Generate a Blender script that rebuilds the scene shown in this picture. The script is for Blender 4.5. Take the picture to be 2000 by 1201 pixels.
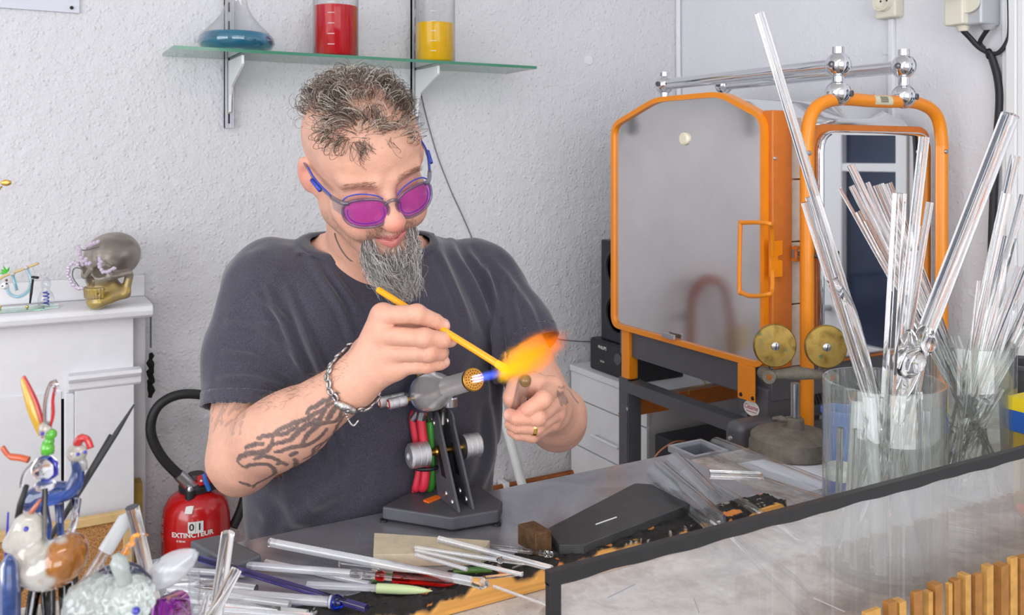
import bpy, bmesh, math, random
import numpy as np
from mathutils import Vector, Matrix
random.seed(7); RNG = np.random.default_rng(11)
for _o in list(bpy.data.objects): bpy.data.objects.remove(_o)
SC = bpy.context.scene; COL = SC.collection
PI = math.pi
# ------------------------------------------------------------------ camera
FPX, VH, TH, HC = 1757.0, 308.0, math.radians(29.1), 1.46
ST, CT = math.sin(TH), math.cos(TH)
cam = bpy.data.cameras.new('camera'); camo = bpy.data.objects.new('camera', cam); COL.objects.link(camo)
camo.location = (0, 0, HC); camo.rotation_euler = (PI/2, 0, -TH)
cam.sensor_width = 36; cam.lens = FPX/2000*36; cam.shift_y = -(600.5-VH)/2000
cam.clip_start = .02; cam.dof.use_dof = True; cam.dof.focus_distance = 1.36; cam.dof.aperture_fstop = 12
SC.camera = camo
SC.view_settings.view_transform = 'Standard'; SC.view_settings.look = 'None'
SC.view_settings.gamma = 1; SC.view_settings.use_curve_mapping = False
SC.view_settings.exposure = -0.35
cy = SC.cycles
cy.max_bounces = 20; cy.transmission_bounces = 20; cy.glossy_bounces = 6; cy.diffuse_bounces = 5; cy.transparent_max_bounces = 32
cy.use_denoising = True; cy.sample_clamp_indirect = 6; cy.blur_glossy = .3
# ------------------------------------------------------------------ world and window light
wd = bpy.data.worlds.new('world'); SC.world = wd; wd.use_nodes = True
wd.node_tree.nodes['Background'].inputs[0].default_value = (.80, .88, 1, 1)
wd.node_tree.nodes['Background'].inputs[1].default_value = 1.2
def area(name, loc, rot, sx, sy, power, color):
    l = bpy.data.lights.new(name, 'AREA'); l.shape = 'RECTANGLE'; l.size = sx; l.size_y = sy
    l.energy = power; l.color = color
    o = bpy.data.objects.new(name, l); COL.objects.link(o); o.location = loc; o.rotation_euler = rot
    return o
WX0, WX1, WY0, WY1, WZ1 = -2.3, 2.07, -2.6, 2.5, 2.75     # the room
area('daylight_side_window', (WX0+.03, .1, 1.72), (0, -PI/2, 0), 1.6, 2.6, 70, (.975, .985, 1))
area('daylight_shop_window', (-.2, WY0+.03, 1.62), (PI/2, 0, 0), 3.2, 1.7, 96, (.98, .985, 1))
# ceiling lamp of the workshop (its light stays with the lamp built below)
# ------------------------------------------------------------------ geometry helpers
def W(u, v, d):
    x = (u-1000)/FPX
    return np.array([d*(ST+x*CT), d*(CT-x*ST), HC+(VH-v)/FPX*d])
def onZ(u, v, z): return W(u, v, (HC-z)*FPX/(v-VH))
def onY(u, v, y): return W(u, v, y/(CT-(u-1000)/FPX*ST))
def onX(u, v, x): return W(u, v, x/(ST+(u-1000)/FPX*CT))
def PX(p):
    d = p[0]*ST+p[1]*CT; x = p[0]*CT-p[1]*ST
    return 1000+FPX*x/d, VH-FPX*(p[2]-HC)/d
CR = np.array([CT, -ST, 0]); CF = np.array([ST, CT, 0]); UP = np.array([0, 0, 1.])
def A(*p): return np.array(p, float)
def nrm(v): v = np.asarray(v, float); return v/(np.linalg.norm(v)+1e-12)
def frame(d):
    d = nrm(d); a = A(0, 0, 1) if abs(d[2]) < .9 else A(1, 0, 0)
    x = nrm(np.cross(a, d)); return x, np.cross(d, x), d
def smooth_path(pts, n=8, closed=False):
    P = [np.asarray(p, float) for p in pts]; out = []; m = len(P)
    for i in range(m if closed else m-1):
        if closed: a, b, c, d = P[i-1], P[i], P[(i+1) % m], P[(i+2) % m]
        else: a, b, c, d = P[max(i-1, 0)], P[i], P[i+1], P[min(i+2, m-1)]
        for k in range(n):
            t = k/n
            out.append(.5*((2*b)+(-a+c)*t+(2*a-5*b+4*c-d)*t*t+(-a+3*b-3*c+d)*t**3))
    if not closed: out.append(P[-1])
    return out
def vnoise(P, s, seed=0):
    Q = np.asarray(P)*s; I = np.floor(Q).astype(np.int64); f = Q-I; f = f*f*(3-2*f)
    def h(i, j, k):
        n = (i*374761393+j*668265263+k*2147483647+seed*1274126177) & 0xffffffff
        n = ((n ^ (n >> 13))*1274126177) & 0xffffffff; return ((n ^ (n >> 16)) & 0xffff)/65535.
    o = 0
    for a in (0, 1):
        for b in (0, 1):
            for c in (0, 1):
                w = (f[:, 0] if a else 1-f[:, 0])*(f[:, 1] if b else 1-f[:, 1])*(f[:, 2] if c else 1-f[:, 2]); o = o+w*h(I[:, 0]+a, I[:, 1]+b, I[:, 2]+c)
    return o
class MB:
    def __init__(s): s.V = []; s.F = []; s.M = []; s.mi = 0
    def add(s, V, F):
        o = len(s.V); s.V += [tuple(map(float, v)) for v in V]
        s.F += [tuple(i+o for i in f) for f in F]; s.M += [s.mi]*len(F); return s
    def box(s, a, b):
        a, b = np.minimum(a, b), np.maximum(a, b); c = (a+b)/2; h = (b-a)/2
        return s.obox(c, np.eye(3), h)
    def obox(s, c, ax, h):
        ax = [np.asarray(q, float) for q in ax]
        V = [np.asarray(c)+ax[0]*h[0]*i+ax[1]*h[1]*j+ax[2]*h[2]*k for k in (-1, 1) for j in (-1, 1) for i in (-1, 1)]
        F = [(0,2,3,1),(4,5,7,6),(0,1,5,4),(2,6,7,3),(0,4,6,2),(1,3,7,5)]
        if np.dot(np.cross(ax[0], ax[1]), ax[2]) < 0: F = [f[::-1] for f in F]
        return s.add(V, F)
    def rings(s, rings, cap0=True, cap1=True, loop=False):
        n = len(rings[0]); m = len(rings); V = [p for r in rings for p in r]; F = []
        for i in range(m if loop else m-1):
            a = i*n; b = ((i+1) % m)*n
            for k in range(n): F.append((a+k, a+(k+1) % n, b+(k+1) % n, b+k))
        if not loop:
            if cap0: F.append(tuple(range(n-1, -1, -1)))
            if cap1: F.append(tuple(range((m-1)*n, m*n)))
        return s.add(V, F)
    def cyl(s, a, b, ra, rb=None, n=20, caps=True):
        rb = ra if rb is None else rb; a = np.asarray(a, float); b = np.asarray(b, float)
        x, y, _ = frame(b-a); an = [2*PI*k/n for k in range(n)]
        return s.rings([[a+(x*math.cos(t)+y*math.sin(t))*ra for t in an], [b+(x*math.cos(t)+y*math.sin(t))*rb for t in an]], caps, caps)
    def tube(s, pts, r, n=8, closed=False, caps=True):
        P = [np.asarray(p, float) for p in pts]; m = len(P); rs = r if hasattr(r, '__len__') else [r]*m
        T = [nrm(P[(i+1) % m]-P[i-1]) if closed else nrm(P[min(i+1, m-1)]-P[max(i-1, 0)]) for i in range(m)]
        x, y, _ = frame(T[0]); R = []
        for i in range(m):
            x = nrm(x-T[i]*np.dot(x, T[i])); y = np.cross(T[i], x)
            R.append([P[i]+(x*math.cos(2*PI*k/n)+y*math.sin(2*PI*k/n))*rs[i] for k in range(n)])
        return s.rings(R, caps, caps, closed)
    def lathe(s, prof, o=(0, 0, 0), ax=(0, 0, 1), n=32, cap0=True, cap1=True, loop=False):
        x, y, z = frame(ax); o = np.asarray(o, float)
        return s.rings([[o+z*h+(x*math.cos(2*PI*k/n)+y*math.sin(2*PI*k/n))*r for k in range(n)] for r, h in prof], cap0, cap1, loop)
    def prism(s, poly, o, ex, ey, ez, h):
        o, ex, ey, ez = [np.asarray(q, float) for q in (o, ex, ey, ez)]; n = len(poly)
        V = [o+ex*p[0]+ey*p[1] for p in poly]+[o+ex*p[0]+ey*p[1]+ez*h for p in poly]
        F = [tuple(range(n-1, -1, -1)), tuple(range(n, 2*n))]+[(k, (k+1) % n, n+(k+1) % n, n+k) for k in range(n)]
        ar = sum(poly[i][0]*poly[(i+1) % n][1]-poly[(i+1) % n][0]*poly[i][1] for i in range(n))
        if (ar < 0) != (np.dot(np.cross(ex, ey), ez)*h < 0): F = [f[::-1] for f in F]
        return s.add(V, F)
    def ball(s, c, r, n=16, m=10, ax=(0, 0, 1)):
        r = np.ones(3)*r if not hasattr(r, '__len__') else np.asarray(r, float); c = np.asarray(c, float)
        R = []
        for j in range(1, m):
            p = PI*j/m
            R.append([c+r*A(math.sin(p)*math.cos(2*PI*k/n), math.sin(p)*math.sin(2*PI*k/n), -math.cos(p)) for k in range(n)])
        o = len(s.V); s.rings(R, False, False); t0 = len(s.V)
        s.V += [tuple(c-A(0, 0, r[2])), tuple(c+A(0, 0, r[2]))]
        for k in range(n):
            s.F += [(t0, o+(k+1) % n, o+k), (t0+1, o+(m-2)*n+k, o+(m-2)*n+(k+1) % n)]; s.M += [s.mi]*2
        return s
    def obj(s, name, mat, parent=None, smooth=None, bevel=0, seg=2, **kw):
        return mesh_obj(name, np.array(s.V, float).reshape(-1, 3), s.F, mat, parent, smooth, bevel, seg, mi=s.M, **kw)
ORG = {}; BZ = .87; BT = .90
def mesh_obj(name, V, F, mat, parent=None, smooth=None, bevel=0, seg=2, mi=None, label=None, cat=None, group=None, kind=None, org=None):
    V = np.asarray(V, float)
    if parent is not None: o0 = ORG[parent.name]
    elif org is not None: o0 = np.asarray(org, float)
    else:
        lo, hi = V.min(0), V.max(0); o0 = A((lo[0]+hi[0])/2, (lo[1]+hi[1])/2, lo[2])
    me = bpy.data.meshes.new(name)
    if isinstance(F, np.ndarray):
        nf, k = F.shape
        me.vertices.add(len(V)); me.vertices.foreach_set('co', (V-o0).astype(np.float32).ravel())
        me.loops.add(nf*k); me.loops.foreach_set('vertex_index', F.astype(np.int32).ravel())
        me.polygons.add(nf); me.polygons.foreach_set('loop_start', np.arange(0, nf*k, k, dtype=np.int32))
        me.update(calc_edges=True)
    else: me.from_pydata((V-o0).tolist(), [], F)
    mats = mat if isinstance(mat, (list, tuple)) else [mat]
    for m in mats: me.materials.append(M(m) if isinstance(m, str) else m)
    if mi is not None and len(mats) > 1: me.polygons.foreach_set('material_index', mi)
    o = bpy.data.objects.new(name, me); COL.objects.link(o); ORG[o.name] = o0
    if parent is not None: o.parent = parent
    else: o.location = o0
    if smooth is None: smooth = 35
    if smooth:
        if smooth >= 180: me.polygons.foreach_set('use_smooth', [True]*len(me.polygons))
        else:
            me.polygons.foreach_set('use_smooth', [True]*len(me.polygons))
            me.set_sharp_from_angle(angle=math.radians(smooth))
    if bevel:
        b = o.modifiers.new('bevel', 'BEVEL'); b.width = bevel; b.segments = seg; b.limit_method = 'ANGLE'; b.angle_limit = math.radians(40)
        b.harden_normals = True
    if label: tag(o, label, cat, group)
    if kind: o['kind'] = kind
    return o
def tag(o, label, cat, group=None):
    o['label'] = label; o['category'] = cat
    if group: o['group'] = group
    return o
def thing(name, label, cat, loc, group=None):
    o = bpy.data.objects.new(name, None); COL.objects.link(o); o.location = tuple(map(float, loc)); o.empty_display_size = .05
    ORG[o.name] = np.asarray(loc, float); return tag(o, label, cat, group)
def text_mesh(s, size, font_bold=0.0):
    c = bpy.data.curves.new('txt', 'FONT'); c.body = s; c.size = size; c.align_x = 'CENTER'; c.align_y = 'CENTER'; c.offset = font_bold*size; c.resolution_u = 3
    o = bpy.data.objects.new('txt', c); COL.objects.link(o); bpy.context.view_layer.update()
    dg = bpy.context.evaluated_depsgraph_get(); me = bpy.data.meshes.new_from_object(o.evaluated_get(dg))
    V = np.array([v.co[:] for v in me.vertices]); F = [tuple(p.vertices) for p in me.polygons]
    bpy.data.objects.remove(o); bpy.data.curves.remove(c); bpy.data.meshes.remove(me)
    return V, F
def text_obj(name, s, size, o, ex, ey, mat, parent, bold=0.0, label=None, xs=1.0):
    V, F = text_mesh(s, size, bold); o, ex, ey = [np.asarray(q, float) for q in (o, ex, ey)]
    P = o+V[:, :1]*ex*xs+V[:, 1:2]*ey
    return mesh_obj(name, P, F, mat, parent, 0, label=label)
# ------------------------------------------------------------------ materials
MATS = {}; MAKE = {}
def M(n):
    if n not in MATS: MATS[n] = MAKE[n](n)
    return MATS[n]
class NT:
    def __init__(s, name):
        s.m = bpy.data.materials.new(name); s.m.use_nodes = True; s.t = s.m.node_tree; s.n = s.t.nodes; s.b = s.n['Principled BSDF']; s.out = s.n['Material Output']; s._c = None
    def new(s, t, **kw):
        q = s.n.new(t)
        for k, v in kw.items(): setattr(q, k, v)
        return q
    def L(s, a, b): s.t.links.new(a, b)
    def co(s):
        if s._c is None: s._c = s.new('ShaderNodeTexCoord').outputs['Object']
        return s._c
    def noise(s, scale, detail=3, rough=.55, stretch=None, dist=0):
        q = s.new('ShaderNodeTexNoise'); q.inputs['Scale'].default_value = scale; q.inputs['Detail'].default_value = detail; q.inputs['Roughness'].default_value = rough; q.inputs['Distortion'].default_value = dist
        c = s.co()
        if stretch:
            mp = s.new('ShaderNodeMapping'); mp.inputs['Scale'].default_value = stretch; s.L(c, mp.inputs[0]); c = mp.outputs[0]
        s.L(c, q.inputs['Vector']); return q.outputs['Fac']
    def voro(s, scale, feature='F1'):
        q = s.new('ShaderNodeTexVoronoi'); q.feature = feature; q.inputs['Scale'].default_value = scale; s.L(s.co(), q.inputs['Vector']); return q.outputs['Distance']
    def ramp(s, fac, stops):
        r = s.new('ShaderNodeValToRGB'); e = r.color_ramp.elements
        while len(e) < len(stops): e.new(.5)
        for i, (p, c) in enumerate(stops):
            e[i].position = p; e[i].color = tuple(c)+(1,) if hasattr(c, '__len__') else (c, c, c, 1)
        s.L(fac, r.inputs[0]); return r.outputs[0]
    def mix(s, f, a, b, mode='MIX'):
        q = s.new('ShaderNodeMix', data_type='RGBA', blend_type=mode)
        for i, x in ((0, f), (6, a), (7, b)):
            if hasattr(x, 'links') or hasattr(x, 'is_linked'): s.L(x, q.inputs[i])
            elif i == 0: q.inputs[0].default_value = x
            else: q.inputs[i].default_value = tuple(x)+(1,)
        return q.outputs[2]
    def math(s, op, a, b=None):
        q = s.new('ShaderNodeMath', operation=op)
        for i, x in ((0, a), (1, b)):
            if x is None: continue
            if hasattr(x, 'is_linked'): s.L(x, q.inputs[i])
            else: q.inputs[i].default_value = x
        return q.outputs[0]
    def bump(s, h, strength=.4, dist=.002, prev=None):
        q = s.new('ShaderNodeBump'); q.inputs['Strength'].default_value = strength; q.inputs['Distance'].default_value = dist
        s.L(h, q.inputs['Height'])
        if prev: s.L(prev, q.inputs['Normal'])
        s.L(q.outputs[0], s.b.inputs['Normal']); return q.outputs[0]
    def set(s, **kw):
        nm = dict(col='Base Color', rough='Roughness', metal='Metallic', trans='Transmission Weight', ior='IOR', coat='Coat Weight', emit='Emission Strength', ecol='Emission Color', sss='Subsurface Weight', alpha='Alpha', sheen='Sheen Weight', spec='Specular IOR Level')
        for k, v in kw.items():
            i = s.b.inputs[nm[k]]
            if hasattr(v, 'is_linked'): s.L(v, i)
            else: i.default_value = tuple(v)+(1,) if hasattr(v, '__len__') else v
        return s
def srgb(r, g, b): return tuple((c/255/12.92 if c/255 <= .04045 else ((c/255+.055)/1.055)**2.4) for c in (r, g, b))
def plain(col, rough=.5, metal=0, noise=0, nscale=30, bump=0, bscale=200, bdist=.001, coat=0, **kw):
    def f(name):
        t = NT(name); c = srgb(*col); t.set(rough=rough, metal=metal, coat=coat, **kw)
        if noise:
            t.set(col=t.ramp(t.noise(nscale, 5), [(.3, tuple(x*(1-noise) for x in c)), (.7, tuple(min(1, x*(1+noise*.6)) for x in c))]))
        else: t.set(col=c)
        if bump: t.bump(t.noise(bscale, 4), bump, bdist)
        return t.m
    return f
def glass(col=(255, 255, 255), rough=0, ior=1.47):
    def f(name):
        t = NT(name); t.set(col=srgb(*col), rough=rough, ior=ior, trans=1); return t.m
    return f
def thin(col=(255, 255, 255), ior=1.45, haze=0.0, rough=.02, hcol=(235, 235, 238)):
    def f(name):                                    # thin-walled clear sheet: Fresnel reflection over plain transmission
        t = NT(name); n = t.n; n.remove(t.b)
        lw = t.new('ShaderNodeLayerWeight'); lw.inputs[0].default_value = .5
        f0 = ((ior-1)/(ior+1))**2; fr = t.new('ShaderNodeMath', operation='MULTIPLY_ADD'); pw = t.math('POWER', lw.outputs['Facing'], 3.0)
        t.L(pw, fr.inputs[0]); fr.inputs[1].default_value = .9*(1-f0); fr.inputs[2].default_value = f0*1.6
        tr = t.new('ShaderNodeBsdfTransparent'); tr.inputs[0].default_value = srgb(*col)+(1,)
        gl = t.new('ShaderNodeBsdfGlossy'); gl.inputs['Roughness'].default_value = rough
        mx = t.new('ShaderNodeMixShader'); t.L(fr.outputs[0], mx.inputs[0]); t.L(tr.outputs[0], mx.inputs[1]); t.L(gl.outputs[0], mx.inputs[2]); o = mx.outputs[0]
        if haze:
            df = t.new('ShaderNodeBsdfDiffuse'); df.inputs[0].default_value = srgb(*hcol)+(1,)
            m2 = t.new('ShaderNodeMixShader'); m2.inputs[0].default_value = haze; t.L(o, m2.inputs[1]); t.L(df.outputs[0], m2.inputs[2]); o = m2.outputs[0]
        t.L(o, t.out.inputs[0]); return t.m
    return f
def vcol(rough=.5, bump=0, bscale=300, bdist=.0006, **kw):
    def f(name):
        t = NT(name); a = t.new('ShaderNodeAttribute'); a.attribute_name = 'Col'; t.set(col=a.outputs['Color'], rough=rough, **kw)
        if bump: t.bump(t.noise(bscale, 4), bump, bdist)
        return t.m
    return f
def set_cols(o, C):
    me = o.data; at = me.color_attributes.new('Col', 'FLOAT_COLOR', 'POINT'); C = np.asarray(C, np.float32)
    if C.shape[1] == 3: C = np.hstack([C, np.ones((len(C), 1), np.float32)])
    at.data.foreach_set('color', C.ravel())
def m_wall(col, bs):
    def f(name):
        t = NT(name); c = srgb(*col)
        t.set(col=t.ramp(t.noise(3, 4), [(.3, tuple(x*.95 for x in c)), (.7, c)]), rough=.75)
        b = t.bump(t.noise(30, 5, .6), .5*bs, .014)
        b = t.bump(t.ramp(t.voro(70), [(.0, 1.), (.4, 0.)]), .4*bs, .005, b)
        t.bump(t.noise(140, 3), .5*bs, .004, b); return t.m
    return f
MAKE.update(
 wall=m_wall((216, 215, 219), 1.0), wall_smooth=m_wall((227, 228, 233), .45), ceiling=plain((235, 235, 233), .8), floor=plain((150, 140, 130), .6, noise=.2, nscale=6),
 white_paint=plain((224, 223, 227), .45, bump=.35, bscale=60, bdist=.002, noise=.03), white_gloss=plain((228, 229, 230), .35), white_dirty=plain((226, 226, 228), .5, noise=.06, nscale=9),
 black=plain((18, 18, 20), .5), soot=plain((10, 10, 10), .9, bump=.8, bscale=90, bdist=.004), black_plastic=plain((42, 42, 46), .45, bump=.2, bscale=500), rubber=plain((32, 32, 35), .55),
 chrome=plain((225, 226, 230), .06, 1), steel=plain((190, 190, 194), .22, 1, noise=.06, nscale=8), alu=plain((196, 197, 200), .35, 1), brushed=plain((205, 203, 200), .25, 1, noise=.05, nscale=60),
 grey_metal=plain((96, 96, 102), .45, .3, noise=.08, nscale=20), shelf_grey=plain((186, 188, 194), .4, .25),
 brass=plain((188, 146, 70), .28, 1), copper=plain((176, 108, 66), .4, 1, noise=.2, nscale=40),
 orange=plain((240, 142, 14), .35, coat=.2, noise=.05, nscale=12), orange_dark=plain((206, 116, 40), .45, noise=.1),
 red=plain((196, 22, 26), .25, coat=.6), red_plastic=plain((200, 32, 36), .4), blue_plastic=plain((40, 110, 200), .45), label_white=plain((236, 236, 234), .6), ink=plain((20, 20, 22), .6), red_ink=plain((196, 52, 60), .6),
 cream=plain((222, 218, 202), .45), pine=plain((222, 186, 128), .55, noise=.15, nscale=30), clear=glass(), green_glass=glass((214, 240, 226)), thin_clear=thin(), pane=thin((246, 246, 246), haze=.16),
)
# ------------------------------------------------------------------ the room
def wallbox(name, a, b, mat): return MB().box(A(*a), A(*b)).obj(name, mat, smooth=0, kind='structure')
T = .12
wallbox('floor', (WX0-T, WY0-T, -.1), (WX1+T, WY1+T, 0), 'floor')
wallbox('ceiling', (WX0-T, WY0-T, WZ1), (WX1+T, WY1+T, WZ1+.1), 'ceiling')
wallbox('wall_back', (WX0-T, WY1, 0), (WX1+T, WY1+T, WZ1), 'wall')
def wall_with_hole(name, mk, lo, hi, hl, hh, mat):
    mb = MB()
    for a, b in (((lo[0], lo[1]), (hl[0], hi[1])), ((hh[0], lo[1]), (hi[0], hi[1])), ((hl[0], lo[1]), (hh[0], hl[1])), ((hl[0], hh[1]), (hh[0], hi[1]))):
        if b[0]-a[0] > 1e-6 and b[1]-a[1] > 1e-6: mb.box(mk(a[0], a[1], 0), mk(b[0], b[1], 1))
    return mb.obj(name, mat, smooth=0, kind='structure')
wall_with_hole('wall_right', lambda y, z, k: A(WX1+k*T, y, z), (WY0, 0), (WY1, WZ1), (.2, .0), (1.25, 2.1), 'wall_smooth')
wall_with_hole('wall_left', lambda y, z, k: A(WX0-k*T, y, z), (WY0, 0), (WY1, WZ1), (-1.2, .92), (1.4, 2.52), 'wall_smooth')
wall_with_hole('wall_front', lambda x, z, k: A(x, WY0-k*T, z), (WX0, 0), (WX1, WZ1), (-1.8, .77), (1.4, 2.47), 'wall_smooth')
def win(name, mk, lo, hi, nx):
    mb = MB(); r = .05
    for a, b in (((lo[0], lo[1]), (lo[0]+r, hi[1])), ((hi[0]-r, lo[1]), (hi[0], hi[1])), ((lo[0]+r, lo[1]), (hi[0]-r, lo[1]+r)), ((lo[0]+r, hi[1]-r), (hi[0]-r, hi[1]))):
        mb.box(mk(a[0], a[1], .05), mk(b[0], b[1], .1))
    for i in range(1, nx):
        x = lo[0]+(hi[0]-lo[0])*i/nx; mb.box(mk(x-.02, lo[1]+r, .05), mk(x+.02, hi[1]-r, .1))
    f = mb.obj(name, 'white_gloss', smooth=0, kind='structure')
    MB().box(mk(lo[0]+r, lo[1]+r, .07), mk(hi[0]-r, hi[1]-r, .075)).obj('pane', 'thin_clear', f, 0)
win('window_1', lambda y, z, k: A(WX0-k, y, z), (-1.2, .92), (1.4, 2.52), 3)
win('window_2', lambda x, z, k: A(x, WY0-k, z), (-1.8, .77), (1.4, 2.47), 3)
# glazed door in the right wall, the dim outdoors put into its pane colour: it shows in the polished kiln door
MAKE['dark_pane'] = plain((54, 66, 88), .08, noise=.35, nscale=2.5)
dr = MB()
for a, b in (((.2, 0), (.28, 2.1)), ((.96, 0), (1.035, 2.1)), ((1.035, 0), (1.25, .93)), ((1.035, 1.42), (1.25, 1.445)), ((1.035, 1.55), (1.25, 2.1)), ((.28, 0), (.96, .3)), ((.28, 1.92), (.96, 2.1))):
    dr.box(A(WX1+.03, a[0], a[1]), A(WX1+.08, b[0], b[1]))
d1 = dr.obj('door_1', 'white_gloss', smooth=0, bevel=.004, kind='structure')
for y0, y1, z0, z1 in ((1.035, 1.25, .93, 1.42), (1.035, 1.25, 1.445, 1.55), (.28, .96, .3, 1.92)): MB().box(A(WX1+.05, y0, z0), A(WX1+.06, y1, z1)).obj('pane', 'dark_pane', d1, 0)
MB().cyl(A(WX1-.03, .99, 1.02), A(WX1+.03, .99, 1.02), .009).tube([A(WX1-.03, .99, 1.02), A(WX1-.03, .93, 1.02), A(WX1-.03, .88, 1.02)], .009).obj('door_handle', 'alu', d1)
# door casing seen at the right edge of the photograph
tr = MB()
yc = onX(1962, 400, WX1)[1]
for k, (w, t) in enumerate(((.014, .012), (.025, .02), (.015, .014))):
    y1 = yc-sum((.014, .025, .015)[:k]); tr.box(A(WX1-t, y1-w, 0), A(WX1, y1, 2.3))
tr.obj('trim_1', 'white_gloss', smooth=0, bevel=.003, kind='structure')
MB().tube(smooth_path([A(WX1-.008, WY1-.008, 0), A(WX1-.010, WY1-.010, .9), A(WX1-.008, WY1-.012, 1.5), A(WX1-.011, WY1-.008, 1.9), A(WX1-.008, WY1-.009, WZ1)], 10), .009, 8).obj('trim_2', 'wall_smooth', kind='structure')
MB().box(A(WX0, WY1-.018, 0), A(WX1, WY1, .1)).obj('baseboard_back', 'white_gloss', smooth=0, bevel=.004, kind='structure')
MB().box(A(WX1-.018, WY0, 0), A(WX1, .1, .1)).obj('baseboard_right', 'white_gloss', smooth=0, bevel=.004, kind='structure')
# plaster patch and small hole cover on the right wall
q = onX(1732, 95, WX1); MB().lathe([(.018, 0), (.016, .003), (.0, .0035)], q+A(0, 0, 0), (-1, 0, 0), 20, True, False).obj('wall_patch', 'wall_smooth', label='round painted-over wall patch above the kiln', cat='wall patch')
q = onX(1150, 118, WX1) if False else onY(1150, 118, WY1)
MB().lathe([(.017, 0), (.014, .004), (.0, .005)], q, (0, -1, 0), 20, True, False).obj('plaster_disc', 'wall_smooth', label='small round painted cap on the plaster right of the glass shelf', cat='wall fitting')
# copper pipe low on the back wall
a, b = onY(975, 950, WY1-.03), onY(1112, 928, WY1-.03)
z = (a[2]+b[2])/2
pt = thing('copper_pipe', 'thin copper pipe running low along the back wall behind the bench', 'pipe', A((a[0]+b[0])/2, WY1-.03, z))
MB().cyl(A(a[0]-.5, WY1-.03, z), A(b[0]+.25, WY1-.03, z), .011).obj('pipe_run', 'copper', pt)
for x in (a[0]-.3, a[0]+.02, b[0]+.1): MB().box(A(x-.01, WY1-.045, z-.016), A(x+.01, WY1, z+.016)).obj('pipe_clip', 'white_paint', pt, bevel=.003)
# ceiling light
cl = thing('ceiling_light', 'long white workshop ceiling light above the bench', 'ceiling light', (.3, .3, WZ1-.09))
MB().box(A(-.4, .2, WZ1-.06), A(1.0, .4, WZ1)).obj('housing', 'white_gloss', cl, 0, bevel=.006)
def m_lamp(n):
    t = NT(n); t.set(col=(1, 1, 1), emit=9, ecol=(1, .97, .93)); return t.m
MAKE['lamp_diffuser'] = m_lamp
MB().box(A(-.38, .215, WZ1-.09), A(.98, .385, WZ1-.06)).obj('diffuser', 'lamp_diffuser', cl, 0, bevel=.01)
# printed board pinned to the wall, top left
Y = WY1-.004
bd = thing('wall_board', 'pale grey printed board pinned on the wall at the top left', 'board', onY(80, 20, Y))
ptl = [onY(-120, 2, Y), onY(155, 26, Y)]
mb = MB(); x1 = ptl[1][0]; zz = ptl[1][2]
mb.box(A(x1-.55, Y-.004, zz-.0), A(x1, Y+.002, zz+.6)); mb.obj('sheet', plain((206, 208, 220), .6)('board_sheet'), bd, 0)
MB().ball(onY(140, 15, Y-.006), .0045, 10, 6).obj('pin', 'black', bd)
mb = MB()
for k in range(5): mb.box(A(x1-.5, Y-.0052, zz+.16+k*.07), A(x1-.1-.07*(k % 2), Y-.004, zz+.18+k*.07))
mb.obj('print', 'ink', bd, 0)
# ------------------------------------------------------------------ glass shelf on the back wall
YF = onY(340, 95, 2.5)[1]
zs = 1.46+(308-104)/1757*2.25
yb = WY1-.012
# front edge: left end (340,95), right end (1048,133); solve the depth so that the shelf is level
yf = 2.30
pl, pr = onY(340, 94, yf), onY(1048, 130, yf)
zs = (pl[2]+pr[2])/2; XL, XR = pl[0], pr[0]
gs = thing('glass_shelf', 'long green-edged glass shelf on two wall brackets above the man', 'shelf', A((XL+XR)/2, yb, zs))
MAKE['shelf_glass'] = thin((205, 232, 220), 1.5)
MAKE['shelf_edge'] = plain((60, 128, 100), .12, coat=.3)
MB().box(A(XL, yf, zs-.004), A(XR, yb, zs+.004)).obj('glass_plate', 'shelf_glass', gs, 0)
e = MB(); e.box(A(XL, yf-.0008, zs-.004), A(XR, yf, zs+.004)); e.box(A(XL-.0008, yf, zs-.004), A(XL, yb, zs+.004)); e.box(A(XR, yf, zs-.004), A(XR+.0008, yb, zs+.004))
e.obj('polished_edge', 'shelf_edge', gs, 0)
for uu in (447, 811):
    xb = onY(uu, 200, yb)[0]; zbot = onY(uu, 250 if uu < 500 else 255, yb)[2]
    r = MB()
    for dx in (-.0105, .0075): r.box(A(xb+dx, yb-.010, zbot), A(xb+dx+.003, yb+.012, WZ1-.35))
    r.box(A(xb-.0105, yb-.002, zbot), A(xb+.0105, yb+.012, WZ1-.35)); rl = r.obj('wall_rail', 'shelf_grey', gs, 0)
    s_ = MB()
    for k in range(24):
        zz = zbot+.012+k*.05
        if zz < WZ1-.4: s_.box(A(xb-.0025, yb-.0028, zz), A(xb+.0025, yb-.0018, zz+.026))
    s_.obj('slots', 'black', rl, 0, kind='stuff')
    MB().lathe([(.005, 0), (.0045, .002), (0, .0028)], A(xb, yb-.002, zbot+.043), (0, -1, 0), 12, True, False).obj('screw', 'brass', rl)
    poly = [(0, -.008), (.165, -.008), (.165, -.030), (.158, -.036), (.035, -.080), (.02, -.10), (.012, -.145), (0, -.15)]
    MB().prism(poly, A(xb-.0035, yb-.004, zs), A(0, -1, 0), A(0, 0, 1), A(1, 0, 0), .007).obj('bracket', 'white_gloss', gs, 0, bevel=.0012)
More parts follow.
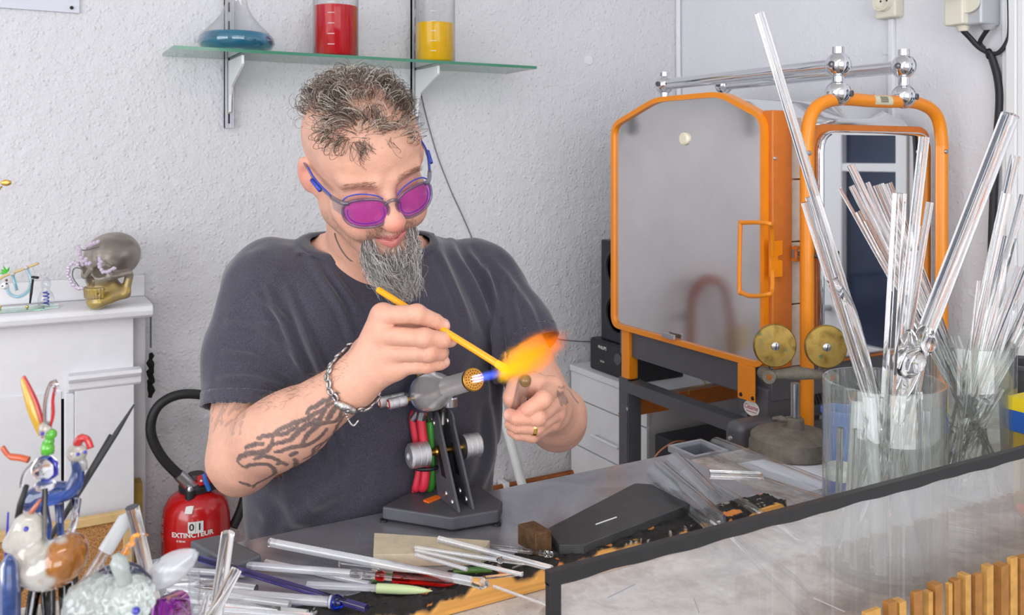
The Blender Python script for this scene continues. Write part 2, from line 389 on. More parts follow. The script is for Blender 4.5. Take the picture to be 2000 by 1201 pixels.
# vessels on the shelf
MAKE['blue_liquid'] = lambda n: NT(n).set(col=srgb(64, 170, 205), trans=.75, rough=.02, ior=1.33).m
MAKE['red_liquid'] = lambda n: NT(n).set(col=srgb(206, 24, 38), trans=.15, rough=.05, ior=1.33).m
MAKE['yellow_liquid'] = lambda n: NT(n).set(col=srgb(246, 196, 6), trans=.15, rough=.05, ior=1.33).m
ym = (yf+yb)/2-.02
c = onY(462, 60, ym); top = zs+.004
fl = thing('flask', 'wide flat-bottomed flask of blue liquid on the glass shelf', 'flask', A(c[0], ym, top))
R = 73/1757*np.dot(c, CF)
prof = [(R*.72, 0), (R*.9, .008), (R, .022), (R*.97, .036), (R*.83, .052), (R*.62, .072), (R*.42, .095), (R*.30, .12), (R*.25, .16), (R*.25, .25), (R*.30, .27)]
MB().lathe([(r, h) for r, h in prof]+[(r-.0025, h+.001) for r, h in prof[::-1]], A(c[0], ym, top), n=40, loop=True, cap0=False).lathe([(.001, .001), (R*.72, .001)], A(c[0], ym, top), n=40, cap0=False, cap1=False).obj('flask_wall', 'thin_clear', fl, 180)
lp = [(max(r-.003, 0), h+.002) for r, h in prof[:4]]+[(R*.86, .047), (0, .0471)]
MB().lathe(lp, A(c[0], ym, top), n=40, cap1=False).obj('blue_liquid', 'blue_liquid', fl, 60)
def beaker(name, label, uc, vt, u0, u1, liq, vfill, cat):
    c = onY(uc, 80, ym); R = (u1-u0)/2/1757*np.dot(c, CF); zl = onY(uc, vfill, ym)[2]-top; H = .21
    t = thing(name, label, cat, A(c[0], ym, top)); o = A(c[0], ym, top)
    MB().lathe([(R*.9, 0), (R, .006), (R, H-.004), (R*1.06, H), (R*1.03, H+.001), (R-.002, H-.008), (R-.002, .007), (R*.88, .003)], o, n=40, cap0=False, cap1=False).obj('glass_wall', 'thin_clear', t, 60)
    MB().lathe([(R*.88, .003), (R-.0025, .009), (R-.0025, zl), (0, zl+.0005)], o, n=40, cap1=False).obj('liquid', liq, t, 60)
    g = MB(); ang0 = math.atan2(-CF[1]-.35, -CF[0]-.1)
    for k in range(5):
        hh = .03+k*.028
        for q in range(6): 
            an = ang0+.05*q-.2; g.obox(o+A(math.cos(an)*(R+.0004), math.sin(an)*(R+.0004), hh), [A(-math.sin(an), math.cos(an), 0), UP, A(math.cos(an), math.sin(an), 0)], (R*.02, .0008, .0003))
    g.obj('graduation_marks', 'label_white', t, 0, kind='stuff')
beaker('beaker', 'tall glass beaker of red liquid, middle of the glass shelf', 656, 0, 612, 700, 'red_liquid', 14, 'beaker')
beaker('beaker', 'tall glass beaker of yellow liquid, right of the red one', 850, 0, 811, 889, 'yellow_liquid', 47, 'beaker')
# thin wire from the shelf bracket down behind the man and on to the speaker
yw = WY1-.004
wp = [onY(u, v, yw) for u, v in ((820, 165), (824, 190), (836, 240), (855, 305), (880, 370), (905, 425), (930, 485), (955, 560), (1000, 625), (1060, 655), (1110, 665), (1180, 668))]
MB().tube(smooth_path(wp, 6), .0016, 5).obj('thin_wire', 'grey_metal', label='thin dark wire hanging from the shelf bracket down the wall', cat='wire')
# wall sockets and cable on the right wall
s = onX(1745, 10, WX1)
so = thing('wall_socket', 'cream surface-mounted round socket on the right wall with a painted conduit', 'socket', A(WX1, s[1], s[2]))
hw = .033
MB().box(A(WX1-.035, s[1]-hw, s[2]-.037), A(WX1, s[1]+hw, s[2]+.05)).obj('socket_box', 'cream', so, bevel=.006)
MB().lathe([(.0, .004), (.022, .004), (.024, .018), (.027, .018), (.029, 0)], A(WX1-.035, s[1], s[2]+.008), (-1, 0, 0), 28, False, False).obj('socket_ring', 'cream', so)
h = MB()
for dy in (-.0095, .0095): h.cyl(A(WX1-.0395, s[1]+dy, s[2]+.008), A(WX1-.036, s[1]+dy, s[2]+.008), .003, n=12)
h.obj('pin_hole', 'black', so)
MB().box(A(WX1-.014, s[1]-.009, .2), A(WX1, s[1]+.009, s[2]-.037)).obj('conduit', 'wall_smooth', so, bevel=.004)
s = onX(1905, 22, WX1)
pb = thing('power_plug', 'cream and grey power plug and switch box high on the right wall', 'plug', A(WX1, s[1], s[2]))
w1 = onX(1868, 22, WX1-.05)[1]; w2 = onX(1958, 22, WX1)[1]; zb = onX(1900, 58, WX1)[2]
ymid = onX(1912, 22, WX1-.04)[1]
MB().box(A(WX1-.075, w2+.004, zb), A(WX1, ymid+.01, zb+.14)).obj('switch_box', 'shelf_grey', pb, bevel=.006)
MB().box(A(WX1-.095, ymid+.005, zb+.003), A(WX1-.03, ymid+.055, zb+.15)).obj('plug_body', 'cream', pb, bevel=.005)
MB().lathe([(.012, 0), (.017, .014)], A(WX1-.06, ymid+.028, zb-.010), n=20).obj('plug_cable_gland', 'cream', pb)
MB().lathe([(.010, 0), (.02, .012)], A(WX1-.04, ymid-.022, zb-.012), n=20).obj('switch_cable_gland', 'shelf_grey', pb)
MB().lathe([(.026, 0), (.026, .006)], A(WX1-.08, ymid-.004, zb+.055), (-1, 0, 0), 28).obj('round_cover', 'cream', pb)
MB().box(A(WX1-.16, ymid+.01, zb+.072), A(WX1-.09, ymid+.045, zb+.079)).obj('grey_lever', 'grey_metal', pb, bevel=.002)
cb = thing('power_cable', 'thick black power cable running down the right wall from the plugs', 'cable', A(WX1-.03, s[1], 1.0))
j = onX(1935, 105, WX1-.02)
pA, pB = A(WX1-.06, ymid+.028, zb-.008), A(WX1-.04, ymid-.022, zb-.01)
k1 = [pA, onX(1893, 72, WX1-.045), onX(1912, 92, WX1-.03), j]
MB().tube(smooth_path(k1, 6), .0065, 10).obj('plug_branch', 'rubber', cb)
MB().tube(smooth_path([pB, onX(1914, 82, WX1-.03), onX(1922, 95, WX1-.02)], 6), .0055, 10).obj('switch_branch', 'rubber', cb)
MB().tube(smooth_path([onX(1970, -20, WX1-.015), onX(1971, 60, WX1-.015), onX(1965, 85, WX1-.017), onX(1950, 103, WX1-.02), j], 6), .0055, 10).obj('wall_branch', 'rubber', cb)
MB().tube(smooth_path([j, onX(1948, 150, WX1-.015), onX(1952, 200, WX1-.015), onX(1945, 300, WX1-.014), onX(1938, 450, WX1-.014), onX(1934, 640, WX1-.014)], 8), .009, 10).obj('cable_trunk', 'rubber', cb)
MB().tube([j+A(-.012*math.cos(t), .004, .012*math.sin(t)) for t in np.linspace(0, 2*PI, 13)[:-1]], .002, 6, closed=True).obj('cable_tie', 'black', cb)
# ------------------------------------------------------------------ fireplace with its mantel (painted wood, part of the room's fittings)
yM = 2.337; zM = 1.103
xe = onY(300, 600, yM)[0]; X0 = -1.2
fp = thing('fireplace', 'white painted fireplace surround with a wide mantel shelf', 'fireplace', A(xe-.6, WY1, 0))
bul = [(0, 0), (0, -.004), (.008, -.02), (.004, -.034), (-.012, -.04), (-.165, -.04), (-.165, 0)]
# mantel shelf: rounded nosing profile swept along x
prof = [(yM+.012, zM), (yM+.003, zM-.004), (yM-.001, zM-.014), (yM+.002, zM-.026), (yM+.012, zM-.032), (WY1-.001, zM-.032), (WY1-.001, zM)]
MB().prism(prof, A(X0, 0, 0), A(0, 1, 0), A(0, 0, 1), A(1, 0, 0), xe-X0).obj('mantel_shelf', 'white_paint', fp, 30, bevel=.003)
yFz = yM+.045; xf = onY(261, 680, yFz)[0]
zc = onY(200, 722, yFz)[2]
MB().box(A(X0, yFz, zc-.06), A(xf, WY1, zM-.032)).obj('frieze', 'white_paint', fp, 0, bevel=.002)
# stepped return between frieze and wall
MB().box(A(xf, yFz+.06, 0), A(xf+.035, WY1, zM-.032)).obj('side_return', 'white_paint', fp, 0, bevel=.003)
# raised panel lip against the wall above the mantel
MB().box(A(xf-.5, WY1-.012, zM), A(xf+.04, WY1, zM+.055)).obj('upstand', 'white_paint', fp, 0, bevel=.005)
xp0 = onY(146, 760, yFz-.02)[0]; xp1 = onY(262, 760, yFz-.02)[0]
MB().box(A(xp0, yFz-.02, 0), A(xp1, yFz+.0, zc-.03)).obj('pilaster', 'white_paint', fp, 0, bevel=.002)
cp = [(0, 0), (-.035, 0), (-.040, -.008), (-.034, -.016), (-.026, -.018), (-.026, -.034), (-.02, -.04), (0, -.04)]
MB().prism([(a, b) for a, b in cp], A(xp0-.014, yFz, zc), A(0, 1, 0), A(0, 0, 1), A(1, 0, 0), xp1-xp0+.03).obj('pilaster_capital', 'white_paint', fp, 30, bevel=.002)
zo = onY(60, 760, yFz)[2]
MB().box(A(xp0-.022, yFz-.012, 0), A(xp0, yFz+.004, zc-.045)).obj('opening_bead', 'white_paint', fp, 0, bevel=.005)
xo = xp0-.022
MB().box(A(X0, yFz+.004, 0), A(xo, yFz+.03, zc-.06)).obj('opening_shadow_gap', 'soot', fp, 0)  # near-black sheet, the shade of the gap put into its colour
MB().box(A(X0, yFz-.004, .02), A(xo-.006, yFz+.003, zo-.012)).obj('fireplace_cover_panel', 'white_paint', fp, 0, bevel=.001)
# black tassel hanging beside the mantel
h0 = onY(284, 622, yFz+.055); x = h0[0]+.012; yt = yFz+.05
ts = thing('fire_brush', 'charred black fire brush hanging on a thin metal rod beside the mantel', 'brush', A(x, yt, h0[2]))
hook = [A(x, yt+.03, zM-.03+.012), A(x, yt, zM-.022), A(x, yt-.001, zM-.04), A(x, yt, onY(285, 680, yt)[2])]
MB().tube(hook, .0022, 6).obj('rod', 'grey_metal', ts)
z0, z1 = onY(285, 690, yt)[2], onY(285, 777, yt)[2]; mb = MB()
pts = [A(x+.002*math.sin(k*1.7), yt, z0+(z1-z0)*k/14) for k in range(15)]
rs = [.004+.004*min(1, k/3)+.0022*math.sin(k*2.3) for k in range(15)]; rs[-1] = .005
mb.tube(pts, rs, 9); mb.obj('charred_bristles', 'soot', ts)
# pine lath and cork board low down
l = onY(272, 960, yFz+.03); zt = onY(272, 935, yFz+.03)[2]
MB().box(A(xf+.001, yFz-.0, 0), A(xf+.02, yFz+.04, zt)).obj('wood_lath', plain((150, 122, 48), .6, noise=.2)('lath'), label='narrow brown wood lath standing upright beside the fireplace', cat='lath', bevel=.001)
yc = yFz-.06
ck = thing('cork_board', 'cork pin board in a pine frame leaning against the fireplace', 'cork board', A(xf-.3, yc, 0))
def m_cork(n):
    t = NT(n); t.set(col=t.ramp(t.noise(220, 3, .7), [(.32, srgb(120, 78, 40)), (.5, srgb(186, 132, 78)), (.7, srgb(214, 166, 110))]), rough=.85); t.bump(t.noise(200, 3), .4, .001); return t.m
MAKE['cork'] = m_cork
xr = onY(258, 1010, yc)[0]; ztop = onY(200, 1005, yc)[2]; xl = xr-.62; fw = .020
MB().box(A(xl+.01, yc, .012), A(xr-.01, yc+.008, ztop-.01)).obj('cork_sheet', 'cork', ck, 0)
for a, b in (((xl, ztop-fw), (xr, ztop)), ((xl, 0), (xr, fw)), ((xr-fw, fw), (xr, ztop-fw)), ((xl, fw), (xl+fw, ztop-fw))):
    MB().box(A(a[0], yc-.008, a[1]), A(b[0], yc+.012, b[1])).obj('frame_bar', 'pine', ck, 0, bevel=.002)
# ------------------------------------------------------------------ fire extinguisher on its wall hook
ex = W(383, 1000, 2.24); R = 64/1757*2.24; ex[1] = WY1-R-.02; exd = np.dot(ex, CF)
ex[0] = onY(383, 1000, ex[1])[0]; R = 64/1757*np.dot(onY(383, 1000, ex[1]), CF); X, Yx = ex[0], ex[1]
zt = onY(383, 958, Yx)[2]; zsd = onY(383, 1000, Yx)[2]; zb = zt-.43
fe = thing('fire_extinguisher', 'red fire extinguisher with a black hose, numbered 01', 'fire extinguisher', A(X, Yx, zb))
o = A(X, Yx, zb); Hb = zt-zb
body = [(R*.8, 0), (R*.97, .012), (R, .03), (R, Hb-.105), (R*1.012, Hb-.10), (R*1.012, Hb-.092), (R, Hb-.087), (R*.99, Hb-.06), (R*.93, Hb-.035), (R*.80, Hb-.014), (R*.60, Hb-.002), (R*.42, Hb+.004), (R*.40, Hb+.012)]
MB().lathe(body, o, n=48).obj('cylinder_body', 'red', fe, 50)
MB().box(A(X-.03, Yx+R*.9, zb+.15), A(X+.03, WY1, zb+.19)).obj('wall_hook', 'black', fe)
tz = zb+Hb
MB().lathe([(.028, 0), (.042, .004), (.043, .016), (.036, .024), (.026, .028), (.02, .045)], A(X, Yx, tz), n=28).obj('valve_collar', 'black_plastic', fe)
cv = -CF*1.0
fr_ = A(X, Yx, 0)+(-CF)*.042
MB().cyl(A(fr_[0], fr_[1], tz-.012), A(fr_[0], fr_[1], tz+.016), .013, n=16).obj('clamp_knob', 'black_plastic', fe)
MB().lathe([(.009, 0), (.009, .006), (.006, .011), (0, .012)], A(fr_[0], fr_[1], tz+.016), n=14, cap1=False).obj('clamp_screw', 'alu', fe)
yh = Yx-.02
def EX(u, v, dy=0): return onY(u, v, yh+dy)
hs = smooth_path([EX(372, 945), EX(352, 930), EX(318, 895), EX(297, 855), EX(296, 820), EX(312, 790), EX(345, 772), EX(385, 770), EX(418, 780), EX(446, 815, .02), EX(470, 880, .03), EX(480, 940, .03), EX(474, 985, .02), EX(455, 1030, .0)], 8)
MB().tube(hs[6:], .0122, 12).obj('hose', 'rubber', fe)
MB().tube([EX(380, 951), EX(366, 943), EX(348, 926)], [.016, .0155, .0145], 16).obj('hose_ferrule', 'alu', fe)
lv = MB(); a, b = EX(386, 940, -.01), EX(450, 920, -.01); ax = nrm(b-a); nz = nrm(np.cross(A(0, 1, 0), ax)); nz = nz if nz[2] > 0 else -nz
lv.obox((a+b)/2, [ax, nz, np.cross(ax, nz)], (np.linalg.norm(b-a)/2, .011, .012)); lv.obj('carry_lever', 'red_plastic', fe, bevel=.004)
MB().obox((a+b)/2+A(.012, 0, -.022), [ax, nz, np.cross(ax, nz)], (.04, .008, .010)).obj('trigger', 'black_plastic', fe, bevel=.003)
MB().tube([EX(398, 925, -.03), EX(402, 940, -.034), EX(409, 958, -.036)], [.004, .006, .005], 8).obj('safety_tag', 'blue_plastic', fe)
MB().cyl(EX(393, 939, -.024), EX(393, 939, -.02), .003).obj('lever_pivot', 'alu', fe)
aC = math.atan2(-CF[1], -CF[0])
def on_body(V, du, zc, dr=.0008):
    an = aC+du+V[:, 0]/R
    return np.stack([X+np.cos(an)*(R+dr), Yx+np.sin(an)*(R+dr), zc+V[:, 1]], 1)
def u2a(u): return math.asin(max(-1, min(1, (u-383)/64)))
def patch(u0, u1, v0, v1, name, mat, dr=.0005, drop=0):
    n = 8; a0, a1 = u2a(u0)*R, u2a(u1)*R; z0_, z1_ = onY(383, v0, Yx-R)[2], onY(383, v1, Yx-R)[2]
    V = np.array([[a0+(a1-a0)*i/n, z, 0] for z in (z1_, z0_) for i in range(n+1)]); P = on_body(V, 0, 0, dr)
    F = [(i, i+1, n+2+i, n+1+i) for i in range(n)]
    return mesh_obj(name, P, F, mat, fe, 180)
patch(390, 403, 1019, 1041, 'number_plate', 'label_white'); patch(403.6, 416, 1019, 1041, 'number_plate', 'label_white')
def etext(name, s, size, u, v, mat, bold=0, xs=1.0):
    V, F = text_mesh(s, size, bold); V[:, 0] *= xs; zc_ = onY(383, v, Yx-R)[2]
    mesh_obj(name, on_body(V, u2a(u), zc_, .0012), F, mat, fe, 0)
etext('number_text', '0', .024, 396.6, 1030, 'ink', .02); etext('number_text', '1', .024, 410, 1030, 'ink', .02)
etext('extincteur_text', 'EXTINCTEUR', .0162, 397, 1045, 'label_white', .035, 1.06); etext('litres_text', '6 litres', .008, 377, 1056, 'label_white', .02)
for k in range(11):
    if k in (3, 7): continue
    etext('instruction_lines', 'IIIIIIIIIIIIIIIIIIIIIII'[:23-(k*7 % 5)], .0035, 333, 1022+k*4.2, 'label_white', 0, .9)
pl_ = MB(); q = on_body(np.array([[u2a(391)*R*.6, 0, 0]]), 0, onY(383, 989, Yx-R*.8)[2])[0]
nn = nrm(A(-CF[0], -CF[1], .9)); rx = nrm(np.cross(UP, nn)); ry = np.cross(nn, rx); q = A(X, Yx, 0)+A(-CF[0], -CF[1], 0)*R*.86+rx*.008; q[2] = zb+Hb-.0215
MB().obox(q, [rx, ry, nn], (.0095, .010, .001)).obj('inspection_sticker', 'label_white', fe, bevel=.0006)
# gas hose and valve on the back wall behind the man, mirrored in the kiln's side
gx = .70; gh = thing('gas_hose', 'brown gas hose with yellow valve, mirrored in the kiln side panel', 'hose', A(gx, WY1-.05, .7))
yg = WY1-.05
MB().tube(smooth_path([A(gx-.06+.21, yg, .55), A(gx+.14, yg, .85), A(gx+.13, yg, .97), A(gx+.07, yg, 1.03), A(gx-.01, yg, 1.0), A(gx-.04, yg, .9), A(gx-.05, yg, .84)], 8), .016, 10).obj('hose', plain((150, 70, 44), .5)('hose_brown'), gh)
MB().cyl(A(gx-.05, yg, .84), A(gx-.055, yg, .68), .018).obj('valve_body', 'brass', gh); MB().box(A(gx-.095, yg-.03, .77), A(gx-.075, yg-.02, .86)).obj('valve_lever', plain((230, 190, 20), .4)('yellow'), gh, bevel=.003)
MB().cyl(A(gx+.14, yg+.05, .9), A(gx+.14, yg-.012, .9), .012).obj('hose_clip', 'alu', gh)
MB().cyl(A(gx-.055, yg, .69), A(gx-.055, yg, .35), .011).cyl(A(gx-.055, yg, .36), A(gx-.055, WY1, .36), .011).obj('feed_pipe', 'copper', gh)
# ------------------------------------------------------------------ kiln on its stand
KX, KY0, KY1 = 1.464, 1.465, 2.046
kb = onX(1199, 637, KX)[2]; kt = onX(1300, 189, KX)[2]
def KP(u, v): p = onX(u, v, KX); return (p[1], p[2])
kn = thing('kiln', 'orange-framed stainless steel glass kiln on a grey metal stand', 'kiln', A(KX+.25, (KY0+KY1)/2, 0))
y_a = KP(1285, 190)[0]; y_b = KP(1412, 187)[0]; z_sh = onX(1206, 242, KX)[2]
def rounded(poly, r, n=5):
    out = []; m = len(poly)
    for i in range(m):
        p, q, s2 = [np.array(poly[j % m], float) for j in (i-1, i, i+1)]
        a = q+nrm(p-q)*r; b = q+nrm(s2-q)*r
        for k in range(n+1): t = k/n; out.append(tuple((1-t)**2*a+2*t*(1-t)*q+t*t*b))
    return out
sq = [(KY0, kb), (KY1, kb), (KY1, z_sh), (y_a, kt), (y_b, kt), (KY0, z_sh)]
outer = rounded(sq, .035)
ctr = np.mean(sq, 0)
def inset(poly, d):
    out = []; m = len(poly)
    for i in range(m):
        p, q, s2 = [np.array(poly[j % m], float) for j in (i-1, i, i+1)]
        t = nrm(s2-p); nn = A(-t[1], t[0]); 
        if np.dot(nn, ctr-q) < 0: nn = -nn
        out.append(tuple(q+nn*d))
    return out
KXR = 1.955
def m_panel(n):
    t = NT(n); t.set(metal=1, rough=.10, col=t.ramp(t.noise(5, 5, .6), [(.3, srgb(214, 210, 210)), (.7, srgb(228, 224, 224))]))
    t.bump(t.noise(26, 3, .5, (1, .6, 1)), .10, .0006); return t.m
MAKE['kiln_panel'] = m_panel
MAKE['hood_steel'] = plain((226, 226, 228), .10, 1)
inn = inset(outer, .012)
mb = MB(); mb.prism(inn, A(KX, 0, 0), A(0, 1, 0), A(0, 0, 1), A(1, 0, 0), KXR-KX); mb.obj('kiln_hood', 'hood_steel', kn, 30)
def ring_prism(o, i, x0, x1, name, mat):
    n = len(o); V = [A(x, p[0], p[1]) for x in (x0, x1) for q in (o, i) for p in q]; F = []
    for k in range(n):
        k2 = (k+1) % n
        F += [(k, k2, n+k2, n+k), (2*n+k, 3*n+k, 3*n+k2, 2*n+k2), (k, 2*n+k, 2*n+k2, k2), (n+k, n+k2, 3*n+k2, 3*n+k)]
    m = MB().add(V, F); oo = m.obj(name, mat, kn, 30); return oo
ring_prism(outer, inset(outer, .0125), KX-.012, KX+.016, 'panel_rim', 'orange')
pn = MB(); pn.prism(inset(outer, .011), A(KX-.004, 0, 0), A(0, 1, 0), A(0, 0, 1), A(1, 0, 0), .004); pan = pn.obj('side_panel', 'kiln_panel', kn, 0)
# front orange band beside the door, and the white brick lining in the gap
bw = onY(1540, 450, KY0)[0]
MB().box(A(KX+.002, KY0-.012, kb), A(bw, KY0+.02, z_sh+.012)).obj('front_band', 'orange_dark', kn, 0, bevel=.004)
MAKE['firebrick'] = plain((206, 192, 176), .8, noise=.12, nscale=40, bump=.3, bscale=150)
bx2 = onY(1562, 450, KY0)[0]
for k in range(4):
    z0 = kb+(z_sh-kb)*k/4; z1 = kb+(z_sh-kb)*(k+1)/4-.003
    MB().box(A(bw+.002, KY0-.006, z0), A(bx2, KY0+.05, z1)).obj('lining_brick', 'firebrick', kn, 0, bevel=.002)
# peep hole plug
q = onX(1338, 271, KX-.004); MB().lathe([(.0155, 0), (.0155, .006), (.013, .008), (0, .008)], q, (-1, 0, 0), 28, True, False).obj('peep_hole_plug', plain((236, 228, 205), .5)('plug_cream'), kn)
# pull handle: a bent orange rod standing off the panel
hx = KX-.05
H = lambda u, v, x=hx: onX(u, v, x)
MB().tube(smooth_path([H(1508, 500, KX-.012), H(1507, 448, KX-.03), H(1500, 436), H(1452, 435), H(1446, 442), H(1444, 560), H(1450, 572), H(1468, 578), H(1500, 575), H(1508, 565, KX-.03), H(1508, 530, KX-.012)], 5), .0050, 10).obj('pull_handle', 'orange', kn)
l0 = onY(1501, 470, KY0-.016); l1 = onY(1525, 540, KY0-.016)
lt = MB(); zz = lambda v: onY(1512, v, KY0-.016)[2]
poly = [(l0[0], zz(541)), (l0[0], zz(470)), (l1[0], zz(470)), (l1[0], zz(498)), (l1[0]-.014, zz(500)), (l1[0]-.014, zz(507)), (l1[0], zz(509)), (l1[0], zz(541))]
lt.prism(poly, A(0, KY0-.016, 0), A(1, 0, 0), A(0, 0, 1), A(0, -1, 0), .006).obj('latch_plate', 'orange', kn, 0, bevel=.001)
for u, v in ((1514, 309),): MB().lathe([(.005, 0), (.004, .002), (0, .003)], onY(u, v, KY0-.012), (0, -1, 0), 10, True, False).obj('screw', 'alu', kn)
# polished door with a bowed face
DX0, DX1 = onY(1592, 450, 1.44)[0], onY(1812, 450, 1.44)[0]; dz0 = onY(1700, 690, 1.44)[2]; dz1 = onY(1700, 256, 1.44)[2]
def cushion(x0, x1, z0, z1, y, dep, rr, name, mat, n=30, bow=.0):
    V = []; F = []
    for j in range(n+1):
        for i in range(n+1):
            s_, t_ = -1+2*i/n, -1+2*j/n
            p = 7.; k = max(0, 1-(abs(s_)**p+abs(t_)**p))**(1/2.2)
            V.append(A(x0+(x1-x0)*i/n, y-dep*k-bow*(1-s_*s_), z0+(z1-z0)*j/n))
    for j in range(n):
        for i in range(n): a = j*(n+1)+i; F.append((a, a+1, a+n+2, a+n+1))
    return V, F
MAKE['door_chrome'] = plain((220, 222, 226), .035, 1)
rr = rounded([(DX0-.01, dz0-.01), (DX1+.016, dz0-.01), (DX1+.016, dz1+.014), (DX0-.01, dz1+.014)], .05)
MB().prism(rr, A(0, KY0-.003, 0), A(1, 0, 0), A(0, 0, 1), A(0, -1, 0), .02).obj('door_surround', 'orange_dark', kn, 30, bevel=.003)
rr = rounded([(DX0, dz0), (DX1, dz0), (DX1, dz1), (DX0, dz1)], .05)
MB().prism(rr, A(0, KY0-.02, 0), A(1, 0, 0), A(0, 0, 1), A(0, -1, 0), .022).obj('polished_door', 'door_chrome', kn, 30, bevel=.013, seg=6)
# small elbow pipe on the roof
p0 = W(1622, 205, 2.22); 
rp = [W(1598, 196, 2.26), W(1618, 200, 2.24), W(1640, 222, 2.19), W(1652, 242, 2.165)]
MB().tube(smooth_path(rp, 6), .010, 12).obj('vent_elbow', 'hood_steel', kn); MB().lathe([(.028, 0), (.026, .004), (.013, .008)], W(1655, 245, 2.16)-A(0, 0, .008), n=24).obj('vent_flange', 'hood_steel', kn)
# tubular counterweight frame in front of the door
TY = 1.40; tr_ = 13/1757*2.0
fx0, fx1 = onY(1576, 500, TY)[0], onY(1839, 500, TY)[0]; ft = onY(1700, 197, TY)[2]; fb = .62
MB().tube(smooth_path([A(fx0, TY, fb), A(fx0, TY, ft-.2), A(fx0, TY, ft-.09), A(fx0+.022, TY, ft-.026), A(fx0+.09, TY, ft), A(fx0+.2, TY, ft), A(fx1-.2, TY, ft), A(fx1-.09, TY, ft), A(fx1-.022, TY, ft-.026), A(fx1, TY, ft-.09), A(fx1, TY, ft-.2), A(fx1, TY, fb)], 6), tr_, 16).obj('tube_frame', 'orange', kn)
for u, v in ((1580, 299), (1848, 296)): MB().lathe([(.006, 0), (.005, .003), (0, .004)], onY(u, v, TY-tr_), (0, -1, 0), 10, True, False).obj('screw', 'alu', kn)
q = onY(1728, 197, TY-tr_)
stk = MB().add([A(q[0]+sx*.03, TY-tr_*math.cos(a_)*1.02, ft+tr_*math.sin(a_)*1.02) for a_ in np.linspace(-.6, 1.0, 7) for sx in (-1, 1)], [(2*i, 2*i+1, 2*i+3, 2*i+2) for i in range(6)])
st = stk.obj('rating_sticker', plain((206, 200, 176), .6)('sticker_cream'), kn, 180)
for k, s_ in enumerate(('NE PAS TOUCHER', 'RISQUE DE BRULURE', 'SURFACE CHAUDE')):
    a_ = .55-.32*k; text_obj('sticker_text', 'IIIIIIIIIIIIIIII', .0065, A(q[0], TY-tr_*math.cos(a_)*1.06, ft+tr_*math.sin(a_)*1.06), A(1, 0, 0), A(0, math.sin(a_), math.cos(a_)), 'ink', st)
# chrome slide bars with ball clamps
for ub, vb, ue in ((1637, 127, 1297), (1765, 130, 1412)):
    p = onY(ub, vb, TY); xb, zb_ = p[0], p[2]; ye = 2.011
    MB().cyl(A(xb, TY, zb_), A(xb, ye, zb_), .0155, n=20).obj('slide_bar', 'chrome', kn)
    for yy, lower in ((TY, ft), (ye, None)):
        MB().ball(A(xb, yy, zb_), .029 if lower else .027, 28, 16).obj('ball_clamp', 'chrome', kn, 180)
        MB().lathe([(.0075, 0), (.0075, .003), (.005, .003), (.005, .001), (0, .001)], A(xb-.027, yy-.006, zb_), (-1, -.25, 0), 14, True, False).obj('clamp_screw', 'grey_metal', kn)
        if lower:
            MB().cyl(A(xb, yy, lower), A(xb, yy, zb_+.04), .0135, n=20).obj('post', 'chrome', kn)
            MB().ball(A(xb, yy, lower+.014), .029, 28, 16).obj('ball_clamp', 'chrome', kn, 180)
            MB().lathe([(.0075, 0), (.0075, .003), (.005, .003), (.005, .001), (0, .001)], A(xb+.012, yy-.026, lower+.012), (.35, -1, 0), 14, True, False).obj('clamp_screw', 'grey_metal', kn)
        else:
            MB().cyl(A(xb, yy, z_sh+.02), A(xb, yy, zb_+.034), .013, n=20).obj('post', 'chrome', kn)
# clamp with black knob beside the tube
q = onY(1556, 495, KY0-.02)
MB().box(q+A(-.012, -.012, .010), q+A(.03, .004, .016)).box(q+A(-.012, -.012, -.016), q+A(.03, .004, -.010)).cyl(q+A(-.006, -.004, -.018), q+A(-.006, -.004, .018), .004).obj('hinge_clamp', 'orange_dark', kn)
q2 = onY(1628, 505, TY-.02)
MB().cyl(q+A(0, 0, 0), q2, .0045).obj('knob_shaft', 'grey_metal', kn)
kn_ = MB(); ax_ = nrm(q2-q); xk, yk, _ = frame(ax_)
kn_.prism([((.019 if i % 4 < 2 else .0155)*math.cos(2*PI*i/24), (.019 if i % 4 < 2 else .0155)*math.sin(2*PI*i/24)) for i in range(24)], q2-ax_*.004, xk, yk, ax_, .014).obj('black_knob', 'black_plastic', kn, bevel=.002)
# base beam, legs, rails
MB().box(A(KX+.012, KY0, kb-.075), A(KX+.05, KY1-.01, kb-.001)).obj('base_beam', 'grey_metal', kn, 0, bevel=.002)
MB().box(A(KX+.05, KY0, kb-.075), A(KXR, KY0+.04, kb-.001)).obj('base_beam', 'grey_metal', kn, 0, bevel=.002)
fl_ = MB(); n1 = onX(1310, 658, KX-.012)
MB().box(A(KX-.02, n1[1]-.02, n1[2]-.004), A(KX-.013, n1[1]+.028, n1[2]+.008)).obj('rim_catch', 'alu', kn, 0, bevel=.001)
zl = onX(1230, 745, KX)[2]
MB().box(A(KX+.0, KY1-.065, zl-.0), A(KX+.035, KY1-.03, kb-.002)).obj('corner_post', 'orange', kn, 0, bevel=.006)
for yy in (KY1-.065, KY0+.0):
    MB().box(A(KX-.002, yy, 0), A(KX+.004, yy+.04, zl+.005)).box(A(KX-.002, yy-.004, 0), A(KX+.04, yy+.002, zl-.0)).obj('stand_leg', 'grey_metal', kn, 0)
for xx in (KXR-.02,):
    for yy in (KY1-.06, KY0): MB().box(A(xx, yy, 0), A(xx+.035, yy+.035, kb-.075)).obj('stand_leg', 'grey_metal', kn, 0)
MB().box(A(KX-.004, KY0-.02, zl-.032), A(KX+.001, KY1-.03, zl)).box(A(KX+.001, KY0-.02, zl-.004), A(KX+.036, KY1-.03, zl)).obj('stand_rail', 'grey_metal', kn, 0)
